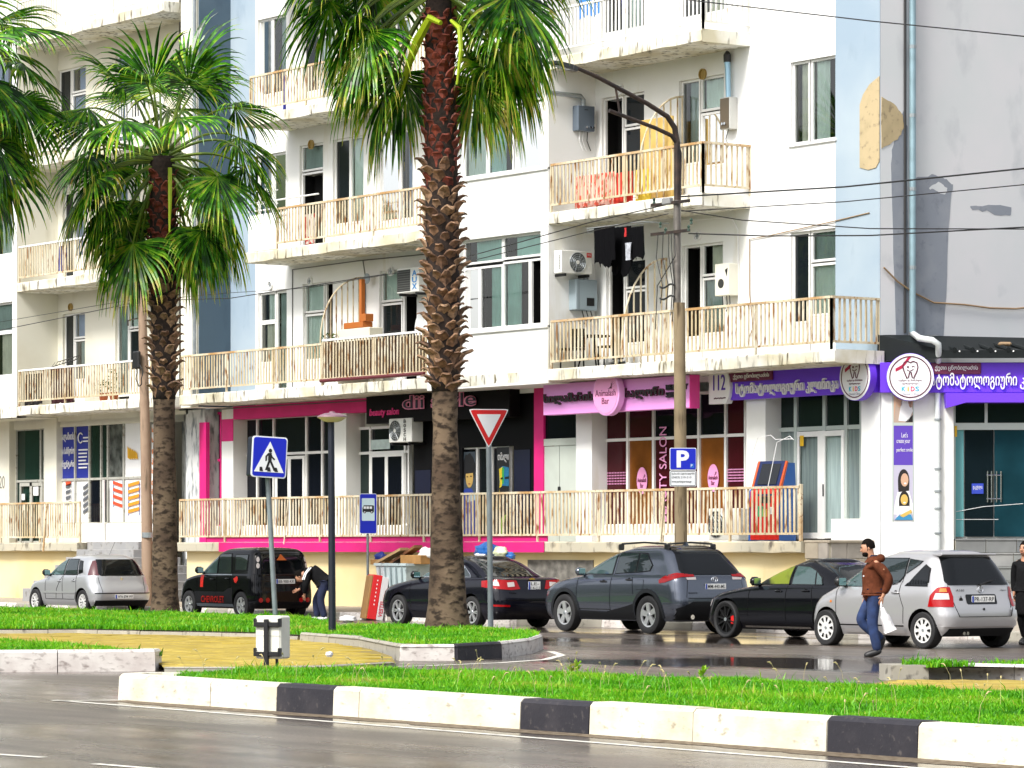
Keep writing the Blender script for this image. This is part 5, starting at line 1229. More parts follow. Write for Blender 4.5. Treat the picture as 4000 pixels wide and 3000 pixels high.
    def wheel(s, kind, rim, rim_r=.62):
        W2 = s.sp['W']/2; Rr = s.sp['R']; wd = .21
        for xa in (s.sp['xr'], s.sp['xr']+s.sp['wb']):
            for sd in (1, -1):
                c = (xa, 0, Rr); y1 = sd*(W2-.015); y0 = sd*(W2-.015-wd); sg = sd
                pr = [(Rr*rim_r, y0), (Rr*.93, y0), (Rr, y0+sg*.03), (Rr, y1-sg*.035), (Rr*.985, y1-sg*.012), (Rr*.93, y1), (Rr*(rim_r+.05), y1-sg*.004), (Rr*rim_r, y1-sg*.02)]
                w_ = part('wheel', MB().lathe(pr, c, 30, ax='y', cap=False), RUBBER, s.root, local=True, smooth=True, angle=40)
                rr = Rr*rim_r; f = y1-sg*.018; dp = y1-sg*.07
                part('brake_well', MB().lathe([(rr*1.01, dp-sg*.02), (rr*1.01, dp)], c, 24, ax='y'), BLACKM, w_, local=True)
                mb = MB().lathe([(rr*1.02, f), (rr*.9, f-sg*.004), (rr*.87, f-sg*.03), (rr*.98, f-sg*.05)], c, 30, ax='y', cap=False)
                mb.lathe([(rr*.2, f-sg*.04), (rr*.19, f-sg*.006), (.001, f-sg*.003)], c, 14, ax='y', cap=False)
                if kind == 'cover':           # plastic cover with slots: disc with dark notches
                    mb.lathe([(rr*.9, f-sg*.012), (rr*.55, f-sg*.004), (.001, f-sg*.006)], c, 30, ax='y', cap=False)
                else:
                    ns = {'five': 5, 'ten': 10, 'six2': 12, 'mesh': 10}[kind]
                    for i in range(ns):
                        a = 2*math.pi*i/ns+.2
                        if kind == 'six2': a = 2*math.pi*(i//2)/6+(.13 if i % 2 else -.13)
                        h0, h1 = {'five': (.19, .30), 'ten': (.06, .10), 'six2': (.055, .07), 'mesh': (.045, .055)}[kind]
                        ca, sa = math.cos(a), math.sin(a)
                        def q(r, t, y): return (c[0]+r*ca-t*sa, y, c[2]+r*sa+t*ca)
                        r0, r1 = rr*.15, rr*.92
                        mb.add([q(r0, -rr*h0, f-sg*.012), q(r0, rr*h0, f-sg*.012), q(r1, rr*h1*.8, f-sg*.004), q(r1, -rr*h1*.8, f-sg*.004), q(r0, -rr*h0, f-sg*.05), q(r0, rr*h0, f-sg*.05), q(r1, rr*h1*.8, f-sg*.04), q(r1, -rr*h1*.8, f-sg*.04)],
                               [(0, 1, 2, 3), (0, 3, 7, 4), (1, 5, 6, 2)])
                o = part('rim', mb, rim, w_, local=True, fix=False)
                bm = bmesh.new(); bm.from_mesh(o.data); bmesh.ops.recalc_face_normals(bm, faces=bm.faces); bm.to_mesh(o.data); bm.free()
                if kind == 'cover':
                    n = 9
                    for i in range(n):
                        a = 2*math.pi*(i+.5)/n; ca, sa = math.cos(a), math.sin(a); p2 = []
                        for r, t in ((.52, -.05), (.52, .05), (.84, .13), (.88, 0), (.84, -.13)): p2.append((c[0]+rr*(r*ca-t*sa), c[2]+rr*(r*sa+t*ca)))
                        part('rim_slot', MB().prism(p2, f+sg*.001, f+sg*.004), BLACKM, w_, local=True)
                part('hub_cap', MB().lathe([(rr*.13, f), (rr*.12, f+sg*.006), (.001, f+sg*.006)], c, 10, ax='y', cap=False), STEELG, w_, local=True)
    def plate(s, txt, y, z, wd=.5, h=.105, off=.015, two=None):
        h0 = s.hit((-3, y, z), (1, 0, 0)); x = h0.x-off
        p = part('number_plate', MB().bbox(x-.008, y-wd/2, z-h/2, x, y+wd/2, z+h/2, .004), PLATEW, s.root, local=True)
        part('plate_band', MB().box(x-.0095, y+wd/2-.045, z-h/2+.004, x-.008, y+wd/2-.004, z+h/2-.004), PLATEB, p, local=True)
        def put(t, z0, z1, a, b):
            m = fit_text(t, 0, 1, z0, z1, 0, .001, offset=.005); v = np.array(m.v)
            w3 = [(x-.0095, a+(b-a)*q[0], q[2]) for q in v]; m.v = w3; part('lettering', m, BLACK, p, local=True)
        if two: put(txt, z+.012, z+h/2-.012, y+wd*.30, y-wd*.38); put(two, z-h/2+.012, z-.012, y+wd*.44, y-wd*.44)
        else: put(txt, z-h*.32, z+h*.32, y+wd/2-.06, y-wd/2+.02)
    def rear_text(s, t, y, z, wd, h, m, name='badge'):
        q = fit_text(t, 0, 1, z-h/2, z+h/2, 0, .001); out = []
        h0 = s.hit((-3, y, z), (1, 0, 0))
        q.v = [(h0.x-.012, y-wd*(p[0]-.5), p[2]) for p in q.v]; part(name, q, m, s.root, local=True)
    def side_text(s, t, x0, x1, z0, z1, m, sd=1, name='lettering', off=.006):
        q = fit_text(t, 0, 1, z0, z1, 0, .001, offset=.02); out = []
        for p in q.v:
            x = x0+(x1-x0)*p[0]; h = s.hit((x, sd*3, p[2]), (0, -sd, 0)); out.append((x, (h.y if h else 0)+sd*off, p[2]))
        q.v = out; part(name, q, m, s.root, local=True)
    def mirror(s, x, z, m, y=None, glass=None):
        W2 = s.sp['W']/2
        for sd in (1, -1):
            h = s.hit((x, sd*3, z-.06), (0, -sd, 0)); yy = sd*(abs(h.y)-.02)
            mb = MB().bbox(x-.06, yy+sd*.06, z-.07, x+.09, yy+sd*.25, z+.09, .05).tube([(x+.03, yy, z-.06), (x+.03, yy+sd*.08, z-.04)], .03, 6)
            o = part('wing_mirror', mb, m, s.root, local=True, smooth=True, angle=60)
            part('mirror_glass', MB().bbox(x-.066, yy+sd*.08, z-.05, x-.058, yy+sd*.235, z+.07, .003), MIRG, o, local=True)
    def handle(s, x, z, m, ln=.19):
        for sd in (1, -1):
            h = s.hit((x, sd*3, z), (0, -sd, 0)); y = h.y
            o = part('door_handle', MB().bbox(x-ln/2, y-sd*.0, z-.014, x+ln/2, y+sd*.034, z+.016, .012), m, s.root, local=True, smooth=True, angle=50)
            part('handle_cup', MB().lathe([(.045, 0), (.04, sd*.003)], (x, y, z-.005), 12, ax='y'), BLACKM, o, local=True)
    def glass_set(s, wins, m, back=None, frame=None):
        for i, w_ in enumerate(wins): 
            if frame: s.panel('window_trim', inflate(w_, .022), frame, off=.006)
            s.panel('side_window', w_, m[i] if isinstance(m, list) else m, off=.012)
        if back: s.panel('rear_window', back, s.sp.get('rg', CARG), 'rear', off=.012)
def inflate(p, d):
    c = Vector((sum(a for a, b in p)/len(p), sum(b for a, b in p)/len(p))); out = []
    for a, b in p:
        v = Vector((a, b))-c; L = v.length; v = v*((L+d*1.25)/L); out.append((c.x+v.x, c.y+v.y))
    return out
PLATEW = mat('plate_white', (.80, .80, .78), .4); PLATEB = mat('plate_blue', (.02, .06, .40), .4)
CARG = mat('privacy_glass', (.004, .005, .006), .03, spec=.45); CARGL = mat('car_side_glass', (.05, .085, .085), .02, spec=1.)
CARGM = mat('tinted_side_glass', (.02, .03, .032), .02, spec=1.)
MIRG = mat('mirror_glass', (.55, .75, .75), .05, 1.)
CHROME = mat('chrome', (.75, .76, .78), .12, 1.); ALLOY = mat('silver_alloy', (.72, .73, .75), .3, .75); ALLOYW = mat('pale_alloy', (.78, .78, .76), .4, .3); DALLOY = mat('dark_alloy', (.03, .03, .032), .3, .6)
LAMPR = mat('red_lamp_lens', (.34, .004, .006), .15, coat=.2, spec=.3); LAMPC = mat('clear_lamp_lens', (.62, .55, .52), .12, coat=.6); LAMPO = mat('orange_lamp_lens', (.65, .22, .03), .15, coat=.5)
SILV = mat('silver_paint', (.52, .53, .55), .33, .55, coat=.8); SILV2 = mat('warm_silver_paint', (.50, .495, .505), .34, .55, coat=.8)
BLKP = mat('black_car_paint', (.004, .004, .006), .14, coat=.35, spec=.12); GREYP = mat('slate_car_paint', (.10, .115, .15), .26, .7, coat=1.)
NAVP = mat('midnight_car_paint', (.006, .006, .011), .14, coat=.5, spec=.12); TRIMD = mat('dark_plastic_trim', (.010, .0105, .012), .6, spec=.2); TRIMG = mat('grey_plastic_trim', (.016, .018, .021), .55, spec=.25)

# rows: z, x_rear, x_front, half width, rear corner radius, front corner radius, front taper
# ---- 1. silver hatchback with dark tailgate glass (far left)
s1 = dict(L=3.82, W=1.65, R=.295, xr=.66, wb=2.49, sharp=30,
  low=[(.20, .16, 3.62, .74, .2, .3, .06), (.34, .02, 3.78, .805, .28, .42, .07), (.50, .0, 3.82, .822, .30, .5, .07), (.62, .03, 3.80, .825, .32, .55, .07), (.74, .10, 3.70, .822, .34, .6, .07), (.82, .13, 3.42, .815, .34, .7, .07), (.90, .15, 3.05, .80, .34, .8, .06), (.945, .17, 2.92, .785, .33, .8, .06)],
  gh=[(.95, .18, 2.88, .765, .32, .5, .08), (1.10, .26, 2.58, .725, .33, .45, .06), (1.25, .36, 2.26, .67, .33, .4, .05), (1.36, .46, 1.96, .60, .32, .38, .04), (1.40, .54, 1.82, .53, .3, .36, .03)])
c = Car('silver_hatchback', 'silver five door hatchback with dark tailgate glass before the left terrace', s1, 320, 41.0, SILV)
c.glass_set([[(2.62, .96), (2.55, 1.02), (2.1, 1.29), (1.72, 1.34), (1.72, .96)], [(1.64, .96), (1.64, 1.34), (1.12, 1.33), (.98, .97)], [(.92, 1.0), (1.04, 1.30), (.86, 1.27), (.72, 1.03)]], [CARGL, CARGM, CARG], [(-.56, .94), (.56, .94), (.60, 1.0), (.52, 1.34), (-.52, 1.34), (-.60, 1.0)], TRIMD)
c.panel('tail_lamp', [(.30, .95), (1.05, .95), (.95, 1.30), (.42, 1.32)], mat('smoked_lamp', (.10, .03, .035), .15, coat=.6), 'round', ctr=(.62, .45), off=.008)
c.panel('bumper_lower', [(-.72, .2), (.72, .2), (.74, .34), (-.74, .34)], TRIMD, 'rear', off=.006)
c.seam([(2.02, .38), (1.98, .6), (1.68, .97)], wd=.014); c.seam([(1.68, .97), (1.66, .36), (2.6, .36), (2.62, .95)]); c.seam([(1.66, .36), (1.05, .36), (.93, .55), (.96, .97)])
c.seam([(-.58, .50), (-.62, .9)], 'rear'); c.seam([(.58, .50), (.62, .9)], 'rear'); c.seam([(-.58, .52), (.58, .52)], 'rear'); c.panel('side_strip', [(.98, .50), (2.75, .50), (2.75, .55), (.98, .55)], SILV, off=.014)
c.panel('bumper_strip', [(-.76, .50), (.76, .50), (.76, .525), (-.76, .525)], TRIMD, 'rear', off=.006)
c.plate('WW-894-WF', 0, .43); c.mirror(2.45, 1.0, TRIMD); c.handle(1.82, .80, SILV); c.handle(1.08, .82, SILV); c.wheel('ten', ALLOYW, .66)
part('badge', MB().lathe([(.035, -.005), (.035, .0)], (c.hit((-3, 0, .86), (1, 0, 0)).x-.004, 0, .86), 16, ax='x'), CHROME, c.root, local=True)
part('aerial', MB().tube([(.75, 0, 1.44), (.45, 0, 1.78)], .006, 4), BLACK, c.root, local=True)

# ---- 2. black boxy small SUV with red stickers
s2 = dict(L=3.62, W=1.61, R=.315, xr=.62, wb=2.36, sharp=34,
  low=[(.24, .10, 3.50, .74, .16, .3, .04), (.40, .0, 3.6, .80, .2, .38, .04), (.55, .0, 3.62, .805, .2, .42, .05), (.75, .02, 3.6, .80, .2, .5, .05), (.88, .03, 3.5, .795, .2, .55, .05), (.97, .04, 3.2, .785, .2, .6, .05), (1.02, .04, 2.76, .775, .2, .6, .05)],
  gh=[(1.03, .05, 2.72, .765, .2, .4, .06), (1.2, .08, 2.42, .735, .2, .36, .05), (1.4, .12, 2.05, .70, .2, .34, .04), (1.52, .17, 1.82, .66, .2, .3, .03), (1.57, .24, 1.70, .62, .2, .28, .03)])
c = Car('black_suv', 'small boxy black off-roader with red stickers on its side', s2, 939, 41.0, BLKP)
c.glass_set([[(2.5, 1.04), (2.08, 1.44), (1.78, 1.47), (1.74, 1.04)], [(1.66, 1.04), (1.70, 1.47), (1.18, 1.48), (1.06, 1.04)], [(.88, 1.12), (.96, 1.46), (.42, 1.46), (.40, 1.12)]], [CARGL, CARGM, CARGM], [(-.56, 1.06), (.56, 1.06), (.54, 1.48), (-.54, 1.48)], TRIMD)
c.panel('tail_lamp', ellipse(.55, 1.36, .11, .062, 14), LAMPC, 'round', ctr=(.4, .45), off=.01, n=.05); c.panel('tail_lamp', ellipse(.55, 1.22, .11, .062, 14), LAMPC, 'round', ctr=(.4, .45), off=.01, n=.05)
for y in (.62, .44, -.44, -.62): c.panel('reflector', ellipse(y, .44, .055, .055, 14), LAMPR, 'rear', off=.01)
STK = mat('red_sticker', (.72, .015, .006), .45)
c.side_text('CHEVROLET', 2.36, 1.30, .37, .52, STK, off=.02); c.panel('sticker', [(2.44, .72), (2.44, 1.0), (2.30, 1.0), (2.30, .72)], STK, off=.006, sides=(1,)); c.panel('sticker', [(.92, .92), (.78, .98), (.72, .94), (.72, .88), (.80, .82), (.86, .84)], STK, off=.006, sides=(1,))
c.panel('side_sill', [(.95, .28), (2.62, .28), (2.62, .345), (.95, .345)], mat('satin_grey_sill', (.16, .19, .22), .3, .5), off=.012)
c.panel('side_cladding', [(.95, .35), (2.62, .35), (2.70, .62), (1.35, .62), (1.12, .70), (.95, .72)], TRIMD, off=.006)
c.seam([(1.70, .40), (1.70, 1.0)]); c.seam([(2.58, .5), (2.62, 1.0)]); c.seam([(1.06, 1.0), (1.1, .72)]); c.panel('belt_trim', [(1.0, 1.0), (2.6, 1.0), (2.6, 1.022), (1.0, 1.022)], STEELG, off=.008)
c.plate('BB-988-KK', -.04, .86); c.mirror(2.36, 1.1, BLKP); c.handle(1.88, .9, BLKP); c.handle(1.18, .92, BLKP); c.wheel('five', ALLOY, .6)
part('warning_triangle', MB().prism([(-.10, 1.34), (.16, 1.34), (.06, 1.48)], .06, .07, plane='yz'), mat('orange_triangle', (.65, .14, .02), .5), c.root, local=True)

# ---- 3. black saloon behind the tall palm
s3 = dict(L=4.6, W=1.80, R=.325, xr=.95, wb=2.70, sharp=30,
  low=[(.18, .18, 4.42, .80, .2, .3, .05), (.36, .03, 4.56, .875, .3, .45, .06), (.55, .0, 4.6, .895, .34, .55, .06), (.72, .02, 4.56, .895, .36, .62, .06), (.84, .06, 4.35, .885, .36, .7, .06), (.93, .08, 3.9, .87, .36, .8, .06), (.99, .10, 3.5, .845, .34, .8, .06), (1.02, .16, 3.36, .82, .34, .8, .06)],
  gh=[(1.025, .50, 3.32, .78, .4, .5, .07), (1.12, .72, 3.06, .745, .4, .45, .06), (1.26, 1.02, 2.66, .69, .38, .4, .05), (1.37, 1.30, 2.28, .62, .36, .36, .04), (1.405, 1.46, 2.10, .56, .34, .34, .03)])
c = Car('black_saloon', 'glossy black saloon half hidden behind the tall palm trunk', s3, 1839, 40.3, NAVP)
c.glass_set([[(3.1, 1.03), (2.62, 1.28), (2.3, 1.335), (2.14, 1.335), (2.14, 1.03)], [(2.06, 1.03), (2.06, 1.335), (1.72, 1.33), (1.44, 1.25), (1.44, 1.03)], [(1.40, 1.04), (1.40, 1.23), (1.18, 1.10), (1.12, 1.04)]], [CARGL, CARGL, CARGM], [(-.66, 1.05), (.66, 1.05), (.52, 1.345), (-.52, 1.345)], CHROME)
c.panel('tail_lamp', [(.0, .80), (.3, .78), (.62, .80), (1.25, .84), (1.3, .96), (.7, .99), (.1, .97)], LAMPR, 'round', ctr=(.75, .30), off=.008)
c.panel('lamp_inner', [(.18, .85), (.40, .84), (.42, .93), (.2, .94)], LAMPC, 'round', ctr=(.75, .30), off=.014); c.panel('lamp_inner', [(.62, .86), (.92, .88), (.94, .95), (.66, .95)], LAMPC, 'round', ctr=(.75, .30), off=.014)
c.panel('reflector', [(.35, .44), (.8, .45), (.8, .49), (.35, .48)], LAMPR, 'round', ctr=(.75, .3), off=.008)
c.seam([(-.72, .58), (.72, .58)], 'rear'); c.seam([(2.10, .36), (2.10, 1.0)]); c.seam([(1.36, .5), (1.44, 1.0)]); c.seam([(3.2, .4), (3.22, .95)])
c.plate('LE-', -.05, .86, .30, .17, two='014-LU'); c.mirror(2.98, 1.06, BLKP); c.handle(2.3, .90, BLKP); c.handle(1.52, .92, BLKP); c.wheel('six2', ALLOY, .68)
part('badge', MB().prism([(-.07, .985), (.07, .985), (.07, 1.005), (.025, 1.005), (.03, 1.02), (-.03, 1.02), (-.025, 1.005), (-.07, 1.005)], .045, .06, plane='yz'), mat('gold_badge', (.75, .48, .06), .25, .8), c.root, local=True)
c.rear_text('PREMIER', .38, .985, .14, .025, CHROME); c.rear_text('Turbo', .5, .72, .16, .04, CHROME)

# ---- 4. slate crossover SUV
s4 = dict(L=4.60, W=1.855, R=.362, xr=.95, wb=2.69, sharp=28,
  low=[(.24, .20, 4.40, .82, .2, .3, .05), (.40, .06, 4.56, .89, .24, .42, .05), (.60, .0, 4.6, .92, .26, .5, .05), (.78, .02, 4.57, .922, .28, .58, .05), (.92, .05, 4.42, .915, .28, .66, .05), (1.02, .07, 4.05, .90, .28, .75, .05), (1.09, .10, 3.62, .875, .28, .8, .05), (1.11, .12, 3.52, .86, .28, .8, .05)],
  gh=[(1.115, .13, 3.48, .83, .26, .5, .08), (1.28, .27, 3.06, .77, .28, .45, .06), (1.45, .43, 2.62, .71, .30, .4, .05), (1.57, .56, 2.22, .645, .30, .36, .04), (1.615, .70, 2.0, .59, .3, .34, .03)])
c = Car('slate_suv', 'slate grey sport utility car with roof rails and five spoke wheels', s4, 2529, 40.4, GREYP)
c.glass_set([[(3.24, 1.12), (2.70, 1.46), (2.42, 1.52), (2.20, 1.53), (2.20, 1.13)], [(2.10, 1.14), (2.10, 1.53), (1.50, 1.52), (1.44, 1.17)], [(1.40, 1.17), (1.44, 1.52), (1.22, 1.50), (.98, 1.30), (1.02, 1.20)]], [CARGL, CARGM, CARGM], [(-.68, 1.13), (.68, 1.13), (.70, 1.22), (.56, 1.56), (-.56, 1.56), (-.70, 1.22)], TRIMD)
c.panel('spoiler', [(.50, -.58), (.50, .58), (.86, .54), (.86, -.54)], BLKP, 'top', off=.012)
c.panel('tail_lamp', [(.05, 1.09), (.5, 1.08), (.95, .98), (1.25, .96), (1.28, 1.02), (1.0, 1.10), (.6, 1.16), (.05, 1.13)], LAMPR, 'round', ctr=(.75, .42), off=.012)
c.panel('lamp_inner', [(.02, 1.03), (.32, 1.03), (.36, 1.07), (.02, 1.08)], LAMPC, 'round', ctr=(.75, .42), off=.012)
c.panel('tailgate_panel', [(-.7, .70), (.7, .70), (.62, 1.09), (-.62, 1.09)], GREYP, 'rear', off=.006); c.seam([(-.66, .68), (.66, .68)], 'rear'); c.seam([(.70, .70), (.62, 1.1)], 'rear'); c.seam([(-.70, .70), (-.62, 1.1)], 'rear')
c.panel('bumper_cladding', [(-.9, .27), (.9, .27), (.9, .48), (.55, .62), (-.55, .62), (-.9, .48)], TRIMD, 'rear', off=.01)
def arch(c, xa, m, w_=.075, a0=-8, a1=188, off=.012):
    r0 = c.Rc+.002; r1 = c.Rc+w_; Rr = c.sp['R']; P = []
    for i in range(15): a = R(a0+(a1-a0)*i/14); P.append((xa+r0*math.cos(a), Rr+r0*math.sin(a)))
    for i in range(15): a = R(a1+(a0-a1)*i/14); P.append((xa+r1*math.cos(a), Rr+r1*math.sin(a)))
    c.panel('arch_cladding', P, m, off=off, n=.12)
for xa in (.95, 3.64): arch(c, xa, TRIMG)
c.panel('sill_cladding', [(1.40, .26), (3.20, .26), (3.22, .42), (2.3, .40), (1.6, .52), (1.40, .56)], TRIMD, off=.012)
c.seam([(2.15, .42), (2.12, 1.12)]); c.seam([(1.40, .75), (1.45, 1.12)]); c.seam([(3.26, .5), (3.22, 1.10)]); c.seam([(2.15, .45), (3.24, .45)])
c.panel('fuel_flap', rrect(1.08, .84, 1.28, 1.02, .03), GREYP, off=.006, sides=(1,)); c.seam([(1.08, .84), (1.28, .84), (1.28, 1.02), (1.08, 1.02), (1.08, .84)], sides=(1,), wd=.008)
for sd in (1, -1):
    part('roof_rail', MB().tube([(2.3, sd*.55, 1.60), (2.2, sd*.56, 1.70), (1.5, sd*.56, 1.73), (.85, sd*.55, 1.70), (.72, sd*.54, 1.62)], .02, 6), BLACK, c.root, local=True)
    for x in (2.24, .80): part('rail_foot', MB().bbox(x-.07, sd*.55-.03, 1.58, x+.07, sd*.55+.03, 1.70, .02), BLACK, c.root, local=True)
part('aerial', MB().prism([(.86, 1.66), (1.06, 1.66), (.92, 1.73)], -.02, .02), GREYP, c.root, local=True)
c.plate('MM-440-ML', .0, .90); c.mirror(3.08, 1.16, GREYP); c.handle(2.36, .98, BLACK); c.handle(1.54, 1.02, BLACK); c.wheel('five', ALLOY, .64)
x = c.hit((-3, 0, 1.03), (1, 0, 0)).x-.012
part('badge', MB().tube([(x, .075*math.cos(a), 1.03+.05*math.sin(a)) for a in [i*math.pi/8 for i in range(17)]], .008, 4).tube([(x, .03*math.cos(a), 1.03+.045*math.sin(a)) for a in [i*math.pi/6 for i in range(13)]], .006, 4).tube([(x, .055*math.cos(a), 1.055+.018*math.sin(a)) for a in [i*math.pi/6 for i in range(13)]], .006, 4), CHROME, c.root, local=True)
c.rear_text('RAV4', .55, .78, .2, .035, CHROME)
part('exhaust_pipe', MB().lathe([(.045, -.02), (.045, .2)], (.08, .52, .33), 12, ax='x'), CHROME, c.root, local=True)

# ---- 5. black saloon with dark wheels
s5 = dict(L=4.69, W=1.81, R=.335, xr=1.02, wb=2.84, sharp=30,
  low=[(.17, .2, 4.5, .80, .2, .3, .05), (.34, .03, 4.66, .88, .3, .45, .06), (.52, .0, 4.69, .90, .34, .6, .06), (.70, .02, 4.64, .90, .36, .66, .06), (.80, .05, 4.45, .89, .38, .72, .06), (.88, .08, 4.05, .875, .38, .8, .06), (.94, .12, 3.6, .85, .36, .8, .06), (.97, .2, 3.42, .82, .36, .8, .06)],
  gh=[(.975, .62, 3.36, .775, .42, .5, .07), (1.08, .86, 3.08, .74, .42, .45, .06), (1.22, 1.16, 2.70, .68, .4, .4, .05), (1.34, 1.48, 2.32, .61, .38, .36, .04), (1.38, 1.66, 2.14, .55, .36, .34, .03)])
c = Car('black_saloon', 'low black saloon with open driver window and black wheels, third from right of the parked row' if False else 'low black saloon with black wheels and its front window down', s5, 2831, 39.9, BLKP, px_is='front')
c.glass_set([[(3.12, .985), (2.66, 1.24), (2.36, 1.30), (2.20, 1.305), (2.20, .985)], [(2.10, .985), (2.10, 1.305), (1.74, 1.29), (1.52, 1.22), (1.46, .985)], [(1.42, .985), (1.48, 1.20), (1.32, 1.10), (1.26, .985)]], [mat('open_window_view', (.16, .20, .02), .5, spec=.2, col2=(.012, .014, .012), scale=1.4, lo=.5, hi=.62), CARGL, CARGL], [(-.66, 1.0), (.66, 1.0), (.5, 1.32), (-.5, 1.32)], TRIMD)
c.panel('tail_lamp', [(.1, .72), (1.0, .74), (1.0, .86), (.1, .84)], LAMPR, 'round', ctr=(.8, .3), off=.008)
c.panel('head_lamp', [(4.36, .58), (4.62, .56), (4.58, .66), (4.30, .70)], LAMPC, off=.008)
c.seam([(2.15, .34), (2.15, .95)]); c.seam([(1.36, .5), (1.46, .95)]); c.seam([(3.24, .4), (3.2, .92)]); c.panel('sill_trim', [(1.5, .20), (3.35, .20), (3.35, .235), (1.5, .235)], CHROME, off=.012)
c.plate('AB-505-CD' if False else 'OO-112-TT' if False else '', 0, .6) if False else None
c.mirror(3.0, 1.02, BLKP); c.handle(2.36, .86, BLKP); c.handle(1.60, .87, BLKP); c.wheel('mesh', DALLOY, .8)
for sd in (1, -1): part('brake_caliper', MB().bbox(1.02+2.84-.24, sd*(.905-.075), .25, 1.02+2.84-.13, sd*(.905-.045), .42, .015), mat('red_caliper', (.55, .01, .01), .4), c.root, local=True)

# ---- 6. silver compact with tall body, nearest car
s6 = dict(L=3.58, W=1.72, R=.298, xr=.56, wb=2.42, sharp=30,
  low=[(.20, .14, 3.46, .76, .2, .3, .05), (.36, .03, 3.55, .835, .28, .4, .06), (.52, .0, 3.58, .857, .32, .5, .06), (.66, .02, 3.56, .86, .34, .56, .06), (.80, .07, 3.46, .857, .34, .62, .06), (.92, .10, 3.24, .845, .34, .68, .06), (1.02, .12, 2.98, .825, .34, .7, .06), (1.06, .13, 2.86, .81, .33, .7, .06)],
  gh=[(1.065, .14, 2.84, .79, .32, .5, .08), (1.2, .22, 2.56, .755, .33, .45, .06), (1.36, .32, 2.20, .70, .33, .4, .05), (1.49, .41, 1.86, .635, .32, .36, .04), (1.535, .50, 1.70, .57, .3, .34, .03)])
c = Car('silver_compact', 'tall silver compact car with red tail lamps, nearest of the parked row', s6, 3602, 38.2, SILV2)
c.glass_set([[(2.74, 1.0), (2.62, 1.10), (2.06, 1.42), (1.80, 1.455), (1.74, 1.0)], [(1.66, 1.0), (1.72, 1.455), (1.08, 1.45), (1.08, 1.18), (1.2, 1.06)], [(1.02, 1.22), (1.02, 1.44), (.72, 1.41), (.78, 1.36)], [(.98, 1.02), (.62, 1.34), (.50, 1.28), (.46, 1.02)]], [CARGL, CARGM, CARGM, CARG], [(-.66, 1.03), (.66, 1.03), (.68, 1.10), (.56, 1.48), (-.56, 1.48), (-.68, 1.10)], TRIMD)
c.panel('tail_lamp', [(.30, .68), (1.08, .68), (1.0, .86), (.74, 1.0), (.36, 1.0), (.28, .85)], LAMPR, 'round', ctr=(.62, .45), off=.010)
c.panel('lamp_inner', [(.40, .80), (.88, .80), (.80, .90), (.42, .90)], LAMPC, 'round', ctr=(.62, .45), off=.016); c.panel('lamp_inner', [(.46, .92), (.70, .92), (.66, .98), (.48, .98)], LAMPO, 'round', ctr=(.62, .45), off=.016)
c.panel('bumper', [(-.83, .36), (.83, .36), (.84, .60), (.62, .64), (.56, .52), (-.56, .52), (-.62, .64), (-.84, .60)], SILV2, 'rear', off=.03); c.panel('bumper_lower', [(-.74, .2), (.74, .2), (.70, .33), (-.70, .33)], TRIMD, 'rear', off=.008)
c.seam([(.62, .66), (.56, .52), (-.56, .52), (-.62, .66)], 'rear', off=.032); c.seam([(.66, 1.02), (.60, .66)], 'rear'); c.seam([(-.66, 1.02), (-.60, .66)], 'rear')
c.seam([(1.70, .36), (1.70, 1.0)]); c.seam([(2.72, .44), (2.74, .98)]); c.seam([(1.08, 1.16), (1.12, .90), (1.0, .66), (1.02, .4)]); c.seam([(1.02, .36), (2.66, .36)], wd=.02)
c.panel('side_sill', [(1.0, .235), (2.52, .235), (2.52, .31), (1.0, .31)], SILV2, off=.03)
c.panel('plate_recess', rrect(-.32, .72, .34, .88, .03), TRIMG, 'rear', off=.005); c.plate('PR-137-RP', -.02, .80, .5, .11, .014)
c.rear_text('A160', .44, .945, .17, .036, CHROME); c.rear_text('classic', -.50, .945, .14, .028, CHROME)
x = c.hit((-3, 0, .95), (1, 0, 0)).x-.012
st = MB().tube([(x, .055*math.cos(a), .955+.055*math.sin(a)) for a in [i*math.pi/9 for i in range(19)]], .006, 4)
for k in range(3): st.tube([(x, 0, .955), (x, .052*math.sin(k*2*math.pi/3), .955+.052*math.cos(k*2*math.pi/3))], .006, 4)
part('badge', st, CHROME, c.root, local=True)
xs = c.hit((-3, .44, .80), (1, 0, 0)).x
part('sticker', MB().prism(ellipse(.45, .79, .038, .042, 14), xs-.008, xs-.004, plane='yz').prism([(.44, .835), (.452, .86), (.462, .855), (.452, .83)], xs-.008, xs-.004, plane='yz'), BLACK, c.root, local=True)
part('lock', MB().lathe([(.022, -.01), (.022, 0)], (c.hit((-3, 0, .64), (1, 0, 0)).x-.002, 0, .64), 12, ax='x'), BLACK, c.root, local=True)
xw = c.hit((-3, -.02, 1.04), (1, 0, 0)).x
part('rear_wiper', MB().tube([(xw-.03, .02, 1.03), (xw-.025, -.12, 1.07), (xw-.02, -.3, 1.11)], [.02, .014, .008], 5), BLACK, c.root, local=True)
part('brake_lamp', MB().bbox(xw+.05, -.02, 1.075, xw+.07, .2, 1.10, .004), LAMPR, c.root, local=True)
part('spoiler', MB().bbox(.36, -.6, 1.505, .60, .6, 1.54, .015), SILV2, c.root, local=True)
part('exhaust_pipe', MB().lathe([(.03, -.02), (.03, .2)], (.06, .40, .25), 10, ax='x').lathe([(.03, -.02), (.03, .2)], (.06, .32, .25), 10, ax='x'), CHROME, c.root, local=True)
c.mirror(2.52, 1.06, BLACK); c.handle(1.82, .88, SILV2); c.handle(1.20, .90, SILV2); c.wheel('cover', ALLOYW, .68)
c.panel('indicator', ellipse(2.86, .74, .028, .022, 10), LAMPO, off=.008)
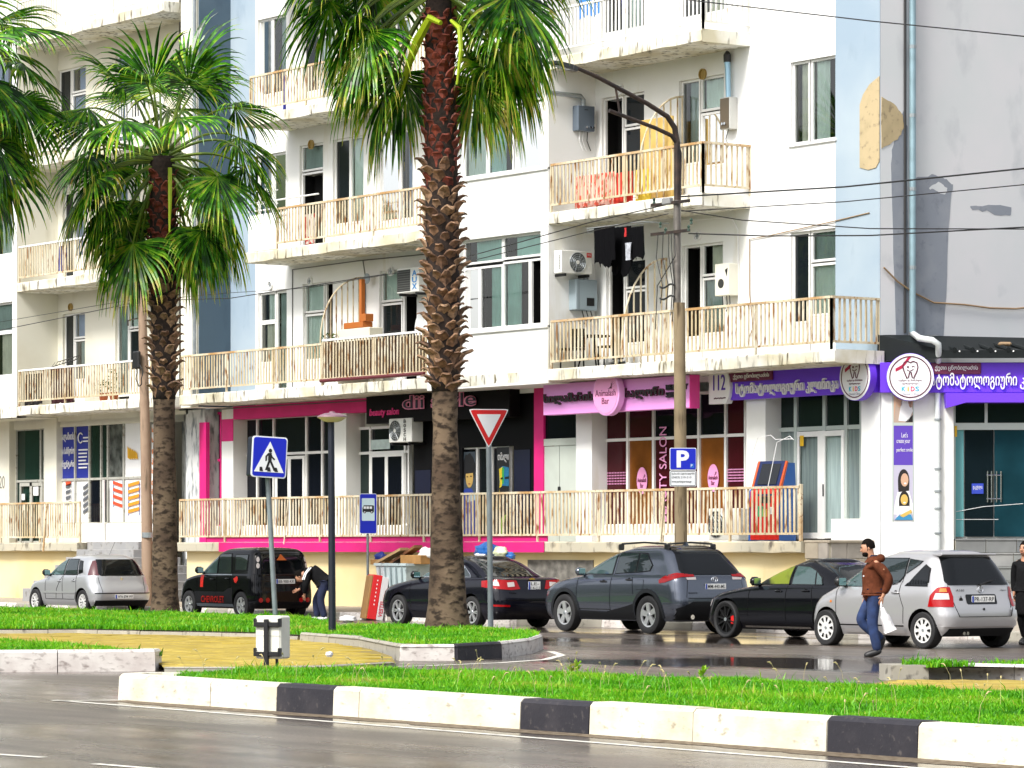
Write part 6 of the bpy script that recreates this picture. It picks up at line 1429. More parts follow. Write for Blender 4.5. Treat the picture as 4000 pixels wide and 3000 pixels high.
# ================================================================ PALMS
PALML = leaf_mat('fan_palm_leaf', [(.0, (.002, .010, .002)), (.40, (.008, .05, .003)), (.62, (.07, .28, .008)), (.78, (.30, .50, .025)), (1., (.55, .45, .09))], rough=.3, trans=.2, scale=3.2)  # bright leaf highlights and dark crown depth are put into this ramp
PETM = mat('palm_petiole', (.17, .24, .02), .45, col2=(.07, .13, .015), scale=3)
TRNK = two_noise('palm_trunk_bark', (.155, .11, .072), (.075, .05, .034), (.028, .019, .013), 1.1, 7., (.9, .9, 1.6), rough=.9, lo1=.38, hi1=.60, lo2=.47, hi2=.62, bump=1.)
BOOTM = [mat('dry_leaf_base_%d' % i, c, .7, var=.65, scale=16, bump=.3) for i, c in enumerate([(.38, .23, .13), (.30, .165, .09), (.22, .12, .07)])]
BOOTR = [mat('red_leaf_base_%d' % i, c, .65, var=.6, scale=14, bump=.3) for i, c in enumerate([(.26, .05, .025), (.20, .035, .018)])]
FIBR = mat('dark_palm_fibre', (.028, .016, .011), .95, var=.6, scale=14, bump=.8)
def boot_mesh(m, seed, k=1.):
    r = random.Random(seed); vs = []; path = [(-.03, -.04, .105), (.025, .03, .10), (.075, .085, .082), (.135, .115, .062), (.19, .105+r.uniform(-.02, .05), .03)]
    for x, z, w_ in path:
        t = .016; c = .022*(w_/.1)
        j = r.uniform(-.008, .008)
        for y, dx in ((-w_, -c), (0, c), (w_, -c)): vs += [((x+dx+j)*k, y*k, (z-dx*.4)*k), ((x+dx+j-t)*k, y*k, (z-dx*.4+t*1.3)*k)]
    fs = []
    for i in range(len(path)-1):
        a, b = i*6, (i+1)*6
        for p, q in ((0, 2), (2, 4)): fs += [(a+p, a+q, b+q, b+p), (a+p+1, b+p+1, b+q+1, a+q+1)]
        fs += [(a, b, b+1, a+1), (a+4, a+5, b+5, b+4)]
    e = (len(path)-1)*6; fs += [(e, e+2, e+3, e+1), (e+2, e+4, e+5, e+3)]
    mb = MB(); mb.add(vs, fs); return mb.mesh('leaf_base', m)
def frond(root, base, az, el, lp, L, rs, age, spread=112):
    """one fan leaf: arching petiole and a pleated fan whose free tips hang"""
    az_v = Vector((math.cos(az), math.sin(az), 0)); d = (az_v*math.cos(el)+Vector((0, 0, math.sin(el)))).normalized()
    p = Vector(base); pts = [p.copy()]; n = 9
    sag = .10+.10*max(0, math.cos(el))
    for i in range(n):
        p = p+d*(lp/n); d = (d+Vector((0, 0, -sag*(i+1)/n*1.3))).normalized(); pts.append(p.copy())
    side = d.cross(Vector((0, 0, 1)))
    if side.length < .05: side = Vector((-az_v.y, az_v.x, 0))
    side.normalize(); roll = rs.uniform(-.5, .5); nrm = side.cross(d).normalized()
    side = (side*math.cos(roll)+nrm*math.sin(roll)).normalized(); nrm = side.cross(d).normalized()
    wd = .034
    pet = MB().tube(pts, [wd*(1.25-.7*i/n) for i in range(n+1)], 5)
    fr = part('frond', pet, PETM, root)
    V = []; F = []; T = []; H = pts[-1]; ns = 38; steps = 9; dphi = R(2*spread)/ns
    for k in range(ns):
        ph = -R(spread)+dphi*(k+.5); c, s = math.cos(ph), math.sin(ph)
        dr = (d*c+side*s-nrm*(.22*(1-c))).normalized(); Ls = L*(.72+.28*max(0, math.cos(ph*.75)))*rs.uniform(.9, 1.08)
        tang = (side*c-d*s).normalized(); q = H.copy(); dd_ = dr.copy(); fuse = .44+.07*math.cos(ph); b0 = len(V)
        stiff = rs.uniform(.75, 1.3)*(1.+.5*age); lt = rs.choice([-.1, 0, 0, .16])
        for i in range(steps+1):
            f = i/steps; r = f*Ls
            if f <= fuse: hw = max(.004, r*math.tan(dphi/2)*1.02)
            else: hw = fuse*Ls*math.tan(dphi/2)*max(.03, (1-f)/(1-fuse))**.75*1.0
            nn = dd_.cross(tang).normalized(); pl = hw*.55
            V += [q-tang*hw, q+nn*pl, q+tang*hw]
            if i:
                a = b0+(i-1)*3; b = b0+i*3; F += [(a, a+1, b+1, b), (a+1, a+2, b+2, b+1)]
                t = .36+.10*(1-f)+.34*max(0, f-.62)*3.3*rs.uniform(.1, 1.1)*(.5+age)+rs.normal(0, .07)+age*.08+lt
                if k % 2: t += .1
                T += [t, t+.10]
            g = stiff*(.02 if f < fuse else .13+.50*(f-fuse))
            dd_ = (dd_+Vector((rs.normal(0, .02), rs.normal(0, .02), -g))).normalized(); q = q+dd_*(Ls/steps)
    mb = MB(); mb.v = [tuple(v) for v in V]; mb.f = F; mb.m = [0]*len(F)
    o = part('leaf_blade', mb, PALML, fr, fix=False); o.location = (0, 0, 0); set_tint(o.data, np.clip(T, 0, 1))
    return fr
def palm(label, px, py, zg, prof, top_px, boots, nb, crown, seed, nfr, el0, el1, lp, L, aged=1., red_from=.6, front=42):
    """prof: radius by photo row; boots: rows between which old leaf bases stand out"""
    x, y = G(px, py, zg); s = FPX/YC(x, y); rs = np.random.RandomState(seed); r = random.Random(seed)
    root = thing('palm_tree', (x, y, zg), label, 'palm tree', 'fan palms on the grass')
    zz = lambda q: zg+(py-q)/s
    ztop = zz(crown); lean = Vector((CF, SF, 0))*((top_px-px)/s)
    def axis(z): f = max(0, min(1.2, (z-zg)/(ztop-zg))); return Vector((x, y, 0))+lean*(f**1.2)+Vector((0, 0, z))
    pts = []; rad = []; zs = np.linspace(zg-.1, ztop, 60)
    rp = [(zz(q), v) for q, v in prof]; rz_, rv = [a for a, b in rp], [b for a, b in rp]
    for z in zs: pts.append(axis(z)); rad.append(float(np.interp(z, rz_, rv))*(1+r.uniform(-.03, .03)))
    part('trunk', MB().tube(pts, rad, 20), TRNK, root, smooth=True)
    zb0, zb1 = zz(boots[0]), zz(boots[1])
    fp = [axis(z) for z in np.linspace(zb0, ztop+.1, 24)]; part('fibre_sheath', MB().tube(fp, [float(np.interp(z, rz_, rv))*1.04 for z in np.linspace(zb0, ztop+.1, 24)], 16), FIBR, root, smooth=True)
    var = {}
    for i in range(nb):
        f = (i+.5)/nb; z = zb0+(zb1-zb0)*f; a = i*2.39996+r.uniform(-.12, .12); c = axis(z); rr = float(np.interp(z, rz_, rv))
        red = f > red_from+r.uniform(-.08, .08); key = (red, r.randrange(2 if red else 3), r.randrange(3))
        if key not in var: var[key] = boot_mesh((BOOTR if red else BOOTM)[key[1]], key[2]*7+key[1], 1.0)
        o = bpy.data.objects.new('leaf_base', var[key]); C.objects.link(o); o.parent = root
        o.location = c+Vector((math.cos(a), math.sin(a), 0))*(rr*.95)-wloc(root)
        sc = r.uniform(.85, 1.25); o.scale = (sc*(1.0 if not red else .75), sc, sc*1.05)
        o.rotation_euler = (r.uniform(-.15, .15), r.uniform(-.35, .25) if not red else r.uniform(-.45, -.1), a)
    for i in range(nfr):
        f = (i+.5)/nfr; el = R(el0+(el1-el0)*f**1.0)+rs.uniform(-.12, .12); az = i*2.39996+rs.uniform(-.25, .25)
        rel = (az-math.atan2(-CF, SF)+math.pi) % (2*math.pi)-math.pi; ar_ = abs(rel); back_ = math.pi-R(front)*.55
        if el < R(35) and (ar_ < R(front) or ar_ > back_): az = math.atan2(-CF, SF)+(1 if i % 2 else -1)*(R(front)+rs.rand()*(back_-R(front)))
        age = (1-f)*aged; c = axis(ztop-.35+.75*f); b = c+Vector((math.cos(az), math.sin(az), 0))*.16
        frond(root, b, az, el, lp*rs.uniform(.8, 1.15), L*rs.uniform(.85, 1.12), rs, age)
    # a bare flower stalk hanging beside the trunk
    return root
palm('shorter fan palm with full crown standing on the far grass strip', 645, 2398, .2, [(2400, .33), (2330, .285), (2000, .26), (1600, .235), (1450, .25), (1000, .28), (640, .26), (500, .22)], 635, (1560, 690), 170, 630, 11, 46, -72, 82, 1.55, 1.55, .9, .5, 34)
palm('tall fan palm with long rough trunk in the middle of the picture', 1748, 2458, .22, [(2460, .40), (2400, .355), (2250, .305), (2000, .27), (1700, .215), (1500, .22), (1420, .27), (900, .285), (400, .26), (0, .22), (-200, .2)], 1712, (1530, 60), 292, -60, 23, 40, -64, 62, 1.6, 1.6, 1., .55, 64)
palm('fan palm cut by the left edge of the picture', -240, 2405, .2, [(2400, .33), (2000, .26), (1500, .25), (500, .28), (200, .22)], -195, (1500, 350), 90, 330, 37, 36, -66, 80, 1.6, 1.7, .7, .6, 20)
# two yellow green spent stalks on the tall palm and one on the shorter palm
STK_ = mat('fresh_green_stalk', (.34, .46, .015), .4)
def stalk(i, pts, w_):
    p = [t for t in bpy.data.objects if t.name.startswith('palm_tree')][i]; b = wloc(p); s = FPX/YC(b.x, b.y); D0 = b.y-.55
    P = [Vector((U(px, D0), D0, Zf(px, py, D0))) for px, py in pts]; part('flower_stalk', MB().tube(P, w_, 6), STK_, p)
stalk(1, [(1722, 90), (1680, 70), (1630, 160), (1590, 270), (1565, 380)], [.04, .07, .09, .06, .02]); stalk(1, [(1762, 80), (1795, 110), (1800, 200), (1785, 330)], [.03, .05, .04, .02])
stalk(0, [(664, 655), (664, 780), (662, 905)], [.05, .045, .02])
# ================================================================ PEOPLE
SKINM = mat('skin', (.50, .25, .15), .5); HAIRM = mat('dark_hair', (.008, .006, .005), .95, spec=.1)
def skin(name, J, E, root_j, m, parent, sub=2, extra=None):
    """one continuous surface grown on a skeleton: J {joint: (x, y, z, rx, ry)}, E edges"""
    ks = list(J); me = bpy.data.meshes.new(name); me.from_pydata([J[k][:3] for k in ks], [(ks.index(a), ks.index(b)) for a, b in E], [])
    o = bpy.data.objects.new('t', me); C.objects.link(o); md = o.modifiers.new('s', 'SKIN'); md.use_smooth_shade = True; md.branch_smoothing = .6
    lay = me.skin_vertices[0].data
    for i, k in enumerate(ks): lay[i].radius = (J[k][3], J[k][4] if len(J[k]) > 4 else J[k][3]); lay[i].use_root = (k == root_j)
    ss = o.modifiers.new('u', 'SUBSURF'); ss.levels = sub; ss.render_levels = sub
    dg = bpy.context.evaluated_depsgraph_get(); dg.update(); m2 = bpy.data.meshes.new_from_object(o.evaluated_get(dg)); bpy.data.objects.remove(o)
    m2.name = name; m2.materials.clear(); m2.materials.append(m)
    for p in m2.polygons: p.use_smooth = True
    return part(name, m2, None, parent, local=True)
def blob(c, r, sq=(1, 1, 1), n=12, cut=None):
    bm = bmesh.new(); bmesh.ops.create_uvsphere(bm, u_segments=n, v_segments=n-2, radius=r)
    for v in bm.verts: v.co = Vector((c[0]+v.co.x*sq[0], c[1]+v.co.y*sq[1], c[2]+v.co.z*sq[2]))
    mb = MB(); mb.frombm(bm); bm.free(); return mb
def person(label, px, D, zg, rz, J, cloth, look=0., nod=0., beard=True, extra=None):
    """J: joint positions, facing +x. cloth: jacket, trouser and shoe materials"""
    x = U(px, D); root = thing('person', (x, D, zg), label, 'person', rz=rz)
    j = dict(J); B = {}
    def put(k, rx, ry=None): B[k] = (*j[k], rx, ry or rx)
    put('pelvis', .13, .15); put('waist', .11, .14); put('chest', .12, .165); put('neck0', .045, .05); put('neck', .062); put('head0', .075, .07); put('head1', .098, .08); put('head2', .07, .06)
    E = [('pelvis', 'waist'), ('waist', 'chest'), ('chest', 'neck0'), ('neck0', 'neck'), ('neck', 'head0'), ('head0', 'head1'), ('head1', 'head2')]
    for s in 'lr':
        for k, r_ in (('sho', .036), ('elb', .043), ('wri', .028), ('pal', .036)): put(k+s, r_, r_ if k != 'pal' else .02)
        for k, r_ in (('hip', .09), ('kne', .062), ('ank', .042), ('toe', .035)): put(k+s, r_)
        E += [('neck0', 'sho'+s), ('sho'+s, 'elb'+s), ('elb'+s, 'wri'+s), ('wri'+s, 'pal'+s), ('pelvis', 'hip'+s), ('hip'+s, 'kne'+s), ('kne'+s, 'ank'+s), ('ank'+s, 'toe'+s)]
        w_ = Vector(j['wri'+s]); p = Vector(j['pal'+s]); d = (p-w_).normalized(); sd = d.cross(Vector((0, 1, 0))).normalized(); ou = Vector((0, 1 if s == 'l' else -1, 0))
        for i, (t, ln) in enumerate(((-.027, .07), (-.009, .08), (.009, .075), (.026, .058))):
            a = p+d*.02+sd*t; b = a+d*ln*.5-ou*.006; c_ = b+d*ln*.42-ou*.026
            for nm, q, r_ in (('a', a, .010), ('b', b, .009), ('c', c_, .008)): B['f%d%s%s' % (i, nm, s)] = (*q, r_, r_)
            E += [('pal'+s, 'f%da%s' % (i, s)), ('f%da%s' % (i, s), 'f%db%s' % (i, s)), ('f%db%s' % (i, s), 'f%dc%s' % (i, s))]
        t0 = w_+d*.03+sd*.03; t1 = t0+d*.035+sd*.022-ou*.012
        B['t0'+s] = (*t0, .012, .012); B['t1'+s] = (*t1, .010, .010); E += [('pal'+s, 't0'+s), ('t0'+s, 't1'+s)]
    body = skin('body', B, E, 'pelvis', SKINM, root)
    # face on the head: hd forward, hs left, hu up
    h = Vector(j['head1']); f = Vector((math.cos(look)*math.cos(nod), math.sin(look)*math.cos(nod), -math.sin(nod))); l = Vector((-math.sin(look), math.cos(look), 0)); u = f.cross(l)
    M = Matrix((f, l, u)).transposed().to_4x4(); M.translation = h
    def face(name, mb, m, sm=True): part(name, mb.xform(M), m, body, local=True, smooth=sm)
    face('face', blob((.018, 0, -.015), .1, (.88, .74, 1.12), 14), SKINM)
    face('nose', MB().prism([(.095, .02), (.128, -.028), (.095, -.04)], -.014, .014), SKINM)
    for s in (1, -1):
        face('ear', blob((-.005, s*.078, -.01), .026, (.8, .45, 1.2), 8), SKINM); face('eye', blob((.092, s*.032, .012), .012, (.6, 1, .6), 8), mat('eye_dark', (.02, .015, .012), .3))
        face('eyebrow', MB().bbox(.090, s*.015, .030, .104, s*.052, .040, .003), HAIRM)
    face('mouth', MB().bbox(.088, -.022, -.066, .106, .022, -.058, .003), mat('lips', (.34, .12, .09), .5))
    hb = bmesh.new(); bmesh.ops.create_uvsphere(hb, u_segments=18, v_segments=14, radius=.112)
    for v in hb.verts: v.co = Vector((v.co.x*.92-.014, v.co.y*.80, v.co.z*1.06+.018))
    dl = [v for v in hb.verts if v.co.z < .02 and v.co.x > .03 or v.co.z < -.055 or (v.co.x > .05 and v.co.z < .05)]
    bmesh.ops.delete(hb, geom=dl, context='VERTS'); q = MB(); q.frombm(hb); hb.free(); face('hair', q, HAIRM)
    if beard: face('beard', blob((.052, 0, -.082), .07, (.85, .98, .72), 12), HAIRM); face('sideburn', blob((.02, 0, -.03), .078, (.3, 1.02, .8), 12), HAIRM)
    # clothes follow the body
    ja = {k: (*j[k], a, b) for k, a, b in (('pelvis', .165, .19), ('waist', .165, .19), ('chest', .165, .20), ('neck0', .155, .18))}
    for s in 'lr': ja['sho'+s] = (*j['sho'+s], .10, .10); ja['elb'+s] = (*j['elb'+s], .078, .078); w_ = Vector(j['wri'+s])*.93+Vector(j['elb'+s])*.07; ja['wri'+s] = (*w_, .054, .054)
    ja['nk'] = (*(Vector(j['neck0'])*.55+Vector(j['neck'])*.45), .095, .10); hem = Vector(j['pelvis'])+(Vector(j['pelvis'])-Vector(j['waist'])).normalized()*.17; ja['hem'] = (*hem, .165, .19)
    JE = [('hem', 'pelvis'), ('pelvis', 'waist'), ('waist', 'chest'), ('chest', 'neck0'), ('neck0', 'nk')]+[e for s in 'lr' for e in (('neck0', 'sho'+s), ('sho'+s, 'elb'+s), ('elb'+s, 'wri'+s))]
    skin('jacket', ja, JE, 'waist', cloth[0], root)
    tr_ = {'pelvis': (*(Vector(j['pelvis'])-Vector((0, 0, .03))), .115, .14)}; TE = []
    for s in 'lr':
        a = Vector(j['ank'+s])*1.05-Vector(j['kne'+s])*.05; tr_['hip'+s] = (*j['hip'+s], .112, .112); tr_['kne'+s] = (*j['kne'+s], .088, .088); tr_['ank'+s] = (*a, .072, .072)
        TE += [('pelvis', 'hip'+s), ('hip'+s, 'kne'+s), ('kne'+s, 'ank'+s)]
    skin('trousers', tr_, TE, 'pelvis', cloth[1], root)
    for s in 'lr':
        a, t = Vector(j['ank'+s]), Vector(j['toe'+s]); d = (t-a); d2 = d.normalized(); heel = a-d2*.05+Vector((0, 0, -.035))
        sh = {'h': (*heel, .058, .052), 'm': (*(a*.4+t*.6+Vector((0, 0, .004))), .060, .058), 't': (*(t+d2*.09), .044, .05), 'c': (*(a+Vector((0, 0, .02))), .055, .055)}
        skin('shoe', sh, [('h', 'm'), ('m', 't'), ('h', 'c')], 'm', cloth[2], root, 1)
    return root, body
def jac(n, c, v=.3): return mat(n, c, .85, var=v, scale=14, bump=.3, spec=.1)
JEAN = mat('blue_denim', (.020, .045, .14), .85, var=.45, scale=9, bump=.2); BSHOE = mat('dark_shoe', (.012, .012, .013), .5)
BRN = jac('brown_jacket_cloth', (.125, .038, .018), .35); BLKC = jac('black_cloth', (.010, .010, .011), .2)
wx, wy = G(3412, 2566)
J1 = dict(pelvis=(0, 0, .96), waist=(.0, 0, 1.10), chest=(.01, 0, 1.30), neck0=(-.01, 0, 1.44), neck=(.025, 0, 1.50), head0=(.06, 0, 1.555), head1=(.085, 0, 1.635), head2=(.075, 0, 1.69),
          shol=(-.03, .19, 1.40), elbl=(-.22, .27, 1.15), wril=(-.12, .24, .92), pall=(-.10, .235, .86), shor=(.0, -.19, 1.40), elbr=(-.02, -.25, 1.12), wrir=(.08, -.21, .93), palr=(.10, -.20, .87),
          hipl=(0, .09, .90), knel=(.03, .09, .50), ankl=(-.05, .09, .095), toel=(.07, .09, .04), hipr=(.0, -.09, .90), kner=(.20, -.09, .53), ankr=(-.14, -.09, .26), toer=(-.10, -.09, .14))
man, mb_ = person('bearded man in brown hooded jacket and jeans crossing with a white bag', 3412, wy, 0, math.atan2(-SF, -CF), J1, (BRN, JEAN, BSHOE), look=0, nod=.28)
skin('hood', {'a': (-.10, -.10, 1.47, .065, .065), 'b': (-.13, 0, 1.49, .075, .07), 'c': (-.10, .10, 1.47, .065, .065), 'd': (.0, .10, 1.45, .035, .035), 'e': (.0, -.10, 1.45, .035, .035)}, [('a', 'b'), ('b', 'c'), ('c', 'd'), ('a', 'e')], 'b', BRN, man)
part('collar', MB().lathe([(.14, 1.41), (.105, 1.46), (.082, 1.505)], (.0, 0, 0), 16, cap=False), BRN, man, local=True, smooth=True); part('shirt_collar', MB().lathe([(.080, 1.49), (.072, 1.525)], (.015, 0, 0), 16, cap=False), mat('navy_collar', (.01, .014, .04), .8), man, local=True)
part('pocket_button', MB().lathe([(.012, -.004), (.012, 0)], (.16, .12, 1.21), 8, ax='y'), WHITEP, man, local=True); part('sleeve_button', blob((-.12, .345, 1.31), .012, n=8), mat('tan_button', (.4, .2, .1), .5), man, local=True)
# carrier bag in his hand
bgt = thing('carrier_bag', man.location+Vector((0, 0, .45)), 'white carrier bag hanging from the hand of the walking man', 'bag', rz=math.atan2(-SF, -CF))
bag = skin('bag_body', {'t': (-.10, .235, .30, .03, .03), 'm': (-.14, .235, .17, .11, .06), 'n': (-.18, .235, .05, .15, .09), 'b': (-.22, .235, -.05, .11, .08)}, [('t', 'm'), ('m', 'n'), ('n', 'b')], 'n', mat('white_bag_plastic', (.74, .72, .72), .4, var=.15, scale=20, bump=.6), bgt)
part('bag_handle', MB().tube([(-.115, .215, .28), (-.09, .235, .375), (-.085, .255, .28)], .014, 5), MATS['white_bag_plastic'], bgt, local=True)
# man bending behind the black off-roader
J2 = dict(pelvis=(0, 0, .86), waist=(.10, 0, 1.00), chest=(.27, 0, 1.10), neck0=(.39, 0, 1.08), neck=(.44, 0, 1.06), head0=(.50, 0, 1.03), head1=(.56, 0, .99), head2=(.61, 0, .97),
          shol=(.36, .19, 1.04), elbl=(.38, .24, .80), wril=(.42, .15, .60), pall=(.43, .12, .54), shor=(.36, -.19, 1.04), elbr=(.48, -.22, .82), wrir=(.60, -.12, .70), palr=(.65, -.1, .68),
          hipl=(0, .09, .82), knel=(.08, .10, .47), ankl=(-.02, .10, .09), toel=(.10, .10, .04), hipr=(0, -.09, .82), kner=(.22, -.09, .46), ankr=(.18, -.09, .09), toer=(.30, -.09, .04))
m2, b2 = person('man in black jacket bending down behind the small black off-roader', 1268, 41.3, 0, math.atan2(-SF*.75, -CF), J2, (BLKC, mat('dark_denim', (.010, .018, .06), .85, var=.4, scale=9), WHITEP), nod=.9, beard=False)
part('shoulder_stripe', MB().tube([(.26, .19, 1.19), (.36, .255, 1.06), (.40, .30, .92)], .012, 4), WHITEP, m2, local=True); part('shoulder_stripe', MB().tube([(.31, .17, 1.19), (.40, .235, 1.06), (.44, .285, .92)], .012, 4), WHITEP, m2, local=True)
# man at the right edge
J3 = dict(pelvis=(0, 0, .94), waist=(.0, 0, 1.08), chest=(.01, 0, 1.28), neck0=(0, 0, 1.42), neck=(.015, 0, 1.48), head0=(.03, 0, 1.535), head1=(.04, 0, 1.615), head2=(.035, 0, 1.67),
          shol=(0, .19, 1.38), elbl=(-.03, .25, 1.10), wril=(.05, .23, .86), pall=(.06, .225, .80), shor=(0, -.19, 1.38), elbr=(-.06, -.25, 1.10), wrir=(-.02, -.24, .86), palr=(-.01, -.235, .80),
          hipl=(0, .09, .88), knel=(.06, .09, .49), ankl=(.10, .09, .09), toel=(.22, .09, .04), hipr=(0, -.09, .88), kner=(.02, -.09, .49), ankr=(-.14, -.09, .12), toer=(-.03, -.09, .05))
m3, b3 = person('man in long black coat cut by the right edge of the picture', 4008, 41.2, .0, math.atan2(-SF, -CF)+.9, J3, (BLKC, BLKC, BSHOE), nod=.05, beard=False)
skin('coat_skirt', {'a': (0, 0, .98, .16, .185), 'b': (0, 0, .72, .17, .20), 'c': (0, 0, .48, .18, .21)}, [('a', 'b'), ('b', 'c')], 'b', BLKC, m3)
# ================================================================ STREET FURNITURE AND SMALL THINGS
BLUES = mat('sign_blue', (.008, .02, .50), .35); SGREY = mat('sign_post_grey', (.26, .30, .32), .45, .3, var=.2, scale=5)
SWHITE = mat('sign_white', (.82, .84, .86), .35); SRED = mat('sign_red', (.62, .008, .008), .35); DNAVY = mat('dark_navy_paint', (.006, .010, .022), .45)
VIEW = math.atan2(SF, CF)
def lp(root, name, mb, m, parent=None, **k): return part(name, mb, m, parent or root, local=True, **k)
# --- pedestrian crossing sign on a leaning post
D = 37.2; x = U(1077, D); s = SC(1077, D); zb = .2
ped = thing('pedestrian_sign', (x, D, zb), 'blue square pedestrian crossing sign box on a leaning grey post', 'road sign', rz=VIEW+R(22))
H_ = (2395-1845)/s
lean = -38/s
lp(ped, 'post', MB().tube([(0, 0, -.1), (lean*.9, 0, H_+.1)], .052, 10), SGREY, smooth=True, angle=60)
bx = lean-.02; bz = H_
wq, hq = .36, .81
def tilt(mb): return mb.xform(Matrix.Translation((bx, 0, bz)) @ Matrix.Rotation(R(3), 4, 'Y') @ Matrix.Translation((-bx, 0, -bz)))
bd = lp(ped, 'sign_box', tilt(MB().prism(rrect(bx-wq, bz, bx+wq, bz+hq, .05), -.16, .16)), DNAVY)
lp(ped, 'sign_rim', tilt(MB().prism(rrect(bx-wq-.01, bz-.01, bx+wq+.01, bz+hq+.01, .06), -.19, -.155)), SWHITE, bd)
lp(ped, 'sign_face', tilt(MB().prism(rrect(bx-wq+.015, bz+.015, bx+wq-.015, bz+hq-.015, .05), -.196, -.19)), BLUES, bd)
lp(ped, 'triangle', tilt(MB().prism([(bx-.315, bz+.10), (bx+.315, bz+.10), (bx, bz+.72)], -.200, -.196)), SWHITE, bd)
fy = (-.205, -.200)
W = lambda pts, nm='pictogram': lp(ped, nm, tilt(MB().prism([(bx+a, bz+b) for a, b in pts], *fy)), BLACK, bd)
W(ellipse(.01, .535, .036, .042, 14)); W([(-.03, .49), (.04, .49), (.045, .32), (.0, .30), (-.03, .34)]); W([(.0, .33), (.045, .33), (.14, .15), (.10, .13)]); W([(-.02, .34), (.02, .32), (-.04, .14), (-.085, .14)])
W([(-.03, .49), (-.09, .42), (-.085, .32), (-.055, .33), (-.055, .41), (-.02, .45)]); W([(.03, .48), (.06, .42), (.12, .37), (.10, .345), (.03, .40)])
for a in (-.20, -.035, .12): W([(a, .115), (a+.075, .115), (a+.05+.0, .2), (a+.0, .2)] if a < 0 else [(a, .115), (a+.075, .115), (a+.04, .2), (a-.01, .2)], 'stripe')
# --- yield sign
D = 35.6; x = U(1918, D); s = SC(1918, D); zt_ = .2+(2460-1640)/s
ye = thing('yield_sign', (x, D, .2), 'red rimmed white yield triangle on a straight grey post beside the tall palm', 'road sign', rz=VIEW+R(6))
lp(ye, 'post', MB().tube([(0, .05, -.1), (-.04, .05, zt_-.1)], .05, 10), SGREY, smooth=True, angle=60)
def rtri(r, k): 
    out = []; c = [(-.36*r-.04, zt_-.03), (.36*r-.04, zt_-.03), (-.04, zt_-.03-.70*r)]; c = [(a, b-(1-r)*.23) for a, b in c]
    g = (sum(a for a, b in c)/3, sum(b for a, b in c)/3)
    for i, (a, b) in enumerate(c):
        for j in (-1, 0, 1):
            o = c[(i+j) % 3] if j else (a, b); t = k if j else k*.45
            q = (a+(o[0]-a)*t, b+(o[1]-b)*t) if j else (a+(g[0]-a)*t, b+(g[1]-b)*t); out.append(q)
    o2 = []
    for i in range(3): o2 += [out[i*3], out[i*3+1], out[i*3+2]]
    return o2
pl = lp(ye, 'sign_plate', MB().prism(rtri(1, .09), -.012, .012), SWHITE); lp(ye, 'red_border', MB().prism(rtri(.93, .09), -.016, -.012), SRED, pl); lp(ye, 'white_field', MB().prism(rtri(.60, .06), -.020, -.016), SWHITE, pl)
# --- bus stop sign
D = 43.25; x = U(1438, D); s = SC(1438, D)
bs = thing('bus_stop_sign', (x, D, .16), 'tall blue bus stop sign with white panel and black bus', 'road sign', rz=VIEW+R(8))
z0, z1 = 1.49+(2135-2085)/s, 1.49+(2135-1928)/s; hw = 34/s
lp(bs, 'post', MB().tube([(.0, .04, -.1), (-.01, .04, z1)], .03, 8), SGREY, smooth=True, angle=60)
pl = lp(bs, 'sign_plate', MB().prism(rrect(-hw, z0, hw, z1, .04), -.01, .02), SWHITE); lp(bs, 'blue_face', MB().prism(rrect(-hw+.012, z0+.012, hw-.012, z1-.012, .035), -.014, -.01), BLUES, pl)
zc = z0+(z1-z0)*.62; lp(bs, 'white_panel', MB().prism(rrect(-hw*.74, zc-.27, hw*.74, zc+.24, .02), -.018, -.014), mat('pale_blue_panel', (.62, .78, .84), .4), pl)
lp(bs, 'bus_symbol', MB().prism([(-.13, zc-.07), (.13, zc-.07), (.13, zc+.07), (.10, zc+.08), (-.10, zc+.08), (-.13, zc+.02)], -.021, -.018), BLACK, pl)
for a in (-.105, -.04, .03): lp(bs, 'bus_window', MB().box(a, -.0225, zc, a+.055, -.021, zc+.055), SWHITE, pl)
for a in (-.08, .08): lp(bs, 'bus_wheel', MB().lathe([(.032, -.0235), (.032, -.018)], (a, 0, zc-.07), 12, ax='y'), BLACK, pl); lp(bs, 'bus_hub', MB().lathe([(.015, -.025), (.015, -.0235)], (a, 0, zc-.07), 10, ax='y'), SWHITE, pl)
# --- dark lamp post with saucer head
D = 31.0; x = U(1298, D); s = SC(1298, D); zt_ = .14+(2490-1655)/s
la = thing('street_lamp', (x, D, .14), 'slim dark post with a saucer shaped lamp head', 'street lamp')
lp(la, 'post', MB().tube([(0, 0, -.1), (-.035, 0, zt_-.1)], [.062, .052], 12), DNAVY, smooth=True, angle=60)
hx = -.035+.03
lp(la, 'lamp_head', MB().lathe([(.25, zt_-.02), (.245, zt_), (.13, zt_+.045), (.05, zt_+.055), (.045, zt_+.075), (.001, zt_+.078)], (hx, 0, 0), 28, cap=False), mat('rusty_pink_grey_cap', (.26, .15, .19), .5, var=.3, scale=8), smooth=True, angle=40)
lp(la, 'lamp_diffuser', MB().lathe([(.25, zt_-.02), (.14, zt_-.085), (.08, zt_-.1), (.001, zt_-.1)], (hx, 0, 0), 28, cap=False), mat('yellowed_diffuser', (.62, .58, .46), .4), smooth=True)
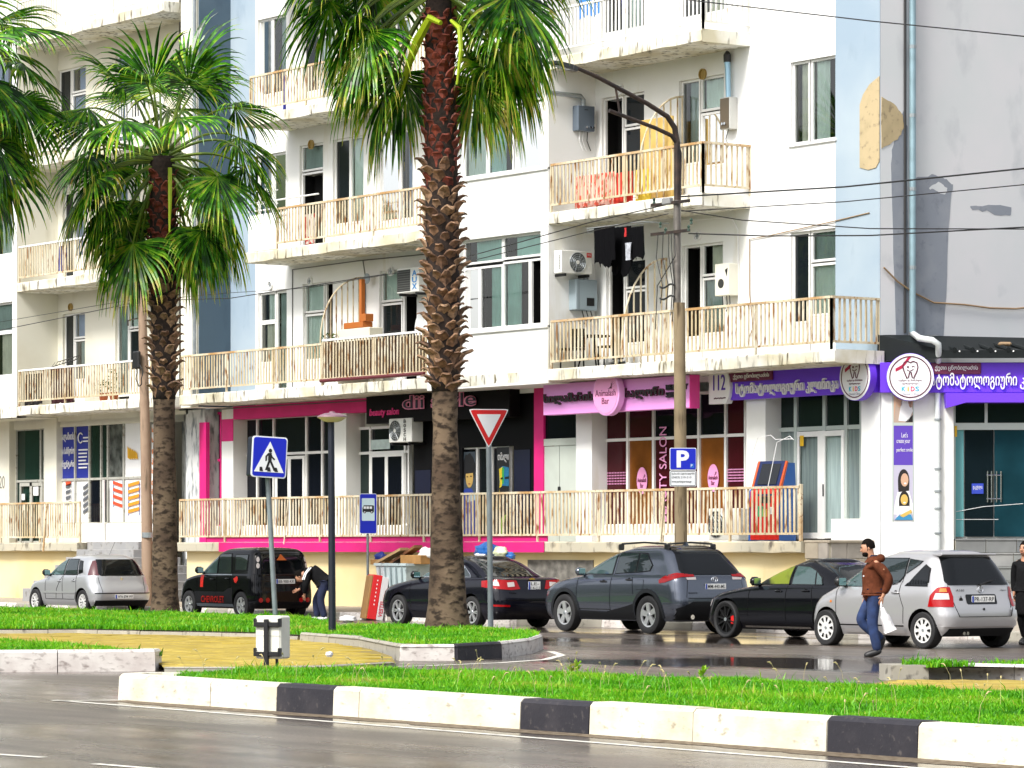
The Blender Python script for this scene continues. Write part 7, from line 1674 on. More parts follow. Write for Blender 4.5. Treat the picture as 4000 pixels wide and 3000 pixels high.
# --- utility poles and the arm lamp
CONP = two_noise('weathered_pole', (.27, .21, .13), (.17, .125, .075), (.07, .05, .03), 2., 9., (1, 1, .12), rough=.85, bump=.3)
WOODP = two_noise('wooden_pole', (.34, .24, .17), (.26, .17, .12), (.12, .09, .06), 2., 7., (1, 1, .15), rough=.85, bump=.3)
RSTM = mat('rusty_dark_steel', (.075, .05, .04), .55, .4, col2=(.03, .025, .025), scale=5)
D = 43.5; xp = U(2662, D); s = SC(2662, D); Z2 = lambda py: CAMH+(HZ-py)/s
po2 = thing('utility_pole', (xp, D, .16), 'tall pole of rusted steel on a stained wooden lower half, carrying the curved lamp arms', 'utility pole')
part('lower_pole', MB().tube([(xp, D, 0), (xp-.04, D, Z2(1700)), (xp-.07, D, Z2(1182))], [.135, .125, .115], 14), CONP, po2, smooth=True, angle=60)
x1 = U(2645, D)
part('upper_pole', MB().tube([(x1, D, Z2(1190)), (x1, D, Z2(780))], .075, 10), mat('grey_brown_steel', (.22, .20, .18), .5, .4, var=.4, scale=4), po2, smooth=True, angle=60)
def armp(dd_, py): return (x1+.0, D-dd_, CAMH+(HZ-py)/(FPX/YC(x1, D-dd_)))
ar = [(x1, D, Z2(780)), armp(0, 560), armp(.06, 500), armp(.25, 455), armp(.75, 405), armp(2.0, 300), armp(2.55, 262)]
part('lamp_arm', MB().tube(ar, [.065, .062, .058, .055, .05, .045, .04], 8), RSTM, po2, smooth=True, angle=60)
ar2 = [(x1+.02, D+.02, Z2(780)), armp(-.06, 600), armp(.0, 560), armp(.14, 530), armp(.55, 500), armp(1.7, 432)]
part('lamp_arm', MB().tube(ar2, [.05, .05, .05, .045, .042, .04], 8), RSTM, po2, smooth=True, angle=60)
part('arm_stay', MB().tube([armp(1.55, 336), armp(1.42, 455)], .025, 6), RSTM, po2)
h0, h1 = Vector(armp(2.5, 272)), Vector(armp(3.15, 240)); d = (h1-h0).normalized()
hd = MB(); sd = Vector((1, 0, 0)); up_ = sd.cross(d).normalized()
pr = [(0, .05, .04), (.12, .075, .05), (.18, .12, .05), (.52, .13, .035), (.66, .10, .02), (.70, .05, .01)]; vs = []
for t, w_, h in pr:
    c = h0+d*(t*(h1-h0).length/.70); vs += [c-sd*w_+up_*h, c+sd*w_+up_*h, c+sd*w_-up_*h, c-sd*w_-up_*h]
hd.add(vs, [(i*4+a, i*4+(a+1) % 4, (i+1)*4+(a+1) % 4, (i+1)*4+a) for i in range(len(pr)-1) for a in range(4)]+[(0, 1, 2, 3), tuple(len(vs)-4+a for a in range(4))])
lh_ = part('lamp_head', hd, mat('dark_grey_casting', (.035, .038, .04), .5), po2)
c0, c1 = h0+d*.20*(h1-h0).length/.7, h0+d*.56*(h1-h0).length/.7; o_ = up_*-.055 if up_.z > 0 else up_*.055
part('led_panel', MB().quad(c0-sd*.09+o_, c0+sd*.09+o_, c1+sd*.10+o_*.85, c1-sd*.10+o_*.85), mat('led_glass', (.16, .18, .18), .2), lh_)
for py in (790, 905): part('cross_bar', MB().box(x1-.75, D-.1, Z2(py)-.03, x1+.5, D-.06, Z2(py)+.03), RSTM, po2)
for px, py in ((2580, 880), (2700, 880), (2555, 782), (2600, 905), (2690, 905)): part('insulator', MB().lathe([(.01, -.06), (.035, -.05), (.02, 0), (.035, .03), (.01, .07)], (U(px, D-.08), D-.08, Z2(py-8)), 8), mat('green_insulator', (.03, .07, .05), .3), po2)
part('meter_box', MB().bbox(x1-.32, D-.16, Z2(780)-.08, x1-.06, D-.04, Z2(780)+.06, .02), mat('grey_box', (.3, .3, .3), .5), po2)
for i, (px0, px1) in enumerate(((2570, 2580), (2590, 2602), (2612, 2620), (2622, 2626), (2632, 2560))):
    P = [(U(px0, D-.1), D-.1, Z2(910)), (U(px0-6+i*3, D-.12), D-.12, Z2(1000)), (U(px1+8, D-.1), D-.1, Z2(1110)), (U(px1, D-.1), D-.1, Z2(1180+i*25))]
    part('loose_wire', MB().tube(P, .011, 5), BLACK, po2)
for py in (1115, 1160): part('wire_coil', MB().tube([(U(2578+a, D-.13), D-.13, Z2(py+6*math.sin(a/9.))) for a in range(0, 58, 4)], .02, 5), BLACK, po2)
# parking sign on the pole
pk = thing('parking_sign', (U(2668, D-.25), D-.25, Z2(1872)), 'blue parking sign with a small white text plate on the stained pole', 'road sign', rz=VIEW+R(4))
hw = 52/s; hz = (1838-1752)/s; z0 = (1872-1838)/s
pl = lp(pk, 'sign_plate', MB().prism(rrect(-hw, z0, hw, z0+hz, .03), -.012, .012), SWHITE); lp(pk, 'blue_face', MB().prism(rrect(-hw+.012, z0+.012, hw-.012, z0+hz-.012, .025), -.016, -.012), BLUES, pl)
lp(pk, 'lettering', fit_text('P', -.13, .12, z0+.05, z0+hz-.05, -.018, .002, offset=.035), SWHITE, pl); lp(pk, 'small_symbol', MB().prism(rrect(.14, z0+.04, .225, z0+.13, .01), -.018, -.016), mat('mid_blue', (.02, .12, .55), .4), pl); lp(pk, 'lettering', fit_text('P', .155, .19, z0+.065, z0+.115, -.02, .001), SWHITE, pl)
p2 = lp(pk, 'text_plate', MB().prism(rrect(-hw, -.15, hw, z0-.01, .025), -.012, .008), SWHITE); lp(pk, 'plate_border', MB().tube([(a, -.013, b) for a, b in rrect(-hw+.02, -.135, hw-.02, z0-.025, .02)]+[(hw-.02, -.013, z0-.045)], .005, 4), BLACK, p2)
for tx, b in (('ფასიანი ავტოსადგომი', .075), ('(0422) 210-210', .0), ('www.parkingservice.ge', -.085)): lp(pk, 'lettering', fit_text(tx, -hw+.04, hw*.62 if b < .05 else hw-.04, b, b+.05, -.015, .001), BLACK, p2)
# wooden pole at left
xq = U(578, D); s1_ = SC(570, D); Z1 = lambda py: CAMH+(HZ-py)/s1_
po1 = thing('utility_pole', (xq, D, .16), 'bare wooden pole with coiled black cable beside the shorter palm', 'utility pole')
part('pole', MB().tube([(xq, D, 0), (U(570, D), D, Z1(1800)), (U(553, D), D, Z1(1080))], [.15, .13, .10], 14), WOODP, po1, smooth=True, angle=60)
part('splice_box', MB().bbox(U(522, D-.2), D-.25, Z1(1440), U(545, D-.2), D-.15, Z1(1372), .03), BLACK, po1)
part('cable_coil', MB().tube([(U(547, D-.2)+.15*math.cos(a)*(1+.05*math.sin(3*a)), D-.22+.02*math.sin(a*5), Z1(1468)+.27*math.sin(a)) for a in [i*2*math.pi/20 for i in range(64)]], .014, 5), BLACK, po1)
part('band', MB().lathe([(.152, Z1(2100)), (.152, Z1(2080))], (xq-.005, D, 0), 14), STEELG, po1)
part('bracket', MB().tube([(U(500, D), D, Z1(1265)), (U(500, D), D, Z1(1245)), (U(555, D), D, Z1(1237))], .018, 5), RSTM, po1); part('bracket', MB().tube([(U(560, D), D, Z1(1165)), (U(600, D), D, Z1(1165)), (U(602, D), D, Z1(1175))], .018, 5), RSTM, po1)
# cables strung along the street
def cable(label, pts, r=.014, D=43.45, m=None, sag=0.):
    P = []
    for px, py in pts: P.append(Vector((U(px, D), D, Zf(px, py, D))))
    if pts[-1][0] > 4000: P.append(P[-1]+(P[-1]-P[-2]).normalized()*14)
    Q = []
    for a, b in zip(P, P[1:]):
        k = 8
        for i in range(k): f = i/k; q = a.lerp(b, f); q.z -= sag*4*f*(1-f); Q.append(q)
    Q.append(P[-1]); solo('cable', MB().tube(Q, r*.75, 5), m or BLACK, label, 'cable', 'cables strung along the street', smooth=True)
cable('thin black cable crossing the top right corner', [(2690, 0), (3400, 82), (4100, 152)], .016)
cable('upper twisted black cable running right from the pole', [(2662, 768), (3300, 730), (4100, 648)], .022)
cable('second black cable running right from the pole, just under the twisted one', [(2662, 825), (3300, 788), (4100, 712)], .014)
cable('sagging black cable from pole to the right, upper of the low pair', [(2662, 822), (2900, 860), (3400, 893), (4100, 895)], .015)
cable('sagging black cable from pole to the right, lower of the low pair', [(2690, 912), (3000, 922), (3400, 920), (4100, 882)], .018)
cable('upper black cable running left from the pole past the bay window', [(2600, 800), (2300, 870), (1830, 1002)], .016)
cable('lower black cable running left from the pole past the bay window', [(2610, 835), (2300, 905), (1830, 1022)], .014)
cable('black cable crossing the lower left balconies', [(-60, 1302), (250, 1240), (560, 1175), (900, 1165), (1500, 1072)], .014)
cable('grey cable high over the left balcony floor', [(-60, 1268), (400, 1190), (560, 1165)], .010)
cable('thin cable behind the shorter palm', [(560, 1175), (880, 1145), (1200, 1125), (1560, 1065)], .009)
Qx = [(UC+.05, DU(px, UC), 0) for px in (3446, 3500, 3560, 3640, 3760, 3860, 3960, 4060)]
zz = [(HZ-py) for py in (1045, 1100, 1142, 1182, 1190, 1203, 1206, 1195)]
solo('cable', MB().tube([(a, b, CAMH+h/(FPX/YC(a, b))) for (a, b, c), h in zip(Qx, zz)], .02, 5), TANC, 'tan cable sagging across the grey side wall', 'cable', 'cables strung along the street')
# --- white meter cabinet on a black cross frame in the near grass
D = 21.75; s = SC(1050, D); x = U(1046, D); zb = .22
mc = thing('meter_cabinet', (x, D, zb), 'white cabinet held by a black cross shaped frame in the near grass', 'cabinet', rz=VIEW-R(24))
h0_, h1_ = (2612-2580)/s, (2612-2412)/s
cb = lp(mc, 'cabinet_body', MB().bbox(-.17, -.0, h0_, .17, .26, h1_, .02), mat('cream_cabinet', (.80, .80, .70), .5, var=.1, scale=5))
lp(mc, 'cabinet_seam', MB().box(-.168, -.004, h0_+.27, .168, .0, h0_+.276), mat('grey_seam', (.4, .4, .36), .6), cb)
for z in (h0_+.03, h1_-.13): lp(mc, 'clamp_bar', MB().bbox(-.165, -.045, z, .165, -.005, z+.055, .006).bbox(-.175, -.04, z+.0, -.15, .03, z+.10, .005).bbox(.15, -.04, z, .175, .03, z+.10, .005), BLACK)
lp(mc, 'post', MB().bbox(-.025, -.06, -.2, .03, -.02, h1_-.04, .004), BLACK)
lp(mc, 'cable_duct', MB().tube([(-.07, .08, -.1), (-.07, .08, h0_+.02)], .018, 6), STEELG); lp(mc, 'cable_duct', MB().tube([(.08, .08, -.1), (.08, .08, h0_+.02)], .018, 6), BLACK)
# --- air conditioners, water heaters on the walls
ACW = mat('white_ac_case', (.74, .74, .70), .45, var=.08, scale=3); ACD = mat('dark_fan_guard', (.03, .032, .03), .6)
def ac(label, M, w_, h, dp, side_txt=None, txtm=None, loc=(0, 0, 0), fanx=-.12, fan=True, stripes=False, foot=True, tag_=None):
    """outdoor unit facing -Y in its own frame: M = rotation about z"""
    t = thing('air_conditioner', loc, label, 'air conditioner', 'air conditioner outdoor units', rz=M)
    b = lp(t, 'case', MB().bbox(-w_/2, -dp/2, 0, w_/2, dp/2, h, .015), ACW)
    r = h*.42; fx = fanx*w_
    if fan:
        lp(t, 'fan_recess', MB().lathe([(r, -dp/2-.004), (r, -dp/2-.001)], (fx, 0, h*.5), 24, ax='y'), ACD)
        for k in (1, .8, .6, .4): lp(t, 'fan_guard', MB().tube([(fx+r*k*math.cos(a), -dp/2-.012, h*.5+r*k*math.sin(a)) for a in [i*math.pi/10 for i in range(21)]], .007, 4), STEELG, b)
        bl = MB()
        for i in range(14): a = i*2*math.pi/14; bl.box(-.004, 0, 0, .004, .001, 0) if False else bl.tube([(fx+.04*math.cos(a), -dp/2-.01, h*.5+.04*math.sin(a)), (fx+r*math.cos(a+.35), -dp/2-.01, h*.5+r*math.sin(a+.35))], .005, 4)
        lp(t, 'guard_spokes', bl, STEELG, b, kind='stuff'); lp(t, 'fan_hub', MB().lathe([(r*.2, -dp/2-.018), (r*.2, -dp/2)], (fx, 0, h*.5), 14, ax='y'), ACW, b)
    if stripes:
        g = lp(t, 'grille_panel', MB().box(-w_/2+.02, -dp/2-.004, .04, w_*.12, -dp/2, h-.04), ACD, b)
        for i in range(9): lp(t, 'louvre', MB().box(-w_/2+.02, -dp/2-.014, .06+i*(h-.1)/9, w_*.12, -dp/2-.004, .075+i*(h-.1)/9), mat('ac_louvre', (.12, .12, .11), .6), b)
    if side_txt:
        tx, m, a, b_, c_, d_, vert = side_txt
        if vert:
            n = len(tx)
            for i, ch in enumerate(tx): lp(t, 'lettering', fit_text(ch, a, b_, d_-(i+1)*(d_-c_)/n+.01, d_-i*(d_-c_)/n-.01, -dp/2-.006, .003, offset=.02), m, b)
        else: lp(t, 'lettering', fit_text(tx, a, b_, c_, d_, -dp/2-.012, .003, offset=.01), m, b)
    if foot: lp(t, 'bracket', MB().box(-w_*.4, -dp/2, -.06, -w_*.4+.05, dp/2+.2, 0).box(w_*.4-.05, -dp/2, -.06, w_*.4, dp/2+.2, 0), BLACK)
    return t, b
dT = (DU(2172, URB+.2)+DU(2300, URB+.2))/2; sT = FPX/YC(URB+.2, dT)
zT = CAMH+(HZ-1072)/sT
t, b = ac('white outdoor unit with spiral fan guard high on the loggia side wall', R(90), .86, .52, .30, loc=(URB+.22, dT, zT), fanx=.02)
lp(t, 'badge_plate', MB().box(.27, -.158, .38, .40, -.15, .48), SRED, b); lp(t, 'lettering', fit_text('TCL', .285, .385, .41, .45, -.16, .002), WHITEP, b)
for i in range(9): lp(t, 'case_slot', MB().bbox(-.432, -.1, .1+i*.035, -.43, -.06, .118+i*.035, .0005), BLACK, b)
t, b = ac('small white outdoor unit with blue lettering beside the rough palm trunk', 0, .95, .60, .3, loc=(U(1606, 46.9), 46.95, Zf(1600, 1145, 46.9)), stripes=True, fan=False, side_txt=('AUX', mat('ac_blue', (.02, .22, .55), .4), .20, .40, .06, .54, True))
t, b = ac('outdoor unit with dark fan and vertical lettering under the salon sign', 0, 1.0, .58, .34, loc=(U(1590, 47.15), 47.12, Zf(1590, 1728, 47.1)), fanx=-.22, side_txt=('BOSCH', BLACK, .16, .26, .02, .56, True))
t, b = ac('large outdoor unit standing on the terrace behind the railing', 0, 1.02, .68, .34, loc=(U(2850, 46.9), 46.9, ZT+.02), fanx=-.24, foot=False); lp(t, 'blue_label', MB().box(.12, -.176, .42, .26, -.17, .58), mat('label_blue', (.02, .25, .55), .4), b)
def wall_box(name, label, cat, px0, px1, py0, py1, u, dp, m, mk, side=True):
    """box on a side wall (plane X = u, seen as +u face)"""
    d0, d1 = DU(px0, u+dp), DU(px1, u+dp); s = FPX/YC(u+dp, (d0+d1)/2); z0, z1 = CAMH+(HZ-py1)/s, CAMH+(HZ-py0)/s
    t = thing(name, (u+dp/2, (d0+d1)/2, z0), label, cat); part('case', MB().bbox(u+.002, d0, z0, u+dp, d1, z1, .015), m, t); mk(t, u+dp, d0, d1, z0, z1); return t
GRYH = mat('slate_heater_case', (.14, .175, .22), .35, .3); GRYB = mat('blue_grey_box', (.30, .37, .41), .45)
def mk1(t, u, d0, d1, z0, z1):
    for k in (.5, .72, .9): part('knob', MB().lathe([(.028, 0), (.024, .03)], (u, d0+(d1-d0)*k, z0+.09), 12, ax='x'), CHROME, t)
    part('badge', MB().box(u, d0+.18, z1-.1, u+.003, d0+.28, z1-.085), BLACK, t)
    dm = (d0+d1)/2; part('flue_pipe', MB().tube([(u-.12, dm, z1), (u-.12, dm, z1+.14), (u-.12, dm-.08, z1+.22), (u-.12, dm-1.0, z1+.24)], .055, 10), STEELG, t, smooth=True, angle=50)
    for k in (.3, .5, .75): part('water_pipe', MB().tube([(u-.12, d0+(d1-d0)*k, z0), (u-.12, d0+(d1-d0)*k-.02, z0-.2), (u-.14, d0+(d1-d0)*k+.1, z0-.42)], .012, 5), WHITEP if k < .6 else BLACK, t)
wall_box('water_heater', 'slate grey water heater with bent steel flue on the upper loggia wall', 'water heater', 2258, 2324, 413, 512, URB, .22, GRYH, mk1)
def mk2(t, u, d0, d1, z0, z1):
    part('window_slot', MB().box(u, d0+(d1-d0)*.5, z0+.10, u+.004, d0+(d1-d0)*.85, z0+.28), BLACK, t); part('lid_seam', MB().box(u, d0+.08, z0+.02, u+.003, d0+.085, z1-.02), ACD, t)
    part('outlet_pipe', MB().tube([(u-.1, d0+.35, z1), (u-.1, d0+.35, z1+.25)], .06, 8), STEELG, t, smooth=True, angle=50)
    for k in (.4, .6, .8): part('water_pipe', MB().tube([(u-.1, d0+(d1-d0)*k, z0), (u-.1, d0+(d1-d0)*k+.05, z0-.16), (u-.12, d0+(d1-d0)*k-.04, z0-.3)], .014, 5), BLACK, t)
wall_box('boiler_box', 'blue grey metal box with a small dark slot below the fan unit', 'boiler', 2250, 2334, 1092, 1212, URB, .28, GRYB, mk2)
def back_box(name, label, cat, px0, px1, py0, py1, dp, m):
    D = D_W-dp; u0, u1 = U(px0, D), U(px1, D); z0, z1 = Zf((px0+px1)/2, py1, D), Zf((px0+px1)/2, py0, D)
    t = thing(name, ((u0+u1)/2, D+dp/2, z0), label, cat); part('case', MB().bbox(u0, D, z0, u1, D_W-.002, z1, .012), m, t); return t, u0, u1, z0, z1, D
t, a, b, z0, z1, Dq = back_box('water_heater', 'brown fronted water heater with pale blue flue beside the upper right door', 'water heater', 2812, 2850, 380, 505, .22, mat('light_steel_case', (.55, .55, .52), .4, .3))
part('front_panel', MB().box(a+.02, Dq-.012, z0+.02, b-.02, Dq, z1-.02), mat('brown_panel', (.10, .075, .045), .3), t)
for k in (.35, .6): part('knob', MB().lathe([(.03, -.03), (.03, 0)], (a+(b-a)*k, Dq-.012, z0+.12), 10, ax='y'), CHROME, t)
part('flue_pipe', MB().tube([((a+b)/2, Dq+.1, z1), ((a+b)/2-.02, Dq+.1, z1+.62), ((a+b)/2-.04, Dq+.1, z1+.78)], [.055, .06, .07], 10), mat('pale_blue_foil', (.35, .55, .68), .35, .5), t, smooth=True, angle=50)
part('flue_cap', MB().lathe([(.08, z1+.76), (.085, z1+.92), (.03, z1+1.0)], ((a+b)/2-.04, Dq+.1, 0), 10), BLACK, t); part('hose', MB().tube([((a+b)/2, Dq+.1, z0), ((a+b)/2-.03, Dq+.05, z0-.2), ((a+b)/2+.06, Dq+.05, z0-.36), ((a+b)/2, Dq+.05, z0-.42)], .012, 5), BLACK, t)
t, a, b, z0, z1, Dq = back_box('water_heater', 'cream water heater with a torn panel on the first floor balcony wall', 'water heater', 2792, 2846, 1030, 1155, .28, mat('cream_heater', (.74, .72, .62), .45))
part('fan_disc', MB().lathe([(.10, -.006), (.10, 0)], (a+(b-a)*.45, Dq, z0+.26), 16, ax='y'), ACD, t); part('torn_panel', MB().prism([(b-.12, z1-.14), (b-.03, z1-.1), (b-.06, z0+.4)], Dq-.006, Dq), BLACK, t)
for k in (.3, .6, .8): part('hose', MB().tube([(a+(b-a)*k, Dq+.1, z0), (a+(b-a)*k+.08, Dq+.05, z0-.18), (a+(b-a)*k-.05, Dq+.05, z0-.34)], .012, 5), BLACK, t)
# satellite dish
dx, dz = U(1640, 46.1), Zf(1640, 1285, 46.1)
solo('satellite_dish', MB().lathe([(.36, 0), (.26, .05), (.12, .075), (.001, .08)], (0, 0, 0), 28, ax='y', cap=False).xform(Matrix.Translation((dx, 46.1, dz)) @ Matrix.Rotation(R(-14), 4, 'Z')), mat('dish_white', (.78, .79, .80), .4), 'white satellite dish hung on the balcony rail behind the palm trunk', 'satellite dish', smooth=True)
# --- laundry and balcony clutter
def cloth(name, label, px0, px1, py0, py1, D, m, wave=.03, rag=.06, cat='laundry', group='things drying on the balconies', n=14):
    a, b = U(px0, D), U(px1, D); z1, z0 = Zf((px0+px1)/2, py0, D), Zf((px0+px1)/2, py1, D); vs = []; k = 6; ph = rnd.uniform(0, 6)
    for i in range(n+1):
        bot = z0+rnd.uniform(-rag, rag)
        for q in range(k+1):
            f = q/k; vs.append((a+(b-a)*i/n, D+wave*math.sin(i*1.7+ph)*(.3+f)+rnd.uniform(-.006, .006), z1+(bot-z1)*f))
    fs = [(i*(k+1)+q, (i+1)*(k+1)+q, (i+1)*(k+1)+q+1, i*(k+1)+q+1) for i in range(n) for q in range(k)]
    mb = MB(); mb.add(vs, fs); mb.add([(x, y+.012, z) for x, y, z in vs], fs); return solo(name, mb, m, label, cat, group, smooth=True)
LBLK = mat('black_laundry', (.005, .005, .006), .95, spec=.05)
dk_ = D_T-.12
rk = solo('drying_rack', (lambda m: [m.tube([(U(2292, dk_+y), dk_+y, 8.62), (U(2515, dk_+y), dk_+y, 8.62)], .012, 4) for y in (0, .3, .6)] and m)(MB().tube([(U(2300, dk_), dk_, 8.62), (U(2300, dk_), dk_+.7, 8.62)], .014, 4).tube([(U(2512, dk_), dk_, 8.62), (U(2512, dk_), dk_+.7, 8.62)], .014, 4)), STEELG, 'white drying rack hung under the balcony over the black washing', 'drying rack')
cloth('black_laundry', 'black clothes hanging from the rack, left bundle', 2318, 2400, 882, 1035, dk_+.02, LBLK, rag=.1); cloth('black_laundry', 'long black garment hanging in the middle of the rack', 2395, 2465, 884, 1062, dk_+.3, LBLK, rag=.12); cloth('black_laundry', 'black clothes hanging from the rack, right bundle', 2455, 2512, 886, 1010, dk_+.03, LBLK, rag=.1)
cloth('grey_garment', 'pale grey striped garment among the black washing', 2440, 2466, 948, 1012, dk_-.03, mat('pale_grey_cloth', (.5, .52, .58), .9, var=.5, scale=12), n=5); cloth('red_sock', 'small red cloth pegged among the black washing', 2438, 2446, 890, 925, dk_-.04, mat('red_cloth', (.45, .02, .02), .9), n=3, rag=.01)
dr_ = D_T+.14
cloth('patterned_towel', 'pink and white patterned towel behind the second floor railing', 2245, 2400, 680, 805, dr_, mat('pink_white_pattern', (.72, .42, .36), .9, col2=(.70, .10, .06), scale=9, lo=.52, hi=.56), wave=.015, rag=.02); cloth('red_towel', 'bright red towel behind the second floor railing', 2400, 2470, 672, 790, dr_, mat('red_towel', (.60, .035, .02), .9), wave=.015, rag=.02)
cloth('yellow_sheet', 'yellow sheet hanging behind the second floor railing', 2484, 2545, 660, 790, dr_, mat('yellow_cloth', (.72, .52, .06), .9), wave=.02, rag=.02)
solo('yellow_board', MB().bbox(U(2500, 46.9), 46.9, 9.15, U(2625, 46.9), 46.96, 11.0, .01), mat('yellow_board', (.62, .42, .12), .7, var=.2, scale=4), 'tall yellow board standing behind the grille on the upper balcony', 'board')
solo('red_crate', MB().bbox(U(2270, 46.35), 46.25, 9.12, U(2420, 46.35), 46.6, 9.32, .02), mat('red_plastic', (.45, .02, .012), .5), 'red plastic tub on the floor of the upper balcony', 'tub')
cloth('blue_shirt', 'bright blue clothes drying on the top balcony', 2265, 2345, -20, 62, D_T+.4, mat('blue_cloth', (.04, .20, .55), .9), n=8); cloth('black_garment', 'dark garment drying on the top balcony', 2385, 2420, -10, 75, D_T+.4, LBLK, n=5); cloth('navy_garment', 'navy garment at the end of the top balcony line', 2425, 2450, -10, 60, D_T+.42, mat('navy_cloth', (.015, .02, .10), .9), n=4)
cloth('blue_towel', 'blue cloth hanging on the third floor balcony behind the fronds', 1105, 1120, 295, 440, D_T+.16, mat('violet_blue_cloth', (.05, .06, .42), .9), n=3); cloth('red_cloth', 'red and white clothes on the second floor middle balcony', 1190, 1235, 835, 960, D_T+.2, mat('red_white_cloth', (.65, .60, .55), .9, col2=(.50, .03, .02), scale=4, lo=.5, hi=.54), n=5)
cloth('dark_rug', 'dark maroon rug hung behind the left first floor railing', 200, 290, 1430, 1575, D_T+.16, mat('maroon_rug', (.07, .012, .02), .95, var=.7, scale=20), wave=.02, rag=.03); cloth('patterned_cloth', 'black patterned cloth behind the left end of the railing', 100, 165, 1460, 1580, D_T+.16, mat('black_pattern_cloth', (.02, .018, .02), .95, col2=(.3, .26, .2), scale=18, lo=.6, hi=.66), rag=.03); cloth('blue_cloth', 'blue cloth on the left second floor balcony', 232, 262, 960, 1058, D_T+.16, mat('deep_blue_cloth', (.03, .05, .30), .9), n=4)
# table and chairs on the right first floor balcony
def chair(label, px, D, z, m, rz=0.):
    t = thing('balcony_chair', (U(px, D), D, z), label, 'chair', 'dark chairs on the first floor balcony', rz=rz)
    lp(t, 'seat', MB().bbox(-.22, -.22, .43, .22, .22, .47, .015), m); lp(t, 'backrest', MB().bbox(-.21, .18, .5, .21, .22, .92, .04), m)
    for a in (-.19, .19):
        for b in (-.19, .19): lp(t, 'leg', MB().tube([(a, b, 0), (a*.95, b*.95, .44)], .018, 5), m)
    return t
chair('dark round backed chair at the left end of the balcony', 2235, 46.5, F1, BLACKM, .4); chair('dark chair behind the railing nearest the pole', 2380, 46.6, F1, BLACKM, -.3)
tb = thing('balcony_table', (U(2310, 46.6), 46.6, F1), 'small dark table between the balcony chairs', 'table'); lp(tb, 'table_top', MB().lathe([(.42, .70), (.42, .73)], n=18), BLACKM)
for a in range(3): lp(tb, 'leg', MB().tube([(.3*math.cos(a*2.1), .3*math.sin(a*2.1), 0), (.1*math.cos(a*2.1), .1*math.sin(a*2.1), .70)], .02, 5), BLACKM)
# cabinet and orange box with chimney on the middle balcony
cbn = solo('white_cabinet', MB().bbox(U(1338, 46.7), 46.55, F1, U(1462, 46.7), 46.95, F1+1.38, .015), mat('cream_white_cabinet', (.74, .70, .56), .5), 'white cabinet behind the brown screened railing', 'cabinet')
ORB = mat('orange_brown_wood', (.42, .12, .015), .6)
ob = thing('orange_stove', (U(1400, 46.7), 46.7, F1+1.38), 'orange box with an upright chimney on top of the white cabinet', 'stove'); lp(ob, 'box', MB().bbox(-.45, -.15, 0, .42, .15, .15, .01), ORB); lp(ob, 'chimney', MB().bbox(.12, -.06, .152, .22, .06, 1.2, .01), ORB); lp(ob, 'side_box', MB().bbox(.23, -.12, .152, .5, .12, .34, .01), ORB)
# plant pots
POTM = mat('terracotta', (.35, .09, .03), .8); SHRB = leaf_mat('pot_plant_leaf', [(0, (.01, .04, .005)), (.6, (.05, .14, .02)), (1., (.25, .2, .05))])
def potplant(label, px, D, z, h, nl, m=None):
    t = thing('potted_plant', (U(px, D), D, z), label, 'plant', 'potted plants on the left balcony'); lp(t, 'pot', MB().lathe([(.10, 0), (.14, .2), (.15, .22), (.12, .22)], n=14), POTM, smooth=True, angle=40)
    mb = MB(); r = random.Random(px)
    for i in range(nl):
        a, b = r.uniform(0, 6.28), r.uniform(.2, 1.2); c = Vector((.22*math.cos(a)*r.random(), .22*math.sin(a)*r.random(), .22+h*r.random())); d = Vector((math.cos(a), math.sin(a), b)).normalized()*.09; n = d.cross(Vector((0, 0, 1))).normalized()*.035
        mb.add([c, c+d*.5+n, c+d, c+d*.5-n], [(0, 1, 2, 3)])
    o = lp(t, 'leaves', mb, m or SHRB, fix=False); set_tint(o.data, [r.uniform(.2, .9) for _ in o.data.polygons])
potplant('dry brown potted plant at the middle of the left balcony', 445, 46.35, F1+.02, .6, 90); potplant('small potted plant beside the dry one', 405, 46.4, F1+.02, .3, 40); potplant('green plant on the ledge behind the brown screen', 1290, 46.4, F1+.85, .2, 50)
solo('clothes_airer', (lambda m: [m.tube([(U(205+i*12, 46.2), 46.2, F1+1.08+.012*i), (U(215+i*12, 46.6), 46.6, F1+1.22+.012*i)], .008, 4) for i in range(8)] and m)(MB().tube([(U(200, 46.2), 46.2, F1+1.05), (U(300, 46.2), 46.2, F1+1.2), (U(312, 46.6), 46.6, F1+1.35), (U(225, 46.6), 46.6, F1+1.22)], .012, 4)), BLACK, 'folding black airer leaning over the left first floor railing', 'clothes airer')
# tube lights under the left slabs
for px, py, lb in ((172, 702, 'fluorescent tube light under the third floor slab at left'),): solo('tube_light', MB().bbox(-.5, -.05, -.03, .5, .05, .03, .015).xform(Matrix.Translation((U(172, 46.9), 46.9, Zf(172, 702, 46.9))) @ Matrix.Rotation(R(70), 4, 'Z') @ Matrix.Rotation(R(14), 4, 'Y')), mat('lamp_housing', (.5, .52, .5), .4), lb, 'ceiling light')
solo('bulkhead_lamp', MB().lathe([(.13, 0), (.13, .02), (.02, .05)], (U(1432, 47.1), 47.1, Zf(1432, 1088, 47.1)), 18, ax='y'), STEELG, 'round plate hanging on a wire over the grille', 'wall plate')
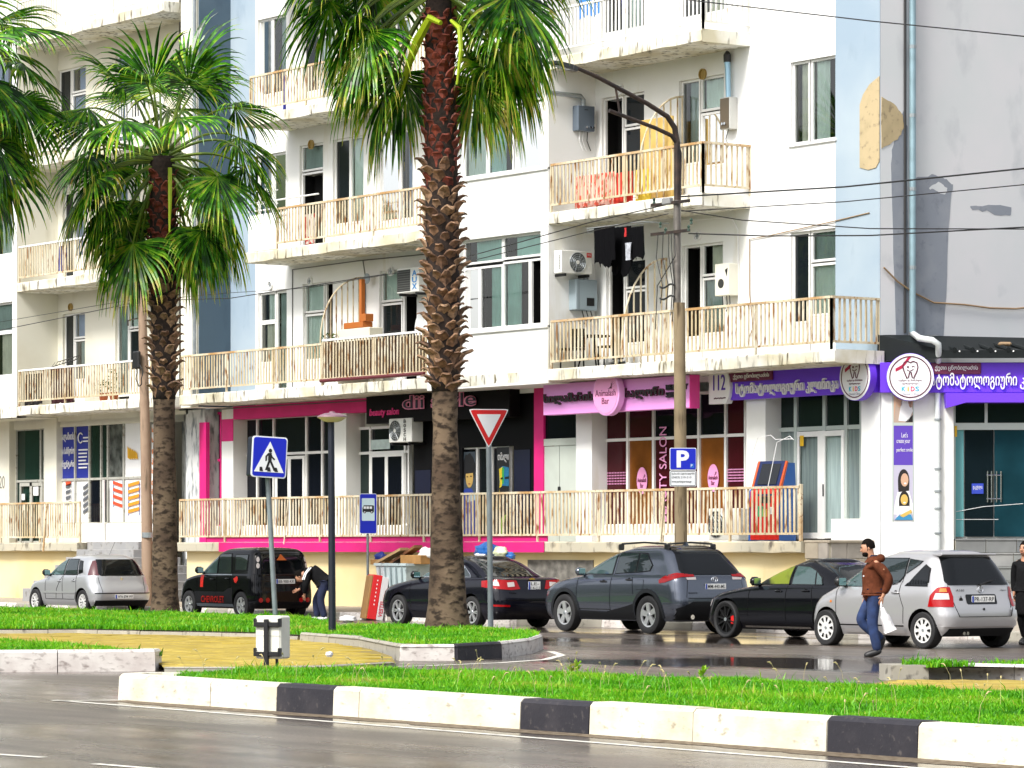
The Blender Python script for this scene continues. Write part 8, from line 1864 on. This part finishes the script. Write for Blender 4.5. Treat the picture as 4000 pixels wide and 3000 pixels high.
# --- payment kiosk
D = 46.75; t = thing('payment_kiosk', (U(3020, D), D, ZT+.01), 'blue and red payment kiosk on the terrace beside the clinic door', 'kiosk', rz=R(12))
KB = mat('kiosk_blue', (.015, .12, .45), .35); KR = mat('kiosk_red', (.62, .02, .012), .35); KO = mat('kiosk_orange', (.70, .10, .015), .35); KD = mat('kiosk_navy', (.008, .02, .10), .3)
lp(t, 'side_case', MB().prism([(-.30, 0), (.26, 0), (.26, 1.1), (.22, 1.62), (.0, 1.62), (-.2, 1.1), (-.30, 1.0)], -.42, .40, plane='yz'), KB)
lp(t, 'front_panel', MB().prism([(-.33, .02), (-.302, .02), (-.302, 1.0), (-.202, 1.1), (-.002, 1.62), (-.03, 1.64), (-.235, 1.12), (-.33, 1.02)], -.34, .40, plane='yz'), KR)
lp(t, 'screen_hood', MB().prism([(-.238, 1.12), (-.03, 1.645), (-.05, 1.66), (-.26, 1.13)], -.30, .36, plane='yz'), KD); lp(t, 'screen', MB().prism([(-.256, 1.17), (-.075, 1.60), (-.079, 1.603), (-.262, 1.172)], -.22, .28, plane='yz'), mat('kiosk_screen', (.01, .012, .016), .08))
for x in (-.345, .375): lp(t, 'orange_edge', MB().prism([(-.345, .7), (-.31, .7), (-.20, 1.1), (.0, 1.64), (-.04, 1.66), (-.26, 1.12)], x-.02, x+.03, plane='yz'), KO)
for a, b, c_, d_, m in ((-.05, .2, .78, .92, BLACK), (-.2, .0, .5, .72, mat('kiosk_green', (.05, .4, .15), .5)), (.0, .1, .5, .66, mat('kiosk_yellow', (.7, .5, .05), .5)), (.15, .28, .55, .7, WHITEP), (-.2, .3, .93, .97, KD)): lp(t, 'panel_print', MB().box(a, -.338, c_, b, -.331, d_), m)
solo('antenna_wire', MB().tube([(U(2940, 46.5), 46.5, 3.05), (U(2935, 46.5), 46.5, 3.5), (U(2960, 46.5), 46.5, 3.92), (U(3010, 46.5), 46.5, 3.96), (U(3030, 46.4), 46.4, 3.86), (U(3095, 46.4), 46.4, 3.86)], .008, 5).tube([(U(3000, 46.2), 46.2, 2.88), (U(3020, 46.3), 46.3, 3.4), (U(3035, 46.4), 46.4, 3.8), (U(3085, 46.4), 46.4, 3.92), (U(3100, 46.4), 46.4, 3.84)], .008, 5), WHITEP, 'thin bent white wire arching over the payment kiosk', 'wire')
# --- waste containers and rubbish
GALV = two_noise('galvanised_container', (.42, .50, .51), (.33, .42, .44), (.2, .24, .24), 2., 5., rough=.5)
def container(label, px, D, w_=1.25, h=1.08):
    t = thing('waste_container', (U(px, D), D, .16), label, 'waste container', 'galvanised waste containers at the kerb')
    def ring(k, z): return [(-w_/2*k, -.42*k, z), (w_/2*k, -.42*k, z), (w_/2*k, .42*k, z), (-w_/2*k, .42*k, z)]
    mb = MB(); mb.add(ring(.82, .1)+ring(1, h)+ring(.95, h-.001)+ring(.8, .2), [(0, 3, 2, 1)]+[(i, (i+1) % 4, 4+(i+1) % 4, 4+i) for i in range(4)]+[(4+i, 4+(i+1) % 4, 8+(i+1) % 4, 8+i) for i in range(4)]+[(8+i, 8+(i+1) % 4, 12+(i+1) % 4, 12+i) for i in range(4)]+[(12, 13, 14, 15)])
    lp(t, 'tub', mb, GALV)
    for a in (0, 1): lp(t, 'rim', MB().box(-w_/2-.03, (-.45 if a == 0 else .40), h-.02, w_/2+.03, (-.40 if a == 0 else .45), h+.04), GALV)
    for a in (-w_/2-.03, w_/2-.01): lp(t, 'rim', MB().box(a, -.398, h-.018, a+.05, .398, h+.036), GALV)
    for k in range(5): lp(t, 'rib', MB().prism([(-.44, .2+.0), (-.40, .2), (-.43, h-.05), (-.47, h-.05)], -w_*.36+k*w_*.18-.02, -w_*.36+k*w_*.18+.02, plane='yz'), GALV)
    for a in (-.45, .45):
        for b in (-.3, .3): lp(t, 'wheel', MB().lathe([(.07, -.03), (.07, .03)], (a, b, .07), 12, ax='y'), RUBBER)
    return t
DC = 43.5
container('galvanised waste container heaped with boards and boxes', 1588, DC); container('second galvanised container hidden behind the black saloon', 1905, DC)
def rub(name, label, mb, m, cat='rubbish', g='rubbish on the containers', **k): return solo(name, mb, m, label, cat, g, **k)
def lump(px, py, D, r, sq, seed, n=14):
    bm = bmesh.new(); bmesh.ops.create_icosphere(bm, subdivisions=3, radius=1); rr = random.Random(seed); ph = [rr.uniform(0, 6) for _ in range(6)]
    c = Vector((U(px, D), D, Zf(px, py, D)))
    for v in bm.verts:
        p = v.co; k = 1+.12*math.sin(5*p.x+ph[0])*math.sin(4*p.y+ph[1])+.10*math.sin(9*p.z+ph[2])+.06*math.sin(14*p.x+9*p.z+ph[3])
        if p.z < -.5: k *= .9
        v.co = c+Vector((p.x*sq[0], p.y*sq[1], p.z*sq[2]))*r*k
    mb = MB(); mb.frombm(bm); bm.free(); return mb
BAGW = mat('white_bin_bag', (.74, .74, .74), .35, var=.12, scale=12, bump=.5); BAGB = mat('blue_bin_bag', (.015, .12, .42), .3, var=.4, scale=10, bump=.5); CARD = mat('brown_cardboard', (.36, .19, .06), .85, var=.25, scale=6)
rub('white_bin_bag', 'big white bag on top of the heaped container', lump(1665, 2168, DC, .2, (1., .8, .95), 3), BAGW, smooth=True); rub('blue_bin_bag', 'blue bag at the left end of the heaped container', lump(1488, 2178, DC, .15, (1.2, .8, .8), 5), mat('navy_bin_bag', (.01, .03, .22), .35, var=.4, scale=10, bump=.5), smooth=True)
rub('blue_bin_bag', 'large bright blue bag on the hidden container', lump(1905, 2153, DC, .26, (1.3, .8, .75), 7), BAGB, smooth=True); rub('white_bin_bag', 'white torn bag beside the bright blue bag', lump(1955, 2160, DC-.1, .17, (1.2, .8, .8), 9), mat('cream_bin_bag', (.74, .74, .62), .35, col2=(.55, .6, .3), scale=5, bump=.5), smooth=True); rub('blue_bin_bag', 'small blue bag at the right end of the rubbish', lump(1992, 2174, DC, .13, (1.1, .8, .7), 11), mat('mid_blue_bag', (.03, .16, .5), .3, var=.4, scale=10, bump=.5), smooth=True); rub('white_bin_bag', 'low white bag under the bright blue bag', lump(1880, 2172, DC-.15, .15, (1.5, .8, .5), 12), BAGW, smooth=True)
rub('cardboard_box', 'brown cardboard box under the white bag', MB().bbox(U(1600, DC), DC-.25, 1.26, U(1680, DC), DC+.1, 1.46, .008), CARD); rub('cardboard_box', 'flattened cardboard on the left of the container', MB().bbox(U(1475, DC), DC-.2, 1.25, U(1530, DC), DC+.1, 1.36, .008), CARD)
BOARD = mat('brown_board', (.10, .03, .014), .6, col2=(.28, .14, .05), scale=3)
for i, (a, b, c_, d_, lb, m) in enumerate(((1500, 2205, 1600, 2150, 'pale board sloping up on the heap', mat('pale_board', (.40, .26, .12), .7)), (1525, 2208, 1640, 2140, 'dark red brown board sloping across the heap', BOARD), (1545, 2212, 1660, 2165, 'broken brown board under the others', BOARD), (1490, 2210, 1625, 2185, 'black board with a white edge on the heap', BLACKM))):
    P, Q = Vector((U(a, DC-.1*i), DC-.25+.1*i, Zf(a, b, DC))), Vector((U(c_, DC), DC-.25+.1*i, Zf(c_, d_, DC))); d = (Q-P); n = Vector((0, 0, .06)); w_ = Vector((0, .22, 0))
    q = MB(); q.add([P, P+w_, Q+w_, Q, P+n, P+w_+n, Q+w_+n, Q+n], [(0, 1, 2, 3), (4, 5, 6, 7), (0, 1, 5, 4), (1, 2, 6, 5), (2, 3, 7, 6), (3, 0, 4, 7)]); rub('board', lb, q, m)
# tall red and grey television carton leaning on the container
D = 42.75; x = U(1462, D); s = SC(1462, D); tv = thing('television_carton', (x, D, .0), 'tall flat red and grey carton leaning against the waste container', 'carton', rz=VIEW+R(10))
tl_ = Matrix.Rotation(R(9), 4, 'Y'); hc = 178/s; wc = .34
o = lp(tv, 'carton_side', MB().bbox(-wc*.5, 0, .02, wc*.1, .9, hc, .01).xform(tl_), mat('carton_red', (.60, .012, .015), .5)); lp(tv, 'carton_face', MB().bbox(wc*.102, -.0, .02, wc*.55, .88, hc-.02, .008).xform(tl_), mat('carton_grey', (.60, .58, .58), .6)); lp(tv, 'carton_edge', MB().bbox(-wc*.62, .01, .01, -wc*.502, .9, hc-.03, .008).xform(tl_), CARD)
lp(tv, 'lettering', (lambda t: t.xform(tl_ @ Matrix.Translation((wc*.34, -.006, .10)) @ Matrix.Rotation(-math.pi/2, 4, 'Y')))(fit_text('VESTEL', 0, .38, -.04, .05, 0, .002, offset=.02)), mat('carton_letter_red', (.5, .02, .05), .5), o)
for i in range(7): lp(tv, 'print_dot', MB().prism(ellipse(-wc*.18, hc*.35+i*.09, .012, .02, 8), -.004, -.001).xform(tl_), WHITEP, o)
rub('white_litter_bag', 'white plastic bag lying on the road by the kerb', (lambda m: m)(lump(1358, 2418, 41.2, .2, (1.35, .8, .45), 21)), BAGW, g=None, smooth=True)
rub('paper_scrap', 'small white paper scrap lying on the road near the grass', MB().bbox(U(1418, 39), 39, .005, U(1440, 39), 39.3, .03, .01), WHITEP, g=None)
rub('paper_cup', 'small crushed white cup on the yellow paving', lump(1287, 2556, 24.6, .05, (1, 1, .8), 31), WHITEP, g=None, smooth=True)
# leafy weeds that stand out of the near grass
r = random.Random(4)
for i, (px, py) in enumerate(((2745, 2640), (2250, 2615), (2232, 2622))):
    x, y = G(px, py, .24); mb = MB()
    for k in range(16):
        a = r.uniform(0, 6.28); b = r.uniform(.3, 1.4); L = r.uniform(.06, .12); c = Vector((x, y, .22+r.uniform(0, .08))); d = Vector((math.cos(a), math.sin(a), b)).normalized()*L; n = d.cross(Vector((0, 0, 1))).normalized()*.022
        mb.add([c, c+d*.5+n, c+d, c+d*.5-n], [(0, 1, 2, 3)])
    o = solo('weed', mb, SHRB if False else GRASSM, ['bushy bright weed standing in the middle of the near grass', 'narrow weed beside the palm island kerb', 'thin weed tuft left of the road puddle'][i], 'weed', 'weeds in the near grass'); set_tint(o.data, [r.uniform(.7, .95) for _ in o.data.polygons])
